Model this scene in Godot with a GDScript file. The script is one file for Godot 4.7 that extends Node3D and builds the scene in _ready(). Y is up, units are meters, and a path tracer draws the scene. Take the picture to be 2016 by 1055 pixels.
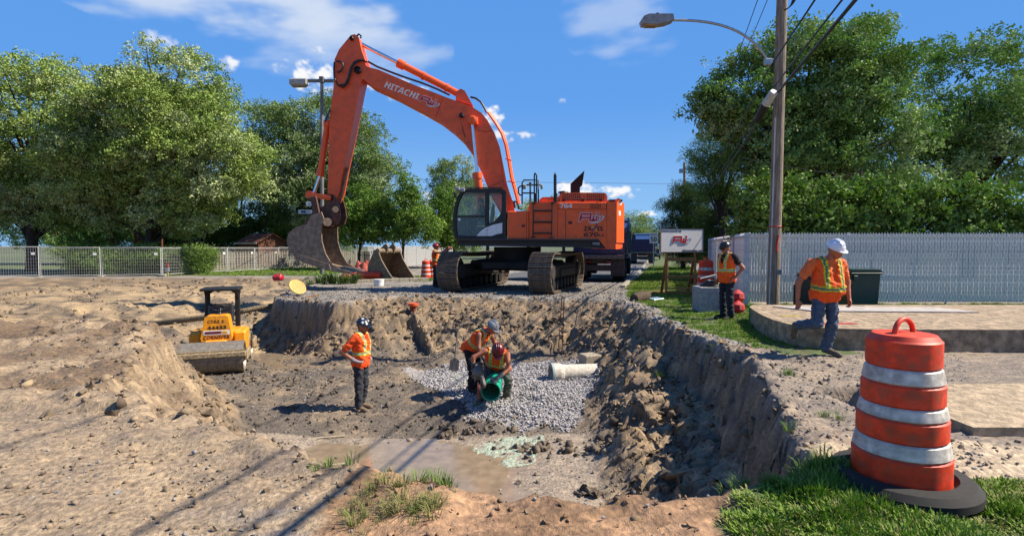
extends Node3D
# A torn-up street with a large orange excavator, workers in the pit, trees and fences around.
const EYE := 1.7
const FOCAL := 1058.0
var rng := RandomNumberGenerator.new()
var M := {}
var textures := {}
var taken := {}

# ---------- measuring: a sight line of the survey camera, cut at a distance d ----------
func at(px: float, py: float, d: float) -> Vector3:
	var v := Vector3((px - 1008.0) / FOCAL, -(py - 527.5) / FOCAL, -1.0).rotated(Vector3.RIGHT, -0.04017)
	return Vector3(0, EYE, 0) + v * (d / -v.z)

func P3(x: float, y: float, z: float) -> Vector3: return Vector3(x, y, z)

# ---------- mesh collector ----------
class MB:
	var v := PackedVector3Array()
	var n := PackedVector3Array()
	var c := PackedColorArray()
	var use_c := false
	var col := Color.WHITE
	func vert(p: Vector3, nn: Vector3):
		v.append(p); n.append(nn)
		c.append(col)
	func tri(a: Vector3, b: Vector3, cc: Vector3, out: Vector3):
		var nn := (cc - a).cross(b - a)
		if nn.length_squared() < 1e-16: return
		nn = nn.normalized()
		if nn.dot(out) < 0.0:
			nn = -nn
			vert(a, nn); vert(cc, nn); vert(b, nn)
		else:
			vert(a, nn); vert(b, nn); vert(cc, nn)
	func quad(a: Vector3, b: Vector3, cc: Vector3, d: Vector3, out: Vector3):
		tri(a, b, cc, out); tri(a, cc, d, out)
	func stri(a: Vector3, b: Vector3, cc: Vector3, na: Vector3, nb: Vector3, nc: Vector3):
		if (cc - a).cross(b - a).dot(na + nb + nc) < 0.0:
			vert(a, na); vert(cc, nc); vert(b, nb)
		else:
			vert(a, na); vert(b, nb); vert(cc, nc)
	func box(center: Vector3, s: Vector3, ch := 0.0, bs := Basis.IDENTITY):
		var h := s * 0.5
		ch = minf(ch, minf(h.x, minf(h.y, h.z)) * 0.9)
		if ch <= 0.0:
			for ax in 3:
				for sg in [-1.0, 1.0]:
					var a := Vector3.ZERO; a[ax] = sg * h[ax]
					var u := Vector3.ZERO; u[(ax + 1) % 3] = h[(ax + 1) % 3]
					var w := Vector3.ZERO; w[(ax + 2) % 3] = h[(ax + 2) % 3]
					quad(center + bs * (a - u - w), center + bs * (a + u - w), center + bs * (a + u + w), center + bs * (a - u + w), bs * a)
			return
		for ax in 3:
			var i1 := (ax + 1) % 3
			var i2 := (ax + 2) % 3
			for sg in [-1.0, 1.0]:
				var a := Vector3.ZERO; a[ax] = sg * h[ax]
				var u := Vector3.ZERO; u[i1] = h[i1] - ch
				var w := Vector3.ZERO; w[i2] = h[i2] - ch
				quad(center + bs * (a - u - w), center + bs * (a + u - w), center + bs * (a + u + w), center + bs * (a - u + w), bs * a)
			for s1 in [-1.0, 1.0]:
				for s2 in [-1.0, 1.0]:
					var p := Vector3.ZERO; p[i1] = s1 * h[i1]; p[i2] = s2 * (h[i2] - ch)
					var q := Vector3.ZERO; q[i1] = s1 * (h[i1] - ch); q[i2] = s2 * h[i2]
					var l := Vector3.ZERO; l[ax] = h[ax] - ch
					quad(center + bs * (p - l), center + bs * (p + l), center + bs * (q + l), center + bs * (q - l), bs * (p + q))
		for sx in [-1.0, 1.0]:
			for sy in [-1.0, 1.0]:
				for sz in [-1.0, 1.0]:
					var k := Vector3(sx, sy, sz)
					tri(center + bs * (k * Vector3(h.x, h.y - ch, h.z - ch)), center + bs * (k * Vector3(h.x - ch, h.y, h.z - ch)), center + bs * (k * Vector3(h.x - ch, h.y - ch, h.z)), bs * k)
	func bar(a: Vector3, b: Vector3, w: float, t: float, ch := 0.0, up := Vector3.UP):
		var z := (b - a).normalized()
		if absf(z.dot(up)) > 0.98: up = Vector3.RIGHT if absf(z.x) < 0.9 else Vector3.UP
		var x := up.cross(z).normalized()
		box((a + b) * 0.5, Vector3(w, t, a.distance_to(b)), ch, Basis(x, z.cross(x), z))
	func tube(pts: Array, r, sides := 8, caps := true):
		var m := pts.size()
		var rings := []
		var ns := []
		var x := Vector3.ZERO
		for i in m:
			var t: Vector3 = (pts[mini(i + 1, m - 1)] - pts[maxi(i - 1, 0)]).normalized()
			if i == 0:
				x = t.cross(Vector3.UP if absf(t.y) < 0.9 else Vector3.RIGHT).normalized()
			else:
				x = (x - t * x.dot(t)).normalized()
			var y := t.cross(x)
			var rr: float = r[i] if r is Array else r
			var ring := PackedVector3Array()
			var nr := PackedVector3Array()
			for k in sides:
				var an := TAU * k / sides
				var d := x * cos(an) + y * sin(an)
				ring.append(pts[i] + d * rr); nr.append(d)
			rings.append(ring); ns.append(nr)
		for i in m - 1:
			for k in sides:
				var k2 := (k + 1) % sides
				stri(rings[i][k], rings[i + 1][k], rings[i + 1][k2], ns[i][k], ns[i + 1][k], ns[i + 1][k2])
				stri(rings[i][k], rings[i + 1][k2], rings[i][k2], ns[i][k], ns[i + 1][k2], ns[i][k2])
		if caps:
			for e in [0, m - 1]:
				var o: Vector3 = (pts[0] - pts[1]) if e == 0 else (pts[m - 1] - pts[m - 2])
				for k in range(1, sides - 1):
					tri(rings[e][0], rings[e][k], rings[e][k + 1], o)
	# profile: points (radius, height) along axis; flat = hard rings
	func lathe(o: Vector3, axis: Vector3, prof: Array, seg := 20, from := 0.0, to := TAU):
		axis = axis.normalized()
		var x := axis.cross(Vector3.FORWARD if absf(axis.z) < 0.9 else Vector3.UP).normalized()
		var y := axis.cross(x)
		for i in prof.size() - 1:
			var p: Vector2 = prof[i]
			var q: Vector2 = prof[i + 1]
			var sl := Vector2(q.y - p.y, p.x - q.x).normalized()
			for k in seg:
				var a0 := from + (to - from) * k / seg
				var a1 := from + (to - from) * (k + 1) / seg
				var d0 := x * cos(a0) + y * sin(a0)
				var d1 := x * cos(a1) + y * sin(a1)
				var n0 := d0 * sl.x + axis * sl.y
				var n1 := d1 * sl.x + axis * sl.y
				var A := o + d0 * p.x + axis * p.y
				var B := o + d1 * p.x + axis * p.y
				var C := o + d1 * q.x + axis * q.y
				var D := o + d0 * q.x + axis * q.y
				if p.x > 1e-5: stri(A, B, C, n0, n1, n1)
				if q.x > 1e-5: stri(A, C, D, n0, n1, n0)
	# polygon in a plane (o + u*x + w*y), thickness along u x w from -t/2 to t/2
	func prism(o: Vector3, u: Vector3, w: Vector3, poly: PackedVector2Array, t: float, smooth_sides := false):
		var z := u.cross(w).normalized() * (t * 0.5)
		var idx := Geometry2D.triangulate_polygon(poly)
		for s in [-1.0, 1.0]:
			for i in range(0, idx.size(), 3):
				tri(o + u * poly[idx[i]].x + w * poly[idx[i]].y + z * s, o + u * poly[idx[i + 1]].x + w * poly[idx[i + 1]].y + z * s, o + u * poly[idx[i + 2]].x + w * poly[idx[i + 2]].y + z * s, z * s)
		var ccw := 1.0 if not Geometry2D.is_polygon_clockwise(poly) else -1.0
		var m := poly.size()
		var en := []
		for i in m:
			var e := poly[(i + 1) % m] - poly[i]
			en.append((u * e.y - w * e.x).normalized() * ccw)
		for i in m:
			var a := o + u * poly[i].x + w * poly[i].y
			var b := o + u * poly[(i + 1) % m].x + w * poly[(i + 1) % m].y
			if smooth_sides:
				var na: Vector3 = en[i]
				var nb: Vector3 = en[i]
				if en[i].dot(en[(i + m - 1) % m]) > 0.8: na = (en[i] + en[(i + m - 1) % m]).normalized()
				if en[i].dot(en[(i + 1) % m]) > 0.8: nb = (en[i] + en[(i + 1) % m]).normalized()
				stri(a - z, b - z, b + z, na, nb, nb); stri(a - z, b + z, a + z, na, nb, na)
			else:
				quad(a - z, b - z, b + z, a + z, en[i])
	# open sheet following a polyline (x,y), extruded along z with thickness
	func sheet(pts: PackedVector2Array, z0: float, z1: float, th: float):
		var poly := PackedVector2Array(pts)
		for i in range(pts.size() - 1, -1, -1):
			var t := (pts[mini(i + 1, pts.size() - 1)] - pts[maxi(i - 1, 0)]).normalized()
			poly.append(pts[i] + Vector2(-t.y, t.x) * th)
		prism(Vector3(0, 0, (z0 + z1) * 0.5), Vector3.RIGHT, Vector3.UP, poly, absf(z1 - z0), true)
	func add(mesh: Mesh, t: Transform3D):
		for s in mesh.get_surface_count():
			var a := mesh.surface_get_arrays(s)
			var pv: PackedVector3Array = a[Mesh.ARRAY_VERTEX]
			var pn: PackedVector3Array = a[Mesh.ARRAY_NORMAL]
			var ix = a[Mesh.ARRAY_INDEX]
			if ix == null or ix.size() == 0:
				ix = range(pv.size())
			for i in ix:
				vert(t * pv[i], (t.basis * pn[i]).normalized())
	func mesh() -> ArrayMesh:
		var arr := []
		arr.resize(Mesh.ARRAY_MAX)
		arr[Mesh.ARRAY_VERTEX] = v
		arr[Mesh.ARRAY_NORMAL] = n
		if use_c: arr[Mesh.ARRAY_COLOR] = c
		var m := ArrayMesh.new()
		m.add_surface_from_arrays(Mesh.PRIMITIVE_TRIANGLES, arr)
		return m

# ---------- scene tree ----------
func numbered(n: String) -> String:
	if not taken.has(n):
		taken[n] = 0
		return n
	taken[n] += 1
	return "%s_%03d" % [n, taken[n]]

func meta(o: Node, label: String, cat: String, group := "", kind := ""):
	if label != "": o.set_meta("label", label)
	if cat != "": o.set_meta("category", cat)
	if group != "": o.set_meta("group", group)
	if kind != "": o.set_meta("kind", kind)

func thing(n: String, label: String, cat: String, pos := Vector3.ZERO, turn := 0.0, group := "") -> Node3D:
	var o := Node3D.new()
	o.name = numbered(n)
	add_child(o)
	o.position = pos
	o.rotation.y = turn
	meta(o, label, cat, group)
	return o

func part(n: String, mb, m: Material, parent: Node) -> MeshInstance3D:
	var o := MeshInstance3D.new()
	o.name = n
	o.mesh = mb.mesh() if mb is MB else mb
	o.material_override = m
	parent.add_child(o, true)
	return o

func solo(n: String, mb, m: Material, label: String, cat: String, pos := Vector3.ZERO, group := "", kind := "") -> MeshInstance3D:
	var o := part(numbered(n), mb, m, self)
	o.position = pos
	meta(o, label, cat, group, kind)
	return o

func copy_of(o: Node3D, label: String, pos: Vector3, turn := 0.0, sc := Vector3.ONE) -> Node3D:
	var base := String(o.name).rstrip("0123456789").trim_suffix("_")
	var c: Node3D = o.duplicate()
	c.name = numbered(base)
	add_child(c)
	c.position = pos
	c.rotation.y = turn
	c.scale = sc
	c.set_meta("label", label)
	return c

# ---------- materials ----------
func grain_tex(lo: float, freq: float, seed_: int, kind := 0) -> NoiseTexture2D:
	var k := "%s_%s_%s_%s" % [lo, freq, seed_, kind]
	if textures.has(k): return textures[k]
	var f := FastNoiseLite.new()
	f.seed = seed_
	f.frequency = freq
	f.noise_type = FastNoiseLite.TYPE_SIMPLEX_SMOOTH if kind == 0 else FastNoiseLite.TYPE_CELLULAR
	f.fractal_octaves = 5
	f.fractal_gain = 0.6
	var g := Gradient.new()
	g.set_color(0, Color(lo, lo, lo))
	g.set_color(1, Color(1, 1, 1))
	g.set_offset(0, 0.15); g.set_offset(1, 0.8)
	var t := NoiseTexture2D.new()
	t.width = 512; t.height = 512
	t.seamless = true
	t.noise = f
	t.color_ramp = g
	textures[k] = t
	return t

# col: sRGB base colour; grain: how dark its darkest patches are; size: metres per tile
func mat(key: String, col: Color, rough := 0.7, metal := 0.0, grain := 0.8, size := 1.5, bump := 0.0) -> StandardMaterial3D:
	if M.has(key): return M[key]
	var m := StandardMaterial3D.new()
	m.resource_name = key
	m.albedo_color = col
	m.roughness = rough
	m.metallic = metal
	if grain < 1.0:
		m.albedo_texture = grain_tex(grain, 0.012, 3)
		m.uv1_triplanar = true
		m.uv1_scale = Vector3.ONE / size
	if bump > 0.0:
		m.heightmap_enabled = true
		m.heightmap_texture = grain_tex(0.0, 0.03, 8)
		m.heightmap_scale = bump
		m.uv1_triplanar = true
		m.uv1_scale = Vector3.ONE / size
	M[key] = m
	return m

# dried mud and dust caught on paint, in patches
func grime(m: StandardMaterial3D, most: float, tint: Color):
	var f := noise(91, 0.016, 6)
	var g := Gradient.new()
	g.set_color(0, Color.BLACK)
	g.set_color(1, Color(most, most, most))
	g.set_offset(0, 0.48)
	g.set_offset(1, 0.72)
	var t := NoiseTexture2D.new()
	t.width = 512
	t.height = 512
	t.seamless = true
	t.noise = f
	t.color_ramp = g
	var im := Image.create(4, 4, false, Image.FORMAT_RGB8)
	im.fill(tint)
	m.detail_enabled = true
	m.detail_mask = t
	m.detail_albedo = ImageTexture.create_from_image(im)
	m.detail_blend_mode = BaseMaterial3D.BLEND_MODE_MIX

func vmat(key: String, rough := 0.85, tex: Texture2D = null, size := 1.5, bump: Texture2D = null, depth := 0.0, world := false) -> StandardMaterial3D:
	if M.has(key): return M[key]
	var m := StandardMaterial3D.new()
	m.resource_name = key
	m.vertex_color_use_as_albedo = true
	m.roughness = rough
	if tex or bump:
		m.uv1_triplanar = true
		m.uv1_world_triplanar = world
		m.uv1_scale = Vector3.ONE / size
	if tex: m.albedo_texture = tex
	if bump:
		m.heightmap_enabled = true
		m.heightmap_texture = bump
		m.heightmap_scale = depth
	M[key] = m
	return m

func noise(seed_: int, freq: float, oct := 4, type := FastNoiseLite.TYPE_SIMPLEX_SMOOTH) -> FastNoiseLite:
	var f := FastNoiseLite.new()
	f.seed = seed_
	f.frequency = freq
	f.noise_type = type
	f.fractal_octaves = oct
	return f

func text_mesh(t: String, h: float, depth: float, bold := true, spacing := 0) -> TextMesh:
	var tm := TextMesh.new()
	var f := SystemFont.new()
	f.font_names = PackedStringArray(["Droid Sans"])
	f.font_weight = 700 if bold else 400
	tm.font = f
	tm.text = t
	tm.font_size = 64
	tm.pixel_size = h / 46.0
	tm.depth = depth
	tm.curve_step = 2.0
	return tm

func ring(o: Vector3, u: Vector3, w: Vector3, r: float, from := 0.0, to := TAU, seg := 24) -> Array:
	var a := []
	for i in seg + 1:
		var t := from + (to - from) * i / seg
		a.append(o + u * (cos(t) * r) + w * (sin(t) * r))
	return a

func bez(a: Vector3, b: Vector3, c: Vector3, d: Vector3, n := 12) -> Array:
	var o := []
	for i in n + 1:
		o.append(a.bezier_interpolate(b, c, d, float(i) / n))
	return o

func V2(a: Array) -> PackedVector2Array:
	var o := PackedVector2Array()
	for i in range(0, a.size(), 2): o.append(Vector2(a[i], a[i + 1]))
	return o

func scatter(n: String, mesh: Mesh, m: Material, xf: Array, cols: Array, parent: Node) -> MultiMeshInstance3D:
	var mm := MultiMesh.new()
	mm.transform_format = MultiMesh.TRANSFORM_3D
	mm.use_colors = cols.size() > 0
	mm.mesh = mesh
	mm.instance_count = xf.size()
	for i in xf.size():
		mm.set_instance_transform(i, xf[i])
		if cols.size() > 0: mm.set_instance_color(i, cols[i])
	var o := MultiMeshInstance3D.new()
	o.name = n
	o.multimesh = mm
	o.material_override = m
	parent.add_child(o, true)
	return o

# ---------- everything, in order ----------
func _ready():
	rng.seed = 764
	var cam := Camera3D.new()
	cam.name = "camera"
	cam.fov = 53.0
	cam.position = Vector3(0, EYE, 0)
	cam.rotation.x = -0.04017
	cam.near = 0.05
	cam.far = 2000.0
	add_child(cam)
	cam.current = true
	var we := WorldEnvironment.new()
	we.name = "environment"
	var env := Environment.new()
	env.background_mode = Environment.BG_SKY
	env.tonemap_mode = Environment.TONE_MAPPER_LINEAR
	env.tonemap_exposure = 2.0
	env.sdfgi_enabled = true
	env.ssao_enabled = true
	env.ssil_enabled = true
	env.background_energy_multiplier = 1.0
	env.sky = build_sky()
	we.environment = env
	add_child(we)
	var sun := DirectionalLight3D.new()
	sun.name = "sun"
	sun.light_energy = 1.6
	sun.light_color = Color(1.0, 0.955, 0.88)
	sun.light_angular_distance = 0.5
	sun.shadow_enabled = true
	add_child(sun)
	var el := deg_to_rad(46.0)
	var az := deg_to_rad(2.0)
	sun.look_at_from_position(Vector3.ZERO, -Vector3(cos(el) * cos(az), sin(el), -cos(el) * sin(az)), Vector3.UP)
	build_ground()
	build_road()
	build_all()

# ---------- sky: clear air that pales towards the horizon, thin streaks and small fair-weather clouds ----------
func build_sky() -> Sky:
	var w := 4096
	var h := 2048
	var im := Image.create(w, h, false, Image.FORMAT_RGBF)
	var top := Color(0.058, 0.20, 0.62) * 0.5
	var mid := Color(0.125, 0.36, 0.85) * 0.5
	var low := Color(0.30, 0.57, 0.92) * 0.5
	var ground := Color(0.16, 0.145, 0.12)
	for y in h:
		var e := 90.0 - 180.0 * (y + 0.5) / h
		var c := ground
		if e >= 0.0:
			c = low.lerp(mid, smoothstep(0.0, 16.0, e)).lerp(top, smoothstep(10.0, 62.0, e))
		elif e > -2.0:
			c = low.lerp(ground, -e / 2.0)
		im.fill_rect(Rect2i(0, y, w, 1), c)
	var n1 := noise(11, 1.0, 6)
	var n2 := noise(12, 1.0, 4)
	# [azimuth from the view axis, elevation, half width, half height, thickness, kind 0 fair-weather 1 streak]
	var clouds := [
		[-27.0, 23.0, 18.0, 5.5, 0.75, 1], [-19.0, 19.5, 13.0, 4.2, 0.5, 1], [11.6, 22.2, 7.0, 4.4, 0.42, 1], [17.0, 26.5, 3.4, 1.1, 0.9, 1],
		[-27.6, 16.6, 1.6, 0.9, 0.9, 0], [-19.8, 18.4, 1.3, 0.9, 0.7, 0], [-20.0, 16.2, 4.2, 1.9, 1.0, 0], [-12.4, 15.7, 4.6, 1.3, 1.0, 0], [-8.6, 13.4, 1.5, 0.8, 0.5, 0],
		[-2.0, 13.2, 1.8, 1.8, 1.0, 0], [-0.6, 11.6, 1.6, 0.9, 0.85, 0], [1.6, 11.6, 1.8, 0.5, 0.8, 0], [-10.0, 4.6, 2.4, 1.7, 1.1, 0],
		[6.6, 5.3, 4.0, 2.0, 1.25, 0], [11.0, 5.6, 3.4, 1.0, 1.2, 0], [14.2, 3.2, 1.4, 0.6, 1.0, 0], [3.2, 3.3, 2.4, 1.2, 1.0, 0], [-33.0, 17.5, 2.2, 1.0, 0.6, 0], [5.4, 14.9, 0.6, 0.4, 0.5, 0]]
	var r := RandomNumberGenerator.new()
	r.seed = 5
	for i in 44:
		var a := 46.0 + 268.0 * i / 44.0 + r.randf_range(-3, 3)
		if i % 4 == 0:
			clouds.append([a, r.randf_range(18, 40), r.randf_range(8, 15), r.randf_range(3, 5), r.randf_range(0.35, 0.65), 1])
		else:
			clouds.append([a, r.randf_range(3, 24), r.randf_range(1.5, 4.5), r.randf_range(0.8, 1.8), r.randf_range(0.7, 1.1), 0])
	for c in clouds:
		var x0 := int((c[0] - c[2] + 180.0) / 360.0 * w)
		var x1 := int((c[0] + c[2] + 180.0) / 360.0 * w)
		var y0 := maxi(int((90.0 - c[1] - c[3]) / 180.0 * h), 0)
		var y1 := int((90.0 - c[1] + c[3]) / 180.0 * h)
		for y in range(y0, y1):
			var e := 90.0 - 180.0 * (y + 0.5) / h
			var v: float = (e - c[1]) / c[3]
			for x in range(x0, x1):
				var az := 360.0 * (x + 0.5) / w - 180.0
				var u: float = (az - c[0]) / c[2]
				var q := 1.0 - u * u - v * v
				if q <= 0.0: continue
				var d := 0.0
				var tint := Color(0.93, 0.945, 0.97)
				if c[5] == 0:
					var f := n1.get_noise_2d(az * 0.42, e * 0.62) + 0.35 * n1.get_noise_2d(az * 1.7 + 40.0, e * 2.2)
					var edge := q * (0.78 if v > 0.0 else 0.62) - 0.34
					d = smoothstep(0.0, 0.5, edge + f * 0.66) * minf(c[4], 1.0)
					tint = Color(0.60, 0.68, 0.80).lerp(Color(0.97, 0.975, 0.99), smoothstep(-0.5, 0.25, v + f * 0.8))
				else:
					var f2 := n2.get_noise_2d(az * 0.05 + e * 0.13, e * 0.22 - az * 0.055) + 0.4 * n1.get_noise_2d(az * 0.16, e * 0.3)
					d = smoothstep(0.0, 0.9, q * 0.85 - 0.12 + f2 * 0.75) * c[4]
					tint = Color(0.72, 0.80, 0.92)
				if d > 0.004:
					var xx := posmod(x + w / 2, w)
					im.set_pixel(xx, y, im.get_pixel(xx, y).lerp(tint * 0.5, d))
	var sm := PanoramaSkyMaterial.new()
	sm.panorama = ImageTexture.create_from_image(im)
	var sky := Sky.new()
	sky.sky_material = sm
	return sky

# ---------- the dug-up ground ----------
# rim of the pit, seen from above: x, distance d (= -z), width of its wall, steepness 0..1
const RIM := [
	[-0.92, 3.9, 0.9, 0.4], [-0.1, 3.5, 0.8, 0.4], [0.8, 3.5, 0.7, 0.5], [1.64, 3.65, 0.7, 0.7], [1.96, 3.62, 0.9, 0.8], [2.44, 4.33, 1.3, 0.9], [2.96, 6.0, 2.0, 0.95],
	[3.7, 8.6, 2.6, 0.95], [3.45, 10.0, 2.4, 0.75], [3.25, 11.6, 1.6, 0.4], [3.4, 14.0, 2.0, 0.3], [3.2, 16.6, 2.4, 0.1], [1.2, 17.4, 3.0, 0.1], [-2.5, 18.0, 3.2, 0.1],
	[-3.9, 17.9, 3.0, 0.1], [-4.7, 16.6, 1.9, 0.4], [-5.3, 16.0, 1.2, 0.9], [-6.4, 16.5, 0.8, 1.0], [-7.7, 17.3, 0.8, 1.0], [-8.3, 20.0, 0.9, 0.9], [-9.2, 27.0, 1.5, 0.5], [-12.0, 31.5, 2.5, 0.3], [-30.0, 30.5, 2.5, 0.3],
	[-30.0, 12.0, 2.0, 0.2], [-9.5, 10.9, 1.4, 0.2], [-7.0, 10.3, 1.3, 0.35], [-5.9, 8.9, 1.3, 0.6], [-5.4, 7.5, 1.8, 0.3], [-4.6, 6.1, 2.2, 0.1], [-3.3, 5.15, 1.9, 0.1], [-2.3, 4.7, 1.5, 0.2], [-1.45, 4.15, 1.2, 0.2]]
const FLOOR := [
	[0.0, 6.0, -1.60], [-2.0, 7.2, -1.62], [1.0, 7.0, -1.56], [-0.3, 8.6, -1.56], [1.4, 8.6, -1.5], [-3.0, 10.5, -1.49], [-4.4, 8.8, -1.46], [-3.2, 8.0, -1.61], [-1.2, 8.1, -1.61], [0.0, 10.5, -1.40], [1.0, 11.5, -1.36], [1.6, 13.0, -1.25], [-1.0, 13.5, -1.42], [-4.0, 13.0, -1.46],
	[-6.3, 12.0, -1.42], [-7.6, 13.4, -1.40], [-5.6, 14.6, -1.58], [-6.6, 15.8, -1.60], [-8.3, 17.5, -1.4], [-11.0, 17.0, -1.0], [-10.0, 22.0, -0.8], [-14.0, 21.0, -0.65], [-18.0, 20.0, -0.6], [-12.0, 27.0, -0.5], [-20.0, 27.0, -0.4], [-26.0, 16.0, -0.5], [-12.0, 13.0, -0.8]]
# small heaps: x, d, radius, height
const HEAPS := [
	[-6.6, 9.0, 1.3, 0.28], [-8.6, 9.3, 1.6, 0.3], [-0.55, 3.35, 0.6, 0.05], [-3.7, 16.2, 1.0, 0.45], [-6.0, 14.9, 0.5, 0.15], [-1.7, 14.2, 0.8, 0.25], [0.7, 10.3, 1.3, 0.12], [2.7, 11.3, 0.6, 0.2], [2.35, 10.5, 0.7, 0.3],
	[2.1, 9.1, 0.55, 0.22], [-0.35, 9.3, 0.35, 0.14], [1.75, 7.9, 0.45, 0.25], [2.9, 10.6, 0.5, 0.12], [-9.5, 19.5, 1.0, 0.3], [-12.5, 23.0, 1.8, 0.35], [-15.5, 19.0, 1.6, 0.3], [-10.5, 16.0, 1.2, 0.3], [-4.9, 11.6, 0.8, -0.06], [-4.4, 15.0, 0.9, 0.35], [-2.7, 12.9, 0.6, 0.2], [3.3, 7.4, 0.35, 0.14], [2.95, 6.6, 0.4, 0.12]]
var n_big := noise(21, 0.35, 4)
var n_mid := noise(22, 1.6, 4)
var n_fine := noise(23, 6.0, 3)
var n_ridge := noise(24, 1.1, 3)
var n_patch := noise(25, 0.55, 4)
var n_clod := noise(26, 3.2, 2, FastNoiseLite.TYPE_CELLULAR)
var n_clump := noise(27, 1.15, 3, FastNoiseLite.TYPE_CELLULAR)
var n_wall := noise(28, 2.2, 4)
var rim_poly := PackedVector2Array()
var lawn_poly := V2([4.75, 22.0, 3.95, 18.5, 3.75, 16.6, 3.95, 14.5, 3.6, 12.3, 3.7, 10.6, 4.0, 9.4, 4.45, 8.35, 5.5, 8.3, 5.5, 8.7, 5.0, 9.5, 5.3, 12.0, 30.0, 12.4, 30.0, 15.7, 7.0, 15.7, 16.0, 48.0, 40.0, 130.0, 36.0, 130.0])
var near_grass := V2([1.32, 3.25, 1.5, 3.64, 2.05, 3.72, 2.5, 3.95, 3.4, 3.85, 5.2, 3.4, 5.2, 1.8, 1.45, 1.8, 1.35, 2.8])
var gravel_poly := V2([-2.6, 12.9, -1.6, 11.6, -0.9, 10.4, -0.75, 9.6, 0.1, 9.1, 1.1, 9.3, 1.35, 10.2, 1.75, 11.2, 2.0, 12.2, 1.5, 13.6, 0.3, 14.0, -1.2, 13.9])
var left_lawn := V2([-10.5, 33.0, -9.3, 28.5, -7.6, 26.6, -4.2, 26.3, -4.0, 30.0, -6.0, 33.5])
var yard_grass := V2([-60.0, 35.0, -12.0, 34.6, -12.0, 60.0, -60.0, 60.0])
var tuft_poly := V2([-0.95, 3.75, -0.55, 3.55, -0.35, 3.25, -0.5, 2.9, -0.9, 2.85, -1.05, 3.3])

var rim_e := PackedVector2Array()
var rim_i := PackedFloat32Array()
var rim_w := PackedFloat32Array()
var rim_s := PackedFloat32Array()
var floor_p := PackedVector3Array()
func survey():
	for r in RIM:
		rim_poly.append(Vector2(r[0], r[1]))
		rim_w.append(r[2])
		rim_s.append(r[3])
	for i in RIM.size():
		var e := rim_poly[(i + 1) % RIM.size()] - rim_poly[i]
		rim_e.append(e)
		rim_i.append(1.0 / e.length_squared())
	for f in FLOOR: floor_p.append(Vector3(f[0], f[2], f[1]))

func rim_info(p: Vector2) -> Vector3:
	var best := 1e9
	var bi := 0
	var bt := 0.0
	for i in rim_e.size():
		var q := p - rim_poly[i]
		var e := rim_e[i]
		var t := clampf(q.dot(e) * rim_i[i], 0.0, 1.0)
		var d := (q - e * t).length_squared()
		if d < best:
			best = d
			bi = i
			bt = t
	var b2 := (bi + 1) % rim_e.size()
	var s := sqrt(best)
	if not Geometry2D.is_point_in_polygon(p, rim_poly): s = -s
	return Vector3(s, lerpf(rim_w[bi], rim_w[b2], bt), lerpf(rim_s[bi], rim_s[b2], bt))

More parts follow.
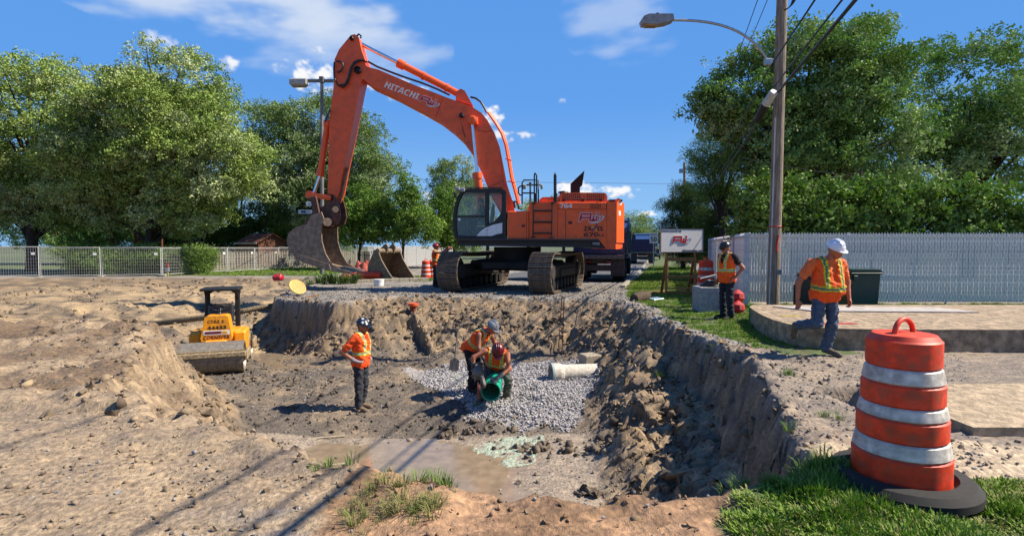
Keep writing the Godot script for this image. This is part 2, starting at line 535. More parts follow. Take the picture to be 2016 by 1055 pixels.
# height of the ground, and how deep into the pit (0 rim .. 1 floor)
func ground(x: float, d: float) -> Vector2:
	if rim_poly.is_empty(): survey()
	var y := 0.0
	var t := 0.0
	if d > 24.0: y -= minf((d - 24.0) * 0.02, 0.2)
	var rough := 0.012
	if x > -32.0 and x < 6.5 and d > 2.5 and d < 33.0:
		var p := Vector2(x, d)
		var k := rim_info(p)
		if k.x > -0.9:
			var s := k.x + n_mid.get_noise_2d(x, d) * (0.3 - 0.22 * k.z) * minf(k.y, 1.2) + n_fine.get_noise_2d(x, d) * 0.07
			var fl := 0.0
			var ws := 0.0
			for f in floor_p:
				var l2 := (f.x - x) * (f.x - x) + (f.z - d) * (f.z - d)
				var q := 1.0 / (0.05 + l2 * sqrt(l2))
				fl += f.y * q
				ws += q
			fl /= ws
			t = clampf(s / k.y, 0.0, 1.0)
			var soft := t * t * (3.0 - 2.0 * t) * 0.45 + t * 0.55
			var cut := smoothstep(0.0, 0.22, t) * 0.62 + smoothstep(0.15, 1.0, t) * 0.38
			y = lerpf(y, fl, lerpf(soft, cut, k.z))
			var wall := 1.0 - absf(t * 2.0 - 1.0)
			# gullies and clods on the walls
			y += wall * (0.16 * absf(n_ridge.get_noise_2d(x * 1.3, d * 1.3)) - 0.05 + 0.10 * n_mid.get_noise_2d(x * 1.7 + 9.0, d * 1.7))
			if s < 0.25 and s > -0.7: y += 0.07 * smoothstep(-0.7, 0.0, s) * (0.5 + n_mid.get_noise_2d(x * 1.2, d * 1.2 + 30.0)) * (1.0 - smoothstep(0.0, 0.25, s))
			var lump := smoothstep(-0.15, 0.35, n_big.get_noise_2d(x * 2.2 + 40.0, d * 2.2)) 
			y += (0.35 + 0.65 * lump) * (wall * 0.7 + 0.3 * smoothstep(0.0, 0.5, t)) * (0.10 * -n_clod.get_noise_2d(x, d) + 0.12 * -n_clump.get_noise_2d(x, d) - 0.06) * (1.0 if d > 9.3 or t < 0.9 else 0.15)
			rough = 0.02 + 0.035 * wall + 0.02 * t
			if x < -7.5 and d > 14.0: y += smoothstep(0.2, 0.8, t) * (0.34 * -n_clump.get_noise_2d(x * 0.55, d * 0.55) - 0.22 + 0.25 * absf(n_big.get_noise_2d(x * 2.0, d * 2.0)))
			# flat wet clay at the near end
			if t > 0.9 and d < 9.2: rough = 0.014
	for q in HEAPS:
		var g: float = ((x - q[0]) * (x - q[0]) + (d - q[1]) * (d - q[1])) / (q[2] * q[2])
		if g < 4.0: y += q[3] * exp(-g * 1.6) * (1.0 + 0.5 * n_mid.get_noise_2d(x + 5.0, d))
	# notch dug beside the concrete pad
	if x > 3.55 and x < 4.6 and d > 4.7 and d < 6.6:
		var nx := minf(minf(x - (3.62 + 0.06 * n_mid.get_noise_2d(d * 2.0, 3.0)), 4.12 - x), minf(d - 4.85, 6.35 - d))
		y -= 0.2 * smoothstep(-0.02, 0.08, nx)
	if x < -3.2 and d > 5.5 and d < 12.0 and t < 0.5: y += (0.5 - t) * 2.0 * smoothstep(-3.2, -4.6, x) * (0.16 * -n_clump.get_noise_2d(x * 1.3, d * 1.3) + 0.08 * -n_clod.get_noise_2d(x, d) - 0.08)
	if d < 34.0 and t < 0.05 and x < 4.0: y += 0.022 * -n_clod.get_noise_2d(x * 1.4, d * 1.4) * smoothstep(-0.2, 0.3, n_patch.get_noise_2d(x, d + 70.0)) * (1.0 if d < 14.0 else 0.6)
	if d < 70.0:
		y += n_fine.get_noise_2d(x * 1.9, d * 1.9) * rough * 1.5 + n_mid.get_noise_2d(x, d) * rough + n_big.get_noise_2d(x, d) * 0.04
	return Vector2(y, t)

func hy(x: float, z: float) -> float:
	return ground(x, -z).x

func on_ground(px: float, d: float, lift := 0.0) -> Vector3:
	var x := (px - 1008.0) / FOCAL * d
	return Vector3(x, ground(x, d).x + lift, -d)

func road_side(x: float, d: float) -> float: # distance to the right of the sight line along the street
	return x * 0.9641 - d * 0.2655

func ground_color(x: float, d: float, y: float, t: float) -> Color:
	var pn := n_patch.get_noise_3d(x * 1.5, d * 1.5, y * 2.6)
	var pm := n_mid.get_noise_3d(x * 0.9 + 50.0, d * 0.9, y * 1.8)
	var pf := n_fine.get_noise_3d(x * 1.4, d * 1.4 + 20.0, y * 1.6)
	var wob := Vector2(x + pm * 0.22 + pf * 0.05, d + pn * 0.3 + pf * 0.05)
	var sand := Color(0.355, 0.26, 0.163)
	var soil := Color(0.235, 0.138, 0.074)
	var clay := Color(0.225, 0.17, 0.115)
	var muck := Color(0.125, 0.102, 0.08)
	var grey := Color(0.235, 0.215, 0.195)
	var grass := Color(0.085, 0.12, 0.03)
	var c := grey
	var rs := road_side(wob.x, wob.y)
	if t <= 0.04:
		# level ground round the pit
		c = grey.lerp(Color(0.30, 0.255, 0.20), smoothstep(-0.2, 0.4, pn))
		if d < 13.0 and x < 2.2:
			c = sand.lerp(Color(0.225, 0.17, 0.12), smoothstep(-0.12, 0.4, pm * 0.8 + pf * 0.5 + pn * 0.7))
			if wob.x > -1.15 and wob.y < 4.6: c = soil.lerp(Color(0.37, 0.22, 0.122), smoothstep(-0.2, 0.35, pn + pf * 0.3))
			elif wob.x < -4.2 and wob.y > 6.2: c = c.lerp(Color(0.17, 0.115, 0.07), smoothstep(-0.3, 0.15, pn + pf * 0.4))
			elif x > -2.2 and wob.y < 3.4: c = c.lerp(Color(0.24, 0.205, 0.175), smoothstep(0.0, 0.35, pn + 0.15))
		elif d < 9.0 and x >= 2.2:
			c = Color(0.225, 0.18, 0.14).lerp(Color(0.30, 0.23, 0.165), smoothstep(-0.1, 0.4, pn + pm * 0.4))
			if wob.y < 4.5 and wob.x > 2.6: c = Color(0.47, 0.37, 0.25)
		if x < -8.0 and d > 28.0: c = Color(0.29, 0.25, 0.205).lerp(Color(0.21, 0.185, 0.16), smoothstep(-0.2, 0.3, pm))
		if d > 60.0: c = Color(0.09, 0.11, 0.045)
	else:
		var floor_c := muck.lerp(clay, smoothstep(-0.15, 0.4, pn + pm * 0.5))
		if d < 9.0: floor_c = Color(0.33, 0.265, 0.20).lerp(Color(0.25, 0.20, 0.15), smoothstep(-0.1, 0.4, pm))
		if d > 16.0 and x < -7.0: floor_c = Color(0.36, 0.26, 0.15).lerp(Color(0.115, 0.09, 0.068), smoothstep(-0.05, 0.35, pn + pf * 0.3))
		# streaked walls: tan sand, brown loam, dark topsoil under the rim
		var wall_c := Color(0.25, 0.178, 0.108).lerp(Color(0.345, 0.242, 0.14), smoothstep(-0.25, 0.35, pn + pf * 0.3))
		wall_c = wall_c.lerp(Color(0.15, 0.113, 0.078), smoothstep(-0.1, 0.3, pm + pf * 0.45))
		c = wall_c.lerp(floor_c, smoothstep(0.78, 1.0, t + pf * 0.1))
		if x < -2.0 and d < 9.5: c = c.lerp(sand if wob.x > -3.6 else Color(0.225, 0.16, 0.10).lerp(sand, smoothstep(-0.1, 0.3, pn + pf * 0.4)), smoothstep(0.72, 0.58, t + pf * 0.35 + pm * 0.25))
	if Geometry2D.is_point_in_polygon(wob, gravel_poly): c = Color(0.27, 0.25, 0.24)
	if Geometry2D.is_point_in_polygon(wob, lawn_poly) or Geometry2D.is_point_in_polygon(wob, near_grass) or Geometry2D.is_point_in_polygon(wob, left_lawn):
		c = grass.lerp(Color(0.16, 0.12, 0.07), smoothstep(0.15, 0.5, pn))
	if Geometry2D.is_point_in_polygon(wob, yard_grass): c = Color(0.10, 0.13, 0.045)
	if rs < -1.2 and rs > -9.8 and d > 40.0: c = Color(0.12, 0.12, 0.12)
	var k := 1.0 + 0.42 * pf + 0.2 * pm + 0.5 * n_fine.get_noise_3d(x * 3.1 + 7.0, d * 3.1, y * 3.0)
	return Color(c.r * k, c.g * k, c.b * (k * 0.9 + 0.1))

func axis_points(stops: Array) -> PackedFloat32Array:
	var o := PackedFloat32Array()
	for i in stops.size() - 1:
		var a: float = stops[i][0]
		var b: float = stops[i + 1][0]
		var n := int(ceil((b - a) / stops[i][1]))
		for k in n: o.append(lerpf(a, b, float(k) / n))
	o.append(stops[-1][0])
	return o

func dirt_texture() -> Array:
	# grit: a fine crumbly field with small stones pressed into it
	var s := 1024
	var f1 := noise(31, 0.03, 5)
	var f2 := noise(32, 0.14, 3)
	var a := f1.get_seamless_image(s, s).get_data()
	var b := f2.get_seamless_image(s, s).get_data()
	var val := PackedByteArray()
	val.resize(s * s)
	for i in s * s:
		val[i] = clampi(int(118.0 + (a[i] - 128) * 0.75 + (b[i] - 128) * 0.22), 0, 255)
	var r := RandomNumberGenerator.new()
	r.seed = 9
	for k in 2600:
		var cx := r.randi() % s
		var cy := r.randi() % s
		var rad := 1.3 + pow(r.randf(), 5.0) * 9.0
		var sq := r.randf_range(0.6, 1.0)
		var tone := r.randi_range(-55, 60)
		var ri := int(rad) + 1
		for dy in range(-ri, ri + 1):
			for dx in range(-ri, ri + 1):
				var q := (dx * dx + dy * dy / (sq * sq)) / (rad * rad)
				if q < 1.0:
					var i2 := posmod(cy + dy, s) * s + posmod(cx + dx, s)
					val[i2] = clampi(val[i2] + int(tone * (1.0 - q * 0.5)), 0, 255)
	var hi := Image.create_from_data(s, s, false, Image.FORMAT_L8, val)
	var cv := PackedByteArray()
	cv.resize(s * s)
	for i in s * s: cv[i] = clampi(218 + int((val[i] - 118) * 0.62), 90, 255)
	var ci := Image.create_from_data(s, s, false, Image.FORMAT_L8, cv)
	return [ImageTexture.create_from_image(ci), ImageTexture.create_from_image(hi)]

func build_ground():
	var tx := dirt_texture()
	textures["dirt"] = tx[0]
	textures["dirt_h"] = tx[1]
	var gm := vmat("earth", 0.93, tx[0], 1.9, tx[1], 1.6, true)
	var xs := axis_points([[-900.0, 150.0], [-300.0, 30.0], [-60.0, 3.0], [-30.0, 0.5], [-16.0, 0.16], [-9.5, 0.07], [5.2, 0.12], [9.0, 0.5], [30.0, 3.0], [90.0, 30.0], [300.0, 150.0], [900.0, 1.0]])
	var ds := axis_points([[-30.0, 5.0], [0.0, 0.4], [2.2, 0.045], [8.0, 0.065], [18.8, 0.15], [33.0, 0.6], [60.0, 4.0], [140.0, 20.0], [1500.0, 1.0]])
	var nx := xs.size()
	var nd := ds.size()
	var v := PackedVector3Array()
	var c := PackedColorArray()
	v.resize(nx * nd)
	var deep := PackedFloat32Array()
	deep.resize(nx * nd)
	c.resize(nx * nd)
	for j in nd:
		for i in nx:
			var g := ground(xs[i], ds[j])
			deep[j * nx + i] = g.y
			v[j * nx + i] = Vector3(xs[i], g.x, -ds[j])
			c[j * nx + i] = ground_color(xs[i], ds[j], g.x, g.y)
	for i in v.size():
		var tt := deep[i]
		if tt > 0.02 and tt < 0.99:
			var q := v[i]
			var am := (1.0 - absf(tt * 2.0 - 1.0)) * 0.8 + 0.1
			v[i] = q + Vector3(n_wall.get_noise_3dv(q), n_wall.get_noise_3dv(q + Vector3(31, 0, 0)) * 0.6, n_wall.get_noise_3dv(q + Vector3(0, 57, 0))) * (am * (0.34 if q.x > 1.2 and q.z > -11.0 else 0.22))
	var nn := PackedVector3Array()
	nn.resize(nx * nd)
	for j in nd:
		for i in nx:
			var a := v[j * nx + mini(i + 1, nx - 1)] - v[j * nx + maxi(i - 1, 0)]
			var b := v[mini(j + 1, nd - 1) * nx + i] - v[maxi(j - 1, 0) * nx + i]
			nn[j * nx + i] = a.cross(b).normalized()
	var ix := PackedInt32Array()
	ix.resize((nx - 1) * (nd - 1) * 6)
	var o := 0
	for j in nd - 1:
		for i in nx - 1:
			var a := j * nx + i
			ix[o] = a; ix[o + 1] = a + nx; ix[o + 2] = a + nx + 1
			ix[o + 3] = a; ix[o + 4] = a + nx + 1; ix[o + 5] = a + 1
			o += 6
	var arr := []
	arr.resize(Mesh.ARRAY_MAX)
	arr[Mesh.ARRAY_VERTEX] = v
	arr[Mesh.ARRAY_NORMAL] = nn
	arr[Mesh.ARRAY_COLOR] = c
	arr[Mesh.ARRAY_INDEX] = ix
	var m := ArrayMesh.new()
	m.add_surface_from_arrays(Mesh.PRIMITIVE_TRIANGLES, arr)
	var g := part("ground", m, gm, self)
	meta(g, "excavated brown earth with a deep pit and sandy banks", "ground", "", "structure")
	print("ground ", nx, "x", nd)
	# muddy water lying in the low spots
	var wm := mat("muddy_water", Color(0.53, 0.465, 0.385), 0.1, 0.0, 0.85, 2.0)
	wm.metallic_specular = 0.45
	var w1 := MB.new()
	w1.prism(Vector3(0, -1.575, 0), Vector3.RIGHT, Vector3.FORWARD, V2([-3.4, 5.2, 2.0, 5.2, 1.8, 9.0, -3.4, 9.0]), 0.02)
	solo("puddle", w1, wm, "shallow brown puddle on the near pit floor", "puddle", Vector3.ZERO, "", "structure")
	var w2 := MB.new()
	w2.prism(Vector3(0, -1.53, 0), Vector3.RIGHT, Vector3.FORWARD, V2([-8.4, 14.2, -4.2, 11.6, -3.9, 14.4, -5.0, 18.0, -8.4, 18.0]), 0.02)
	solo("trench_water", w2, wm, "brown water standing in the trench behind the roller", "puddle", Vector3.ZERO, "", "structure")

func build_road():
	# asphalt street running away to the right, with its kerb
	var dir := Vector3(0.2655, 0, -0.9641)
	var rt := Vector3(0.9641, 0, 0.2655)
	var rm := mat("asphalt", Color(0.33, 0.33, 0.335), 0.9, 0.0, 0.75, 3.0, 0.6)
	var road := MB.new()
	var a := dir * 27.0
	for k in 30:
		var p := dir * (27.0 + k * 6.0)
		var q := dir * (33.0 + k * 6.0)
		p.y = hy(p.x, p.z) * 0.0 - minf(maxf(-p.z - 24.0, 0.0) * 0.02, 0.2) + 0.055
		q.y = -minf(maxf(-q.z - 24.0, 0.0) * 0.02, 0.2) + 0.055
		road.quad(p + rt * -9.6, p + rt * -1.55, q + rt * -1.55, q + rt * -9.6, Vector3.UP)
	solo("road", road, rm, "grey asphalt street running away past the trucks", "road", Vector3.ZERO, "", "structure")
	var km := mat("kerb_concrete", Color(0.62, 0.59, 0.54), 0.9, 0.0, 0.7, 0.8, 0.5)
	var kerb := MB.new()
	for k in 60:
		var p := dir * (22.5 + k * 3.0)
		var q := dir * (22.5 + k * 3.0 + 2.985)
		p.y = -minf(maxf(-p.z - 24.0, 0.0) * 0.02, 0.2) - 0.03
		q.y = -minf(maxf(-q.z - 24.0, 0.0) * 0.02, 0.2) - 0.03
		kerb.bar(p + rt * -1.45, q + rt * -1.45, 0.2, 0.26, 0.02)
	solo("kerb", kerb, km, "pale concrete kerb between the street and the lawn", "kerb", Vector3.ZERO, "", "structure")
	var k2 := MB.new()
	var prev := Vector3.ZERO
	for k in 9:
		var p := at(690.0 + k * 19.0, 560.0 - k * 1.6, 25.0 + k * 0.25)
		p.y = 0.02
		if k > 0: k2.bar(prev, p, 0.18, 0.24, 0.02)
		prev = p
	solo("kerb", k2, km, "low concrete kerb in front of the spare bucket", "kerb", Vector3.ZERO, "", "structure")

# ---------- excavator ----------
const EX := Vector3(0.22, 0.02, -21.7)
func xp(px: float, py: float, d: float) -> Vector3: return at(px, py, d) - EX

func xpoly(a: Array, d: float) -> PackedVector2Array:
	var o := PackedVector2Array()
	for i in range(0, a.size(), 2):
		var p := xp(a[i], a[i + 1], d)
		o.append(Vector2(p.x, p.y))
	return o

func xbox(mb: MB, px0: float, py0: float, px1: float, py1: float, d: float, depth: float, ch := 0.02):
	var a := xp(px0, py0, d)
	var b := xp(px1, py1, d)
	mb.box(Vector3((a.x + b.x) * 0.5, (a.y + b.y) * 0.5, a.z - depth * 0.5), Vector3(absf(b.x - a.x), absf(b.y - a.y), depth), ch)

func xprism(mb: MB, a: Array, d: float, depth: float, smooth := false): # near face at d, going back by depth
	mb.prism(Vector3(0, 0, -d - EX.z - depth * 0.5), Vector3.RIGHT, Vector3.UP, xpoly(a, d), depth, smooth)

func stroke(mb: MB, o: Vector3, u: Vector3, w: Vector3, pts: Array, th: float, depth: float):
	for i in range(0, pts.size() - 2, 2):
		var a := Vector2(pts[i], pts[i + 1])
		var b := Vector2(pts[i + 2], pts[i + 3])
		var t := (b - a).normalized()
		var s := Vector2(-t.y, t.x) * th
		a -= t * th * 0.8
		b += t * th * 0.8
		mb.prism(o, u, w, PackedVector2Array([a - s, b - s, b + s, a + s]), depth + 0.0011 * (i % 5))

func word(parent: Node, n: String, t: String, o: Vector3, u: Vector3, w: Vector3, width: float, height: float, m: Material, bold := true, depth := 0.01):
	var tm := text_mesh(t, 1.0, 1.0, bold)
	var bb := tm.get_aabb()
	var b := Basis(u.normalized() * (width / bb.size.x), w.normalized() * (height / bb.size.y), u.cross(w).normalized() * depth)
	var mb := MB.new()
	mb.add(tm, Transform3D(b, o - b * Vector3(bb.position.x, bb.position.y, 0.0)))
	part(n, mb, m, parent)

# company mark: red slanted letters with a white edge and a silver sweep; o = lower left corner
func logo(parent: Node, o: Vector3, u: Vector3, w: Vector3, width: float):
	var k := width
	u = u.normalized() * k
	w = w.normalized() * k
	var z := u.cross(w).normalized()
	var strokes := [[0.03, 0.05, 0.09, 0.29, 0.12, 0.31, 0.46, 0.31, 0.42, 0.06], [0.09, 0.16, 0.40, 0.16], [0.42, 0.06, 0.66, 0.06, 0.69, 0.21], [0.57, 0.21, 0.545, 0.08], [0.705, 0.305, 0.715, 0.33]]
	var a := MB.new()
	var b := MB.new()
	var c := MB.new()
	c.prism(o, u, w, V2([0.33, -0.055, 0.62, -0.055, 0.80, 0.0, 0.94, 0.12, 0.99, 0.20, 0.95, 0.255, 0.85, 0.265, 0.92, 0.2, 0.86, 0.1, 0.76, 0.035, 0.60, 0.0]), 0.008)
	c.prism(o, u, w, V2([0.74, 0.05, 0.80, 0.09, 0.85, 0.2, 0.82, 0.24, 0.76, 0.245, 0.80, 0.19, 0.77, 0.11]), 0.008)
	for s in strokes:
		stroke(a, o, u, w, s, 0.052, 0.012)
		stroke(b, o + z * 0.004, u, w, s, 0.036, 0.018)
	part("logo_sweep", c, mat("logo_silver", Color(0.72, 0.74, 0.76), 0.5, 0.0, 0.95), parent)
	part("logo_outline", a, mat("logo_white", Color(0.88, 0.88, 0.88), 0.5, 0.0, 0.95), parent)
	part("logo_letters", b, mat("logo_red", Color(0.72, 0.06, 0.13), 0.5, 0.0, 0.95), parent)

func build_excavator():
	var ex := thing("excavator", "huge orange tracked excavator with raised boom at the pit edge", "excavator", EX)
	var orange := mat("machine_orange", Color(0.93, 0.35, 0.08), 0.42, 0.0, 0.93, 2.6)
	var boom_orange := mat("boom_orange", Color(0.90, 0.34, 0.10), 0.45, 0.0, 0.92, 3.0)
	grime(orange, 0.2, Color(0.50, 0.36, 0.26))
	grime(boom_orange, 0.2, Color(0.42, 0.25, 0.17))
	var black := mat("machine_black", Color(0.10, 0.10, 0.105), 0.5, 0.0, 0.7, 1.0)
	var chrome := mat("piston_chrome", Color(0.85, 0.86, 0.88), 0.18, 1.0, 0.95)
	var steel := mat("worn_steel", Color(0.47, 0.41, 0.35), 0.6, 0.2, 0.6, 0.9, 0.1)
	var white := mat("decal_white", Color(0.86, 0.86, 0.85), 0.5, 0.0, 0.92)
	var rubber := mat("hose_black", Color(0.06, 0.06, 0.062), 0.45, 0.0, 0.8)
	var frame_m := mat("under_black", Color(0.085, 0.08, 0.078), 0.7, 0.1, 0.55, 0.7)
	# --- crawler tracks ---
	var shoe := MB.new()
	shoe.box(Vector3(0, 0, 0), Vector3(0.84, 0.035, 0.212), 0.006)
	for z in [-0.085, 0.0, 0.085]:
		shoe.box(Vector3(0, 0.032, z), Vector3(0.84, 0.034 if z == 0.0 else 0.05, 0.022), 0.006)
	for x in [-0.17, 0.17]:
		shoe.box(Vector3(x, 0.021, 0.045), Vector3(0.05, 0.02, 0.04), 0.004)
	shoe.box(Vector3(0, -0.06, 0), Vector3(0.3, 0.09, 0.16), 0.01)
	var shoe_mesh := shoe.mesh()
	var turn := -0.3227
	var fwd := Vector3(-0.317, 0, 0.948)
	var lat := Vector3(0.948, 0, 0.317)
	var front_r := Vector3(0.94, 0.0, -18.4) - EX
	var R := 0.68
	var LEN := 5.9
	for side in 2:
		var tr := Node3D.new()
		tr.name = "crawler_track"
		ex.add_child(tr, true)
		var base := front_r - lat * (3.5 * side) - fwd * (LEN * 0.5)
		tr.position = Vector3(base.x, 0.0 + (0.03 if side == 1 else 0.02), base.z)
		tr.rotation.y = turn
		var straight := LEN - 2.0 * R
		var per := 2.0 * straight + TAU * R
		var count := int(per / 0.216)
		for i in count:
			var s := per * i / count
			var p: Vector3
			var ang: float
			if s < straight:
				p = Vector3(0, 0.04, -straight * 0.5 + s); ang = PI
			elif s < straight + PI * R:
				var a := (s - straight) / R
				p = Vector3(0, 0.04 + R - cos(a) * R, straight * 0.5 + sin(a) * R); ang = PI - a
			elif s < 2.0 * straight + PI * R:
				var q := s - straight - PI * R
				p = Vector3(0, 0.04 + 2.0 * R - 0.05 * sin(PI * q / straight), straight * 0.5 - q); ang = 0.0
			else:
				var a2 := (s - 2.0 * straight - PI * R) / R
				p = Vector3(0, 0.04 + R + cos(a2) * R, -straight * 0.5 - sin(a2) * R); ang = -a2
			var sh := MeshInstance3D.new()
			sh.name = "track_shoe"
			sh.mesh = shoe_mesh
			sh.material_override = steel
			tr.add_child(sh, true)
			sh.position = p
			sh.rotation.x = ang
		var fr := MB.new()
		fr.box(Vector3(0, 0.72, 0), Vector3(0.46, 0.5, straight + 0.2), 0.06)
		fr.box(Vector3(0, 0.5, 0), Vector3(0.34, 0.3, straight - 0.4), 0.04)
		fr.box(Vector3(0.25 if side == 0 else -0.25, 0.66, -0.4), Vector3(0.08, 0.3, 2.6), 0.03)
		part("track_frame", fr, mat("frame_dusty", Color(0.24, 0.22, 0.20), 0.7, 0.1, 0.5, 0.8), tr)
		for k in 8:
			var ro := MB.new()
			ro.lathe(Vector3(-0.3, 0.26, -straight * 0.45 + straight * 0.9 * k / 7.0), Vector3.RIGHT, [Vector2(0, 0), Vector2(0.2, 0), Vector2(0.2, 0.12), Vector2(0.13, 0.14), Vector2(0.13, 0.46), Vector2(0.2, 0.48), Vector2(0.2, 0.6), Vector2(0, 0.6)], 16)
			part("track_roller", ro, frame_m, tr)
		for e in [-1.0, 1.0]:
			var idl := MB.new()
			idl.lathe(Vector3(-0.2, 0.04 + R, e * straight * 0.5), Vector3.RIGHT, [Vector2(0, -0.14), Vector2(0.26, -0.14), Vector2(0.3, -0.02), Vector2(0.5, 0), Vector2(0.56, 0.05), Vector2(0.56, 0.35), Vector2(0.5, 0.4), Vector2(0.3, 0.42), Vector2(0.26, 0.54), Vector2(0, 0.54)], 28)
			part("sprocket" if e < 0 else "idler_wheel", idl, mat("frame_dusty", Color.GRAY), tr)
	# --- centre frame and swing bearing ---
	var mid := Vector3.ZERO
	mid = front_r - lat * 1.75 - fwd * (LEN * 0.5)
	var tb := Basis(Vector3.UP, turn)
	var cf := MB.new()
	cf.box(Vector3(mid.x, 0.95, mid.z), Vector3(3.1, 0.42, 1.5), 0.08, tb)
	cf.box(Vector3(mid.x, 0.95, mid.z), Vector3(2.9, 0.38, 2.6), 0.08, tb * Basis(Vector3.UP, 0.35))
	cf.box(Vector3(mid.x, 0.95, mid.z), Vector3(2.9, 0.38, 2.6), 0.08, tb * Basis(Vector3.UP, -0.35))
	part("car_body", cf, frame_m, ex)
	var sw := MB.new()
	sw.lathe(Vector3(0, 1.1, 0), Vector3.UP, [Vector2(1.0, 0), Vector2(1.0, 0.3), Vector2(0.95, 0.3), Vector2(0.95, 0.56), Vector2(0, 0.56)], 32)
	part("swing_bearing", sw, frame_m, ex)
	# --- deck and skirts ---
	var dk := MB.new()
	xprism(dk, [902, 474, 1178, 474, 1192, 489, 1186, 489, 1150, 487, 905, 484, 900, 480], 19.78, 3.6)
	xbox(dk, 899, 470.5, 1180, 474.5, 19.62, 3.9, 0.01)
	part("deck", dk, black, ex)
	var trd := MB.new()
	for k in 64:
		xbox(trd, 917 + k * 4.1, 470.2, 919.4 + k * 4.1, 471.9, 19.60, 0.02, 0.0)
	part("step_edge", trd, mat("tread_grey", Color(0.35, 0.35, 0.36), 0.5, 0.4), ex).set_meta("kind", "stuff")
	var pl := MB.new()
	xbox(pl, 1167, 477, 1181, 482, 19.6, 0.02, 0.0)
	part("plate", pl, mat("plate_grey", Color(0.5, 0.5, 0.5), 0.5), ex)
	# --- house panels ---
	var b1 := MB.new()
	xbox(b1, 999, 415.5, 1041.6, 470.5, 19.74, 1.15, 0.025)
	part("tool_box", b1, orange, ex)
	var b2 := MB.new()
	xprism(b2, [1042.2, 470.5, 1042.2, 402, 1046, 397.5, 1097.6, 397.5, 1097.6, 470.5], 19.74, 3.6)
	part("fuel_tank_panel", b2, orange, ex)
	var b3 := MB.new()
	xprism(b3, [1098.2, 470.5, 1098.2, 412.4, 1194.6, 412.4, 1194.6, 490.5, 1181, 474, 1178, 470.5], 19.74, 3.6)
	part("engine_door", b3, orange, ex)
	var b3b := MB.new()
	xbox(b3b, 1098.2, 398, 1194.6, 411.9, 19.73, 3.6, 0.02)
	part("upper_panel", b3b, orange, ex)
	var seam := MB.new()
	xbox(seam, 1113.6, 413, 1114.4, 470, 19.735, 0.03, 0.0)
	xbox(seam, 1036.6, 417, 1037.3, 470, 19.735, 0.03, 0.0)
	xbox(seam, 1027, 442, 1034, 447, 19.735, 0.03, 0.0)
	xbox(seam, 1119, 435.5, 1127, 441, 19.735, 0.03, 0.0)
	part("panel_seam", seam, mat("seam_dark", Color(0.35, 0.09, 0.03), 0.6), ex).set_meta("kind", "stuff")
	var b4 := MB.new()
	xprism(b4, [1062, 398, 1063, 392, 1068, 388, 1100, 387.5, 1100, 398], 20.0, 3.0)
	part("tank_cover", b4, orange, ex)
	var b5 := MB.new()
	xprism(b5, [1101.5, 398, 1103, 382, 1107, 379, 1149.5, 379, 1149.5, 398], 19.95, 3.0)
	part("engine_hood", b5, orange, ex)
	var b6 := MB.new()
	xprism(b6, [1150.5, 398, 1150.5, 379, 1190, 379.5, 1194, 382, 1196, 387, 1196, 398], 19.95, 3.0)
	part("engine_hood", b6, orange, ex)
	for g in [[1107.5, 381.5, 9, 6, 4.1, 2.4], [1155.5, 381.5, 9, 6, 4.0, 2.4], [1162.5, 401.5, 7, 5, 3.1, 1.95]]:
		var gr := MB.new()
		for i in g[2]:
			for j in g[3]:
				xbox(gr, g[0] + i * g[4], g[1] + j * g[5], g[0] + i * g[4] + g[4] * 0.6, g[1] + j * g[5] + g[5] * 0.6, 19.945 if g[3] == 6 else 19.725, 0.03, 0.0)
		part("grille", gr, mat("grille_dark", Color(0.13, 0.045, 0.03), 0.8), ex).set_meta("kind", "stuff")
	var rail := MB.new()
	rail.tube([xp(1109, 392, 19.85), xp(1185, 392, 19.85)], 0.022, 6)
	for q in [1110, 1147, 1184]: rail.box(xp(q, 394, 19.88), Vector3(0.09, 0.08, 0.1), 0.01)
	part("hood_rail", rail, black, ex)
	var cw := MB.new()
	var yb := xp(1200, 490.5, 19.73).y
	var yt := xp(1200, 397, 19.73).y
	var x0 := xp(1195.2, 450, 19.73).x
	var plan := V2([x0, 1.97, 3.62, 1.97, 4.04, 1.25, 4.12, 0.3, 4.12, -0.6, 3.98, -1.2, 3.55, -1.75, x0, -1.75])
	cw.prism(Vector3(0, (yb + yt) * 0.5 + 0.12, 0), Vector3.RIGHT, Vector3.BACK, plan, yt - yb - 0.24)
	var low := PackedVector2Array()
	for q in plan: low.append(Vector2(x0 + (q.x - x0) * 0.94, q.y * 0.98))
	cw.prism(Vector3(0, yb + 0.12, 0), Vector3.RIGHT, Vector3.BACK, low, 0.24)
	part("counterweight", cw, orange, ex)
	var ct := MB.new()
	xbox(ct, 1200, 392.5, 1226, 397, 20.0, 2.6, 0.01)
	part("counterweight_vent", ct, black, ex)
	var eye := MB.new()
	eye.lathe(xp(1217, 396, 19.95) , Vector3.BACK, [Vector2(0, -0.06), Vector2(0.1, -0.06), Vector2(0.1, 0.06), Vector2(0, 0.06)], 16)
	part("lifting_eye", eye, orange, ex)
	var exh := MB.new()
	xprism(exh, [1126, 378.5, 1126, 359, 1151, 335.5, 1146.5, 365, 1142, 368, 1142, 378.5], 20.6, 0.5)
	part("exhaust_stack", exh, mat("rusty_pipe", Color(0.16, 0.12, 0.10), 0.8, 0.2, 0.5, 0.5), ex)
	var cap := MB.new()
	cap.lathe(xp(1109, 380, 20.3), Vector3.UP, [Vector2(0.12, -0.1), Vector2(0.12, 0), Vector2(0.2, 0.0), Vector2(0.18, 0.05), Vector2(0.05, 0.08), Vector2(0, 0.08)], 16)
	part("air_intake_cap", cap, black, ex)
	# --- ladder, guard rails ---
	var la := MB.new()
